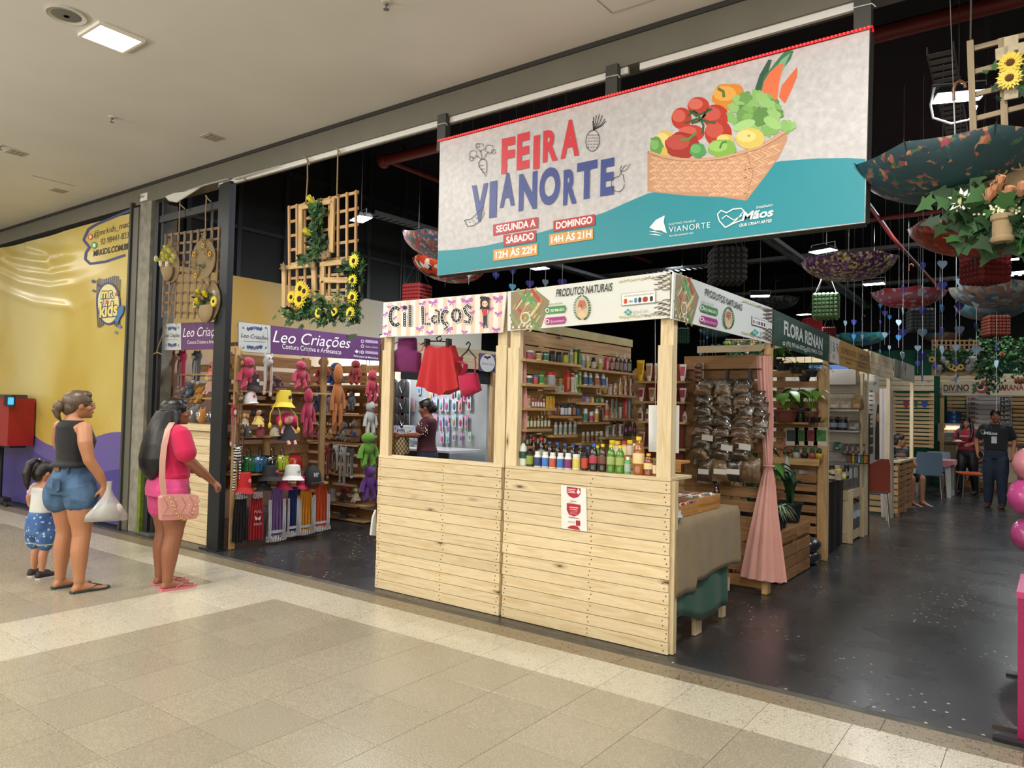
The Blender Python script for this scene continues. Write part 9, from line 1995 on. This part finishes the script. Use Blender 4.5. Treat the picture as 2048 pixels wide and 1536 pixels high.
m=MB();m.rings([[p_+V((.004*a_,sy*.02,0))for a_,sy in((-1,-1),(1,-1),(1,1),(-1,1))]for p_ in[V(q_)for q_ in((.24,-.11,.8),(.245,-.13,.95),(.225,-.125,1.08),(.2,-.11,1.2),(.15,-.075,1.33),(.1,-.03,1.39))]]);ob('strap',m,M('#c8988a',.5),bgp,sharp=70)
P3=person('small child with ponytail in white top and blue dotted shorts',(-5.07,-1.66,0),.2,.6)
SKC=skin('#b5805f');m=MB();trunk(m,[(.72,.15,.12,.13,0),(.82,.17,.13,.14,0),(.95,.16,.14,.12,0),(1.08,.15,.13,.11,0),(1.2,.16,.11,.1,0),(1.28,.17,.09,.09,0),(1.32,.12,.06,.07,0),(1.35,.07,.05,.055,0)])
for x in(-.12,.12):leg(m,x,(.02 if x<0 else-.02),.09*(1 if x>0 else-1),k=1.12,z0=.76,kz=.4)
limb(m,[(0,0,1.32),(0,.01,1.42)],[.06,.055]);TH3=HT(1.5,.02,0,-.15,-.12,0,1.35);head(m,TH3)
limb(m,[(.16,0,1.27),(.23,-.0,1.13),(.24,.05,1.04)],[.055,.05,.042]);limb(m,[(.24,.05,1.04),(.22,.17,1.02),(.18,.27,1.06)],[.042,.038,.028])
limb(m,[(-.16,0,1.27),(-.24,-.03,1.14),(-.26,.0,1.02)],[.055,.05,.042]);limb(m,[(-.26,.0,1.02),(-.24,.12,1.0),(-.18,.22,1.0)],[.042,.038,.028])
hand(m,(.18,.27,1.06),(-.3,.9,.1),(-.3,0,-1),1,.9,1.1);hand(m,(-.18,.22,1.0),(.4,.8,0),(.3,0,-1),-1,.9,1.1)
fuse('body',m,SKC,P3,.0095);face(P3,TH3)
m=MB();trunk(m,[(.93,.172,.15,.135,0),(.96,.172,.155,.135,0),(1.08,.165,.145,.125,0),(1.18,.172,.125,.115,0),(1.26,.18,.105,.105,0),(1.3,.14,.08,.08,0)]);fuse('white_top',m,cloth('white_knit','#cfcfcc'),P3,.01,3)
for s in(-1,1):m=MB();limb(m,[(s*.16,0,1.28),(s*.21,0,1.2),(s*.225,.01,1.16)],[.07,.085,.06]);fuse('floral_sleeve',m,M('#d0b0b4',.9,var=.35,scale=40),P3,.01,3)
DT,t=new('dotted_blue');c=t.coord();d=t.voro(c,17);t.col(t.mix(t.ramp(d,[(.26,1.0),(.32,0.0)]),t.ramp(t.noise(c,5,3),[(.3,'#2a4a80'),(.7,'#4a70a8')]),'#a8bccc'));t.b.inputs['Roughness'].default_value=.85
m=MB();trunk(m,[(.62,.19,.16,.17,0),(.72,.215,.17,.185,0),(.82,.21,.165,.175,0),(.92,.18,.15,.145,0),(.95,.165,.14,.13,0)])
for s in(-1,1):limb(m,[(s*.1,0,.72),(s*.12,0,.6),(s*.12,0,.5)],[.12,.135,.115],14)
so=fuse('dotted_shorts',m,DT,P3,.01,3)
for s in(-1,1):ob('hem',MB().lathe([(.112,-.008),(.118,0),(.112,.008)],20,(s*.12,0,.49)),M('#b8b88a',.9),so)
m=MB();m.ell((0,-.015,.03),(.084,.1,.094),16,10);m.ell((0,-.07,-.02),(.075,.055,.085),12,8);m.ell((0,.035,.075),(.055,.05,.04));m.xf(TH3);hh=fuse('hair',m,hairmat('#1c1412'),P3,.009,3)
m=MB();m.tube([(0,-.05,.11),(0,-.11,.13),(0,-.16,.08),(0,-.175,-.02),(.02,-.16,-.13),(.03,-.15,-.19)],[.02,.026,.042,.046,.03,.008],10);m.xf(TH3);fuse('ponytail',m,hairmat('#1c1412'),hh,.009,2);m=MB().ell((0,-.08,.122),(.02,.016,.026),10,6);m.xf(TH3);ob('hair_tie',m,M('#c890a8',.6),hh)
for x,y in((-.12,.02),(.12,-.02)):
 m=MB().rings([[(x+hw*k_*cos(tau*i/16),y+yy,max(.0,zc+hh_*sin(tau*i/16)))for i in range(16)]for k_ in(1,)for yy,hw,hh_,zc in((-.1,.03,.03,.045),(-.08,.05,.055,.06),(-.02,.055,.06,.065),(.05,.055,.05,.055),(.13,.062,.036,.045),(.19,.058,.026,.036),(.22,.03,.012,.03))])
 s_=ob('sneaker',m,M('#2e2228',.7,var=.6,scale=60),P3);ob('sole',MB().rings([[(x+px_*k_,y+py_,z)for px_,py_ in((0,-.11),(.05,-.08),(.055,.05),(.066,.14),(.04,.22),(-.04,.22),(-.066,.14),(-.055,.05),(-.05,-.08))]for z,k_ in((0,1),(.026,1.02))]),M('#c8bcbc',.6),s_)
tag(ob('plastic_bag',soft(MB().rings([[(rx*cos(tau*i/14),ry*sin(tau*i/14),z)for i in range(14)]for z,rx,ry in((.1,.015,.015),(0,.05,.05),(-.12,.08,.09),(-.16,.05,.08))]),.008),M('#c0c4c4',.25,alpha=.6,coat=.3),loc=(-5.16,-1.49,.42),sharp=80),'thin plastic bag held in front by the small child','bag')
def figure(lb,loc,yaw,s,sk,hair,build,shirt,pants,arms,legs=((-.1,0),(.1,0)),vox=.012,longhair=False,shoes='#1a1614',sleeve=True,headyaw=0,seat=None,pitch=0,kneebend=None):
 P_=person(lb,loc,yaw,s);m=MB();B_=MAN if build=='man' else grow(WOMAN,.012);top=1.0 if build!='man' else 1.06;hz=1.495*1.0 if build!='man' else 1.595;nk=1.36 if build!='man' else 1.46
 sx=.155 if build!='man' else .185;sz=1.31 if build!='man' else 1.39
 trunk(m,B_);limb(m,[(0,-.02,nk),(0,.01,nk+.08)],[.055,.05]);TH_=HT(hz,.025,0,headyaw,pitch,0,1.0);head(m,TH_)
 if not seat:
  for x,y in legs:leg(m,x,y,.088*(1 if x>0 else-1),k=1.08,kz=.46)
 else:
  for sg in(-1,1):limb(m,[(sg*.09,0,.86),(sg*.11,.4,.86)],[.09,.058]);limb(m,[(sg*.11,.4,.86),(sg*.11,.4,.46)],[.058,.04]);foot(m,sg*.11,.42,0,1,.4)
 for sg,pts in zip((-1,1),arms):
  limb(m,[(sg*sx,-.01,sz),pts[0]],[.052,.042]);limb(m,[pts[0],pts[1]],[.042,.028]);d_=(V(pts[1])-V(pts[0])).normalized();hand(m,pts[1],d_,(-sg,0,-.2),sg,.6,1.05)
 fuse('body',m,skin(sk),P_,vox,3);face(P_,TH_)
 m=MB();trunk(m,[(z,a_+.018,b+.02,c_+.018,e)for z,a_,b,c_,e in B_ if top-.1<z<nk+.0])
 for sg,pts in zip((-1,1),arms):a_=V((sg*sx,-.01,sz));b_=a_.lerp(V(pts[0]),.66);limb(m,[a_-V((sg*.06,0,-.015)),a_,b_],[.055,.074,.07])
 shr=fuse('shirt',m,shirt,P_,vox,2)
 m=MB();trunk(m,[(z,a_+.012,b+.012,c_+.014,e)for z,a_,b,c_,e in B_ if z<top+.02])
 if not seat:
  for x,y in legs:
   hx=.088*(1 if x>0 else-1);limb(m,[(hx,0,.84),(hx*1.02+(x-hx)*.25,y*.25+.01,.66),((hx+x)/2,y*.5+.01,.46)],[.112,.11,.088],12);limb(m,[((hx+x)/2,y*.5+.01,.46),((hx+x*2)/3,y*.7-.01,.33),(x,y-.02,.1)],[.088,.08,.066],12)
 else:
  for sg in(-1,1):limb(m,[(sg*.09,0,.86),(sg*.11,.36,.86)],[.105,.075])
 fuse('trousers' if not seat else 'black_shorts',m,pants,P_,vox,2)
 if not seat:
  for x,y in legs:ob('shoe',MB().rings([[(x+hw*cos(tau*i/14),y+yy,max(0,zc+hh_*sin(tau*i/14)))for i in range(14)]for yy,hw,hh_,zc in((-.09,.03,.03,.04),(-.06,.045,.05,.05),(.02,.047,.05,.05),(.1,.052,.03,.035),(.18,.04,.02,.024),(.2,.02,.01,.02))]),M(shoes,.5),P_)
 m=MB();m.ell((0,-.018,.032),(.083,.1,.095),16,10);m.ell((0,.035,.08),(.055,.045,.035));m.xf(TH_)
 if longhair:
  m2=MB();m2.rings([[(rx*cos(tau*i/18),cy+ry*sin(tau*i/18),z)for i in range(18)]for z,rx,ry,cy in((hz+.02,.09,.05,-.04),(hz-.1,.11,.045,-.07),(hz-.25,.13,.045,-.1),(hz-.38,.1,.03,-.11),(hz-.45,.04,.015,-.1))])
  for sg in(-1,1):m2.tube([(sg*.08,.02,hz+.02),(sg*.1,.03,hz-.1),(sg*.12,.08,hz-.22),(sg*.1,.12,hz-.34),(sg*.09,.12,hz-.4)],[.03,.038,.042,.034,.012],8)
  m.v+=[];n0=len(m.v);m.add(m2.v,m2.f)
 elif build!='man':st=len(m.v);m.ell((0,-.1,-.03),(.05,.05,.06),10,8);m.ell((0,-.06,-.02),(.07,.06,.075),10,8);m.xf(TH_,st)
 fuse('hair',m,hairmat(hair),P_,vox*.8,2)
 return P_,shr
MRN=M('#4a1420',.75,var=.2)
pc,shc=figure('woman in maroon shirt with sequined sleeve at the jewellery stall',(-4.86,2.95,0),2.15,1.02,'#8a5642','#1c1210','w',MRN,M('#22283a',.8),[((-.22,.08,1.14),(-.1,.34,1.13)),((.22,.08,1.14),(.08,.36,1.12))],vox=.01,pitch=-.25)
m=MB()
for k in range(70):a_,z_=RND.uniform(-1.2,1.4),RND.uniform(1.14,1.3);r_=.068;c_=V((-.19,.02,z_));m.ell(c_+V((-r_*cos(a_)-.0,r_*sin(a_),0)),.006,5,4)
ob('sequins',m,M('#d0c0b8',.15,.8),shc,kind='stuff')
REDT=cloth('red_tee','#8e1c2c');BKT=cloth('black_tee','#131416');JN=M('#1c2638',.85,var=.25,scale=8)
pr_,sr_=figure('woman in red t-shirt holding a plate by the far stall',(.5,13.35,0),pi-.25,.97,'#9a6248','#100e0e','w',REDT,BLACK,[((-.24,-.02,1.1),(-.14,.22,1.05)),((.24,.02,1.1),(.12,.22,1.08))],((-.14,-.05),(.12,.08)),longhair=True)
pl_=thing('plate','white plate with food carried by the woman in red','plate',V((.5,13.35,0))+Matrix.Rotation(pi-.25,3,'Z')@V((.06,.3,1.05)));ob('dish',MB().lathe([(.005,0),(.07,0),(.12,.018),(.115,.02),(.005,.008)],20),M('#c8c8c4',.4),pl_);ob('food',soft(MB().ell((0,0,.03),(.06,.06,.025),10,6),.006),M('#c0b0a0',.7),pl_)
pm_,sm_=figure('man in black t-shirt with lanyard and jeans, far aisle',(1.12,11.05,0),pi-.12,1.0,'#96603f','#0f0d0d','man',BKT,JN,[((-.27,-.03,1.16),(-.27,.1,.94)),((.29,.0,1.16),(.25,.14,.95))],((-.1,.03),(.12,-.02)),shoes='#3a2620',headyaw=.25)
m=MB().tube([(-.07,.03,1.5),(-.06,.1,1.42),(0,.135,1.25),(.06,.1,1.42),(.07,.03,1.5)],.008,5,.4);ly=ob('lanyard',m,M('#23262c',.6),pm_);ob('badge',MB().box(-.04,.04,.135,.142,1.12,1.24),M('#b8b4b0',.4),ly)
rm=(Matrix.Rotation(pi-.12,3,'Z'));
m=MB();vs,fs,x0,x1=glyphs('Mãos',.03,1.0);m.add([(.13-(v.x-x0)/(x1-x0)*.2+.02,.134+.012,1.27+v.y*.075)for v in vs],fs);m.tube([(.17,.14,1.27),(.21,.135,1.33),(.19,.138,1.36),(.165,.142,1.335),(.15,.143,1.355),(.13,.146,1.33),(.165,.143,1.27)],.003,4);ob('printed_mark',m,M('#b8bcb8',.6),sm_)
m=MB();vs,fs,x0,x1=glyphs('DIVINO',.03,1.0);m.add([(.09-(v.x-x0)/(x1-x0)*.18,.152,1.2+v.y*.05)for v in vs],fs);ob('printed_mark',m,M('#c8a8a8',.6),sr_)
figure('woman with tied hair seated behind the crate counter',(-.26,10.1,-.36),-2.2,1.0,'#9a6a50','#2a1c16','w',BLACK,BLACK,[((-.22,.1,1.12),(-.05,.3,1.1)),((.22,.1,1.12),(.1,.32,1.1))],seat=True,headyaw=.9)
st_=thing('stool','low stool under the seated woman at the crate counter','stool',(-.26,10.1,0));ob('seat',MB().lathe([(.17,.38),(.18,.4),(.17,.42),(.003,.42)],18),M('#5a3a24',.5),st_)
for k in range(4):a_=pi/4+k*pi/2;ob('leg',MB().tube([(.13*cos(a_),.13*sin(a_),.38),(.17*cos(a_),.17*sin(a_),0)],.014,6),GREYM,st_)
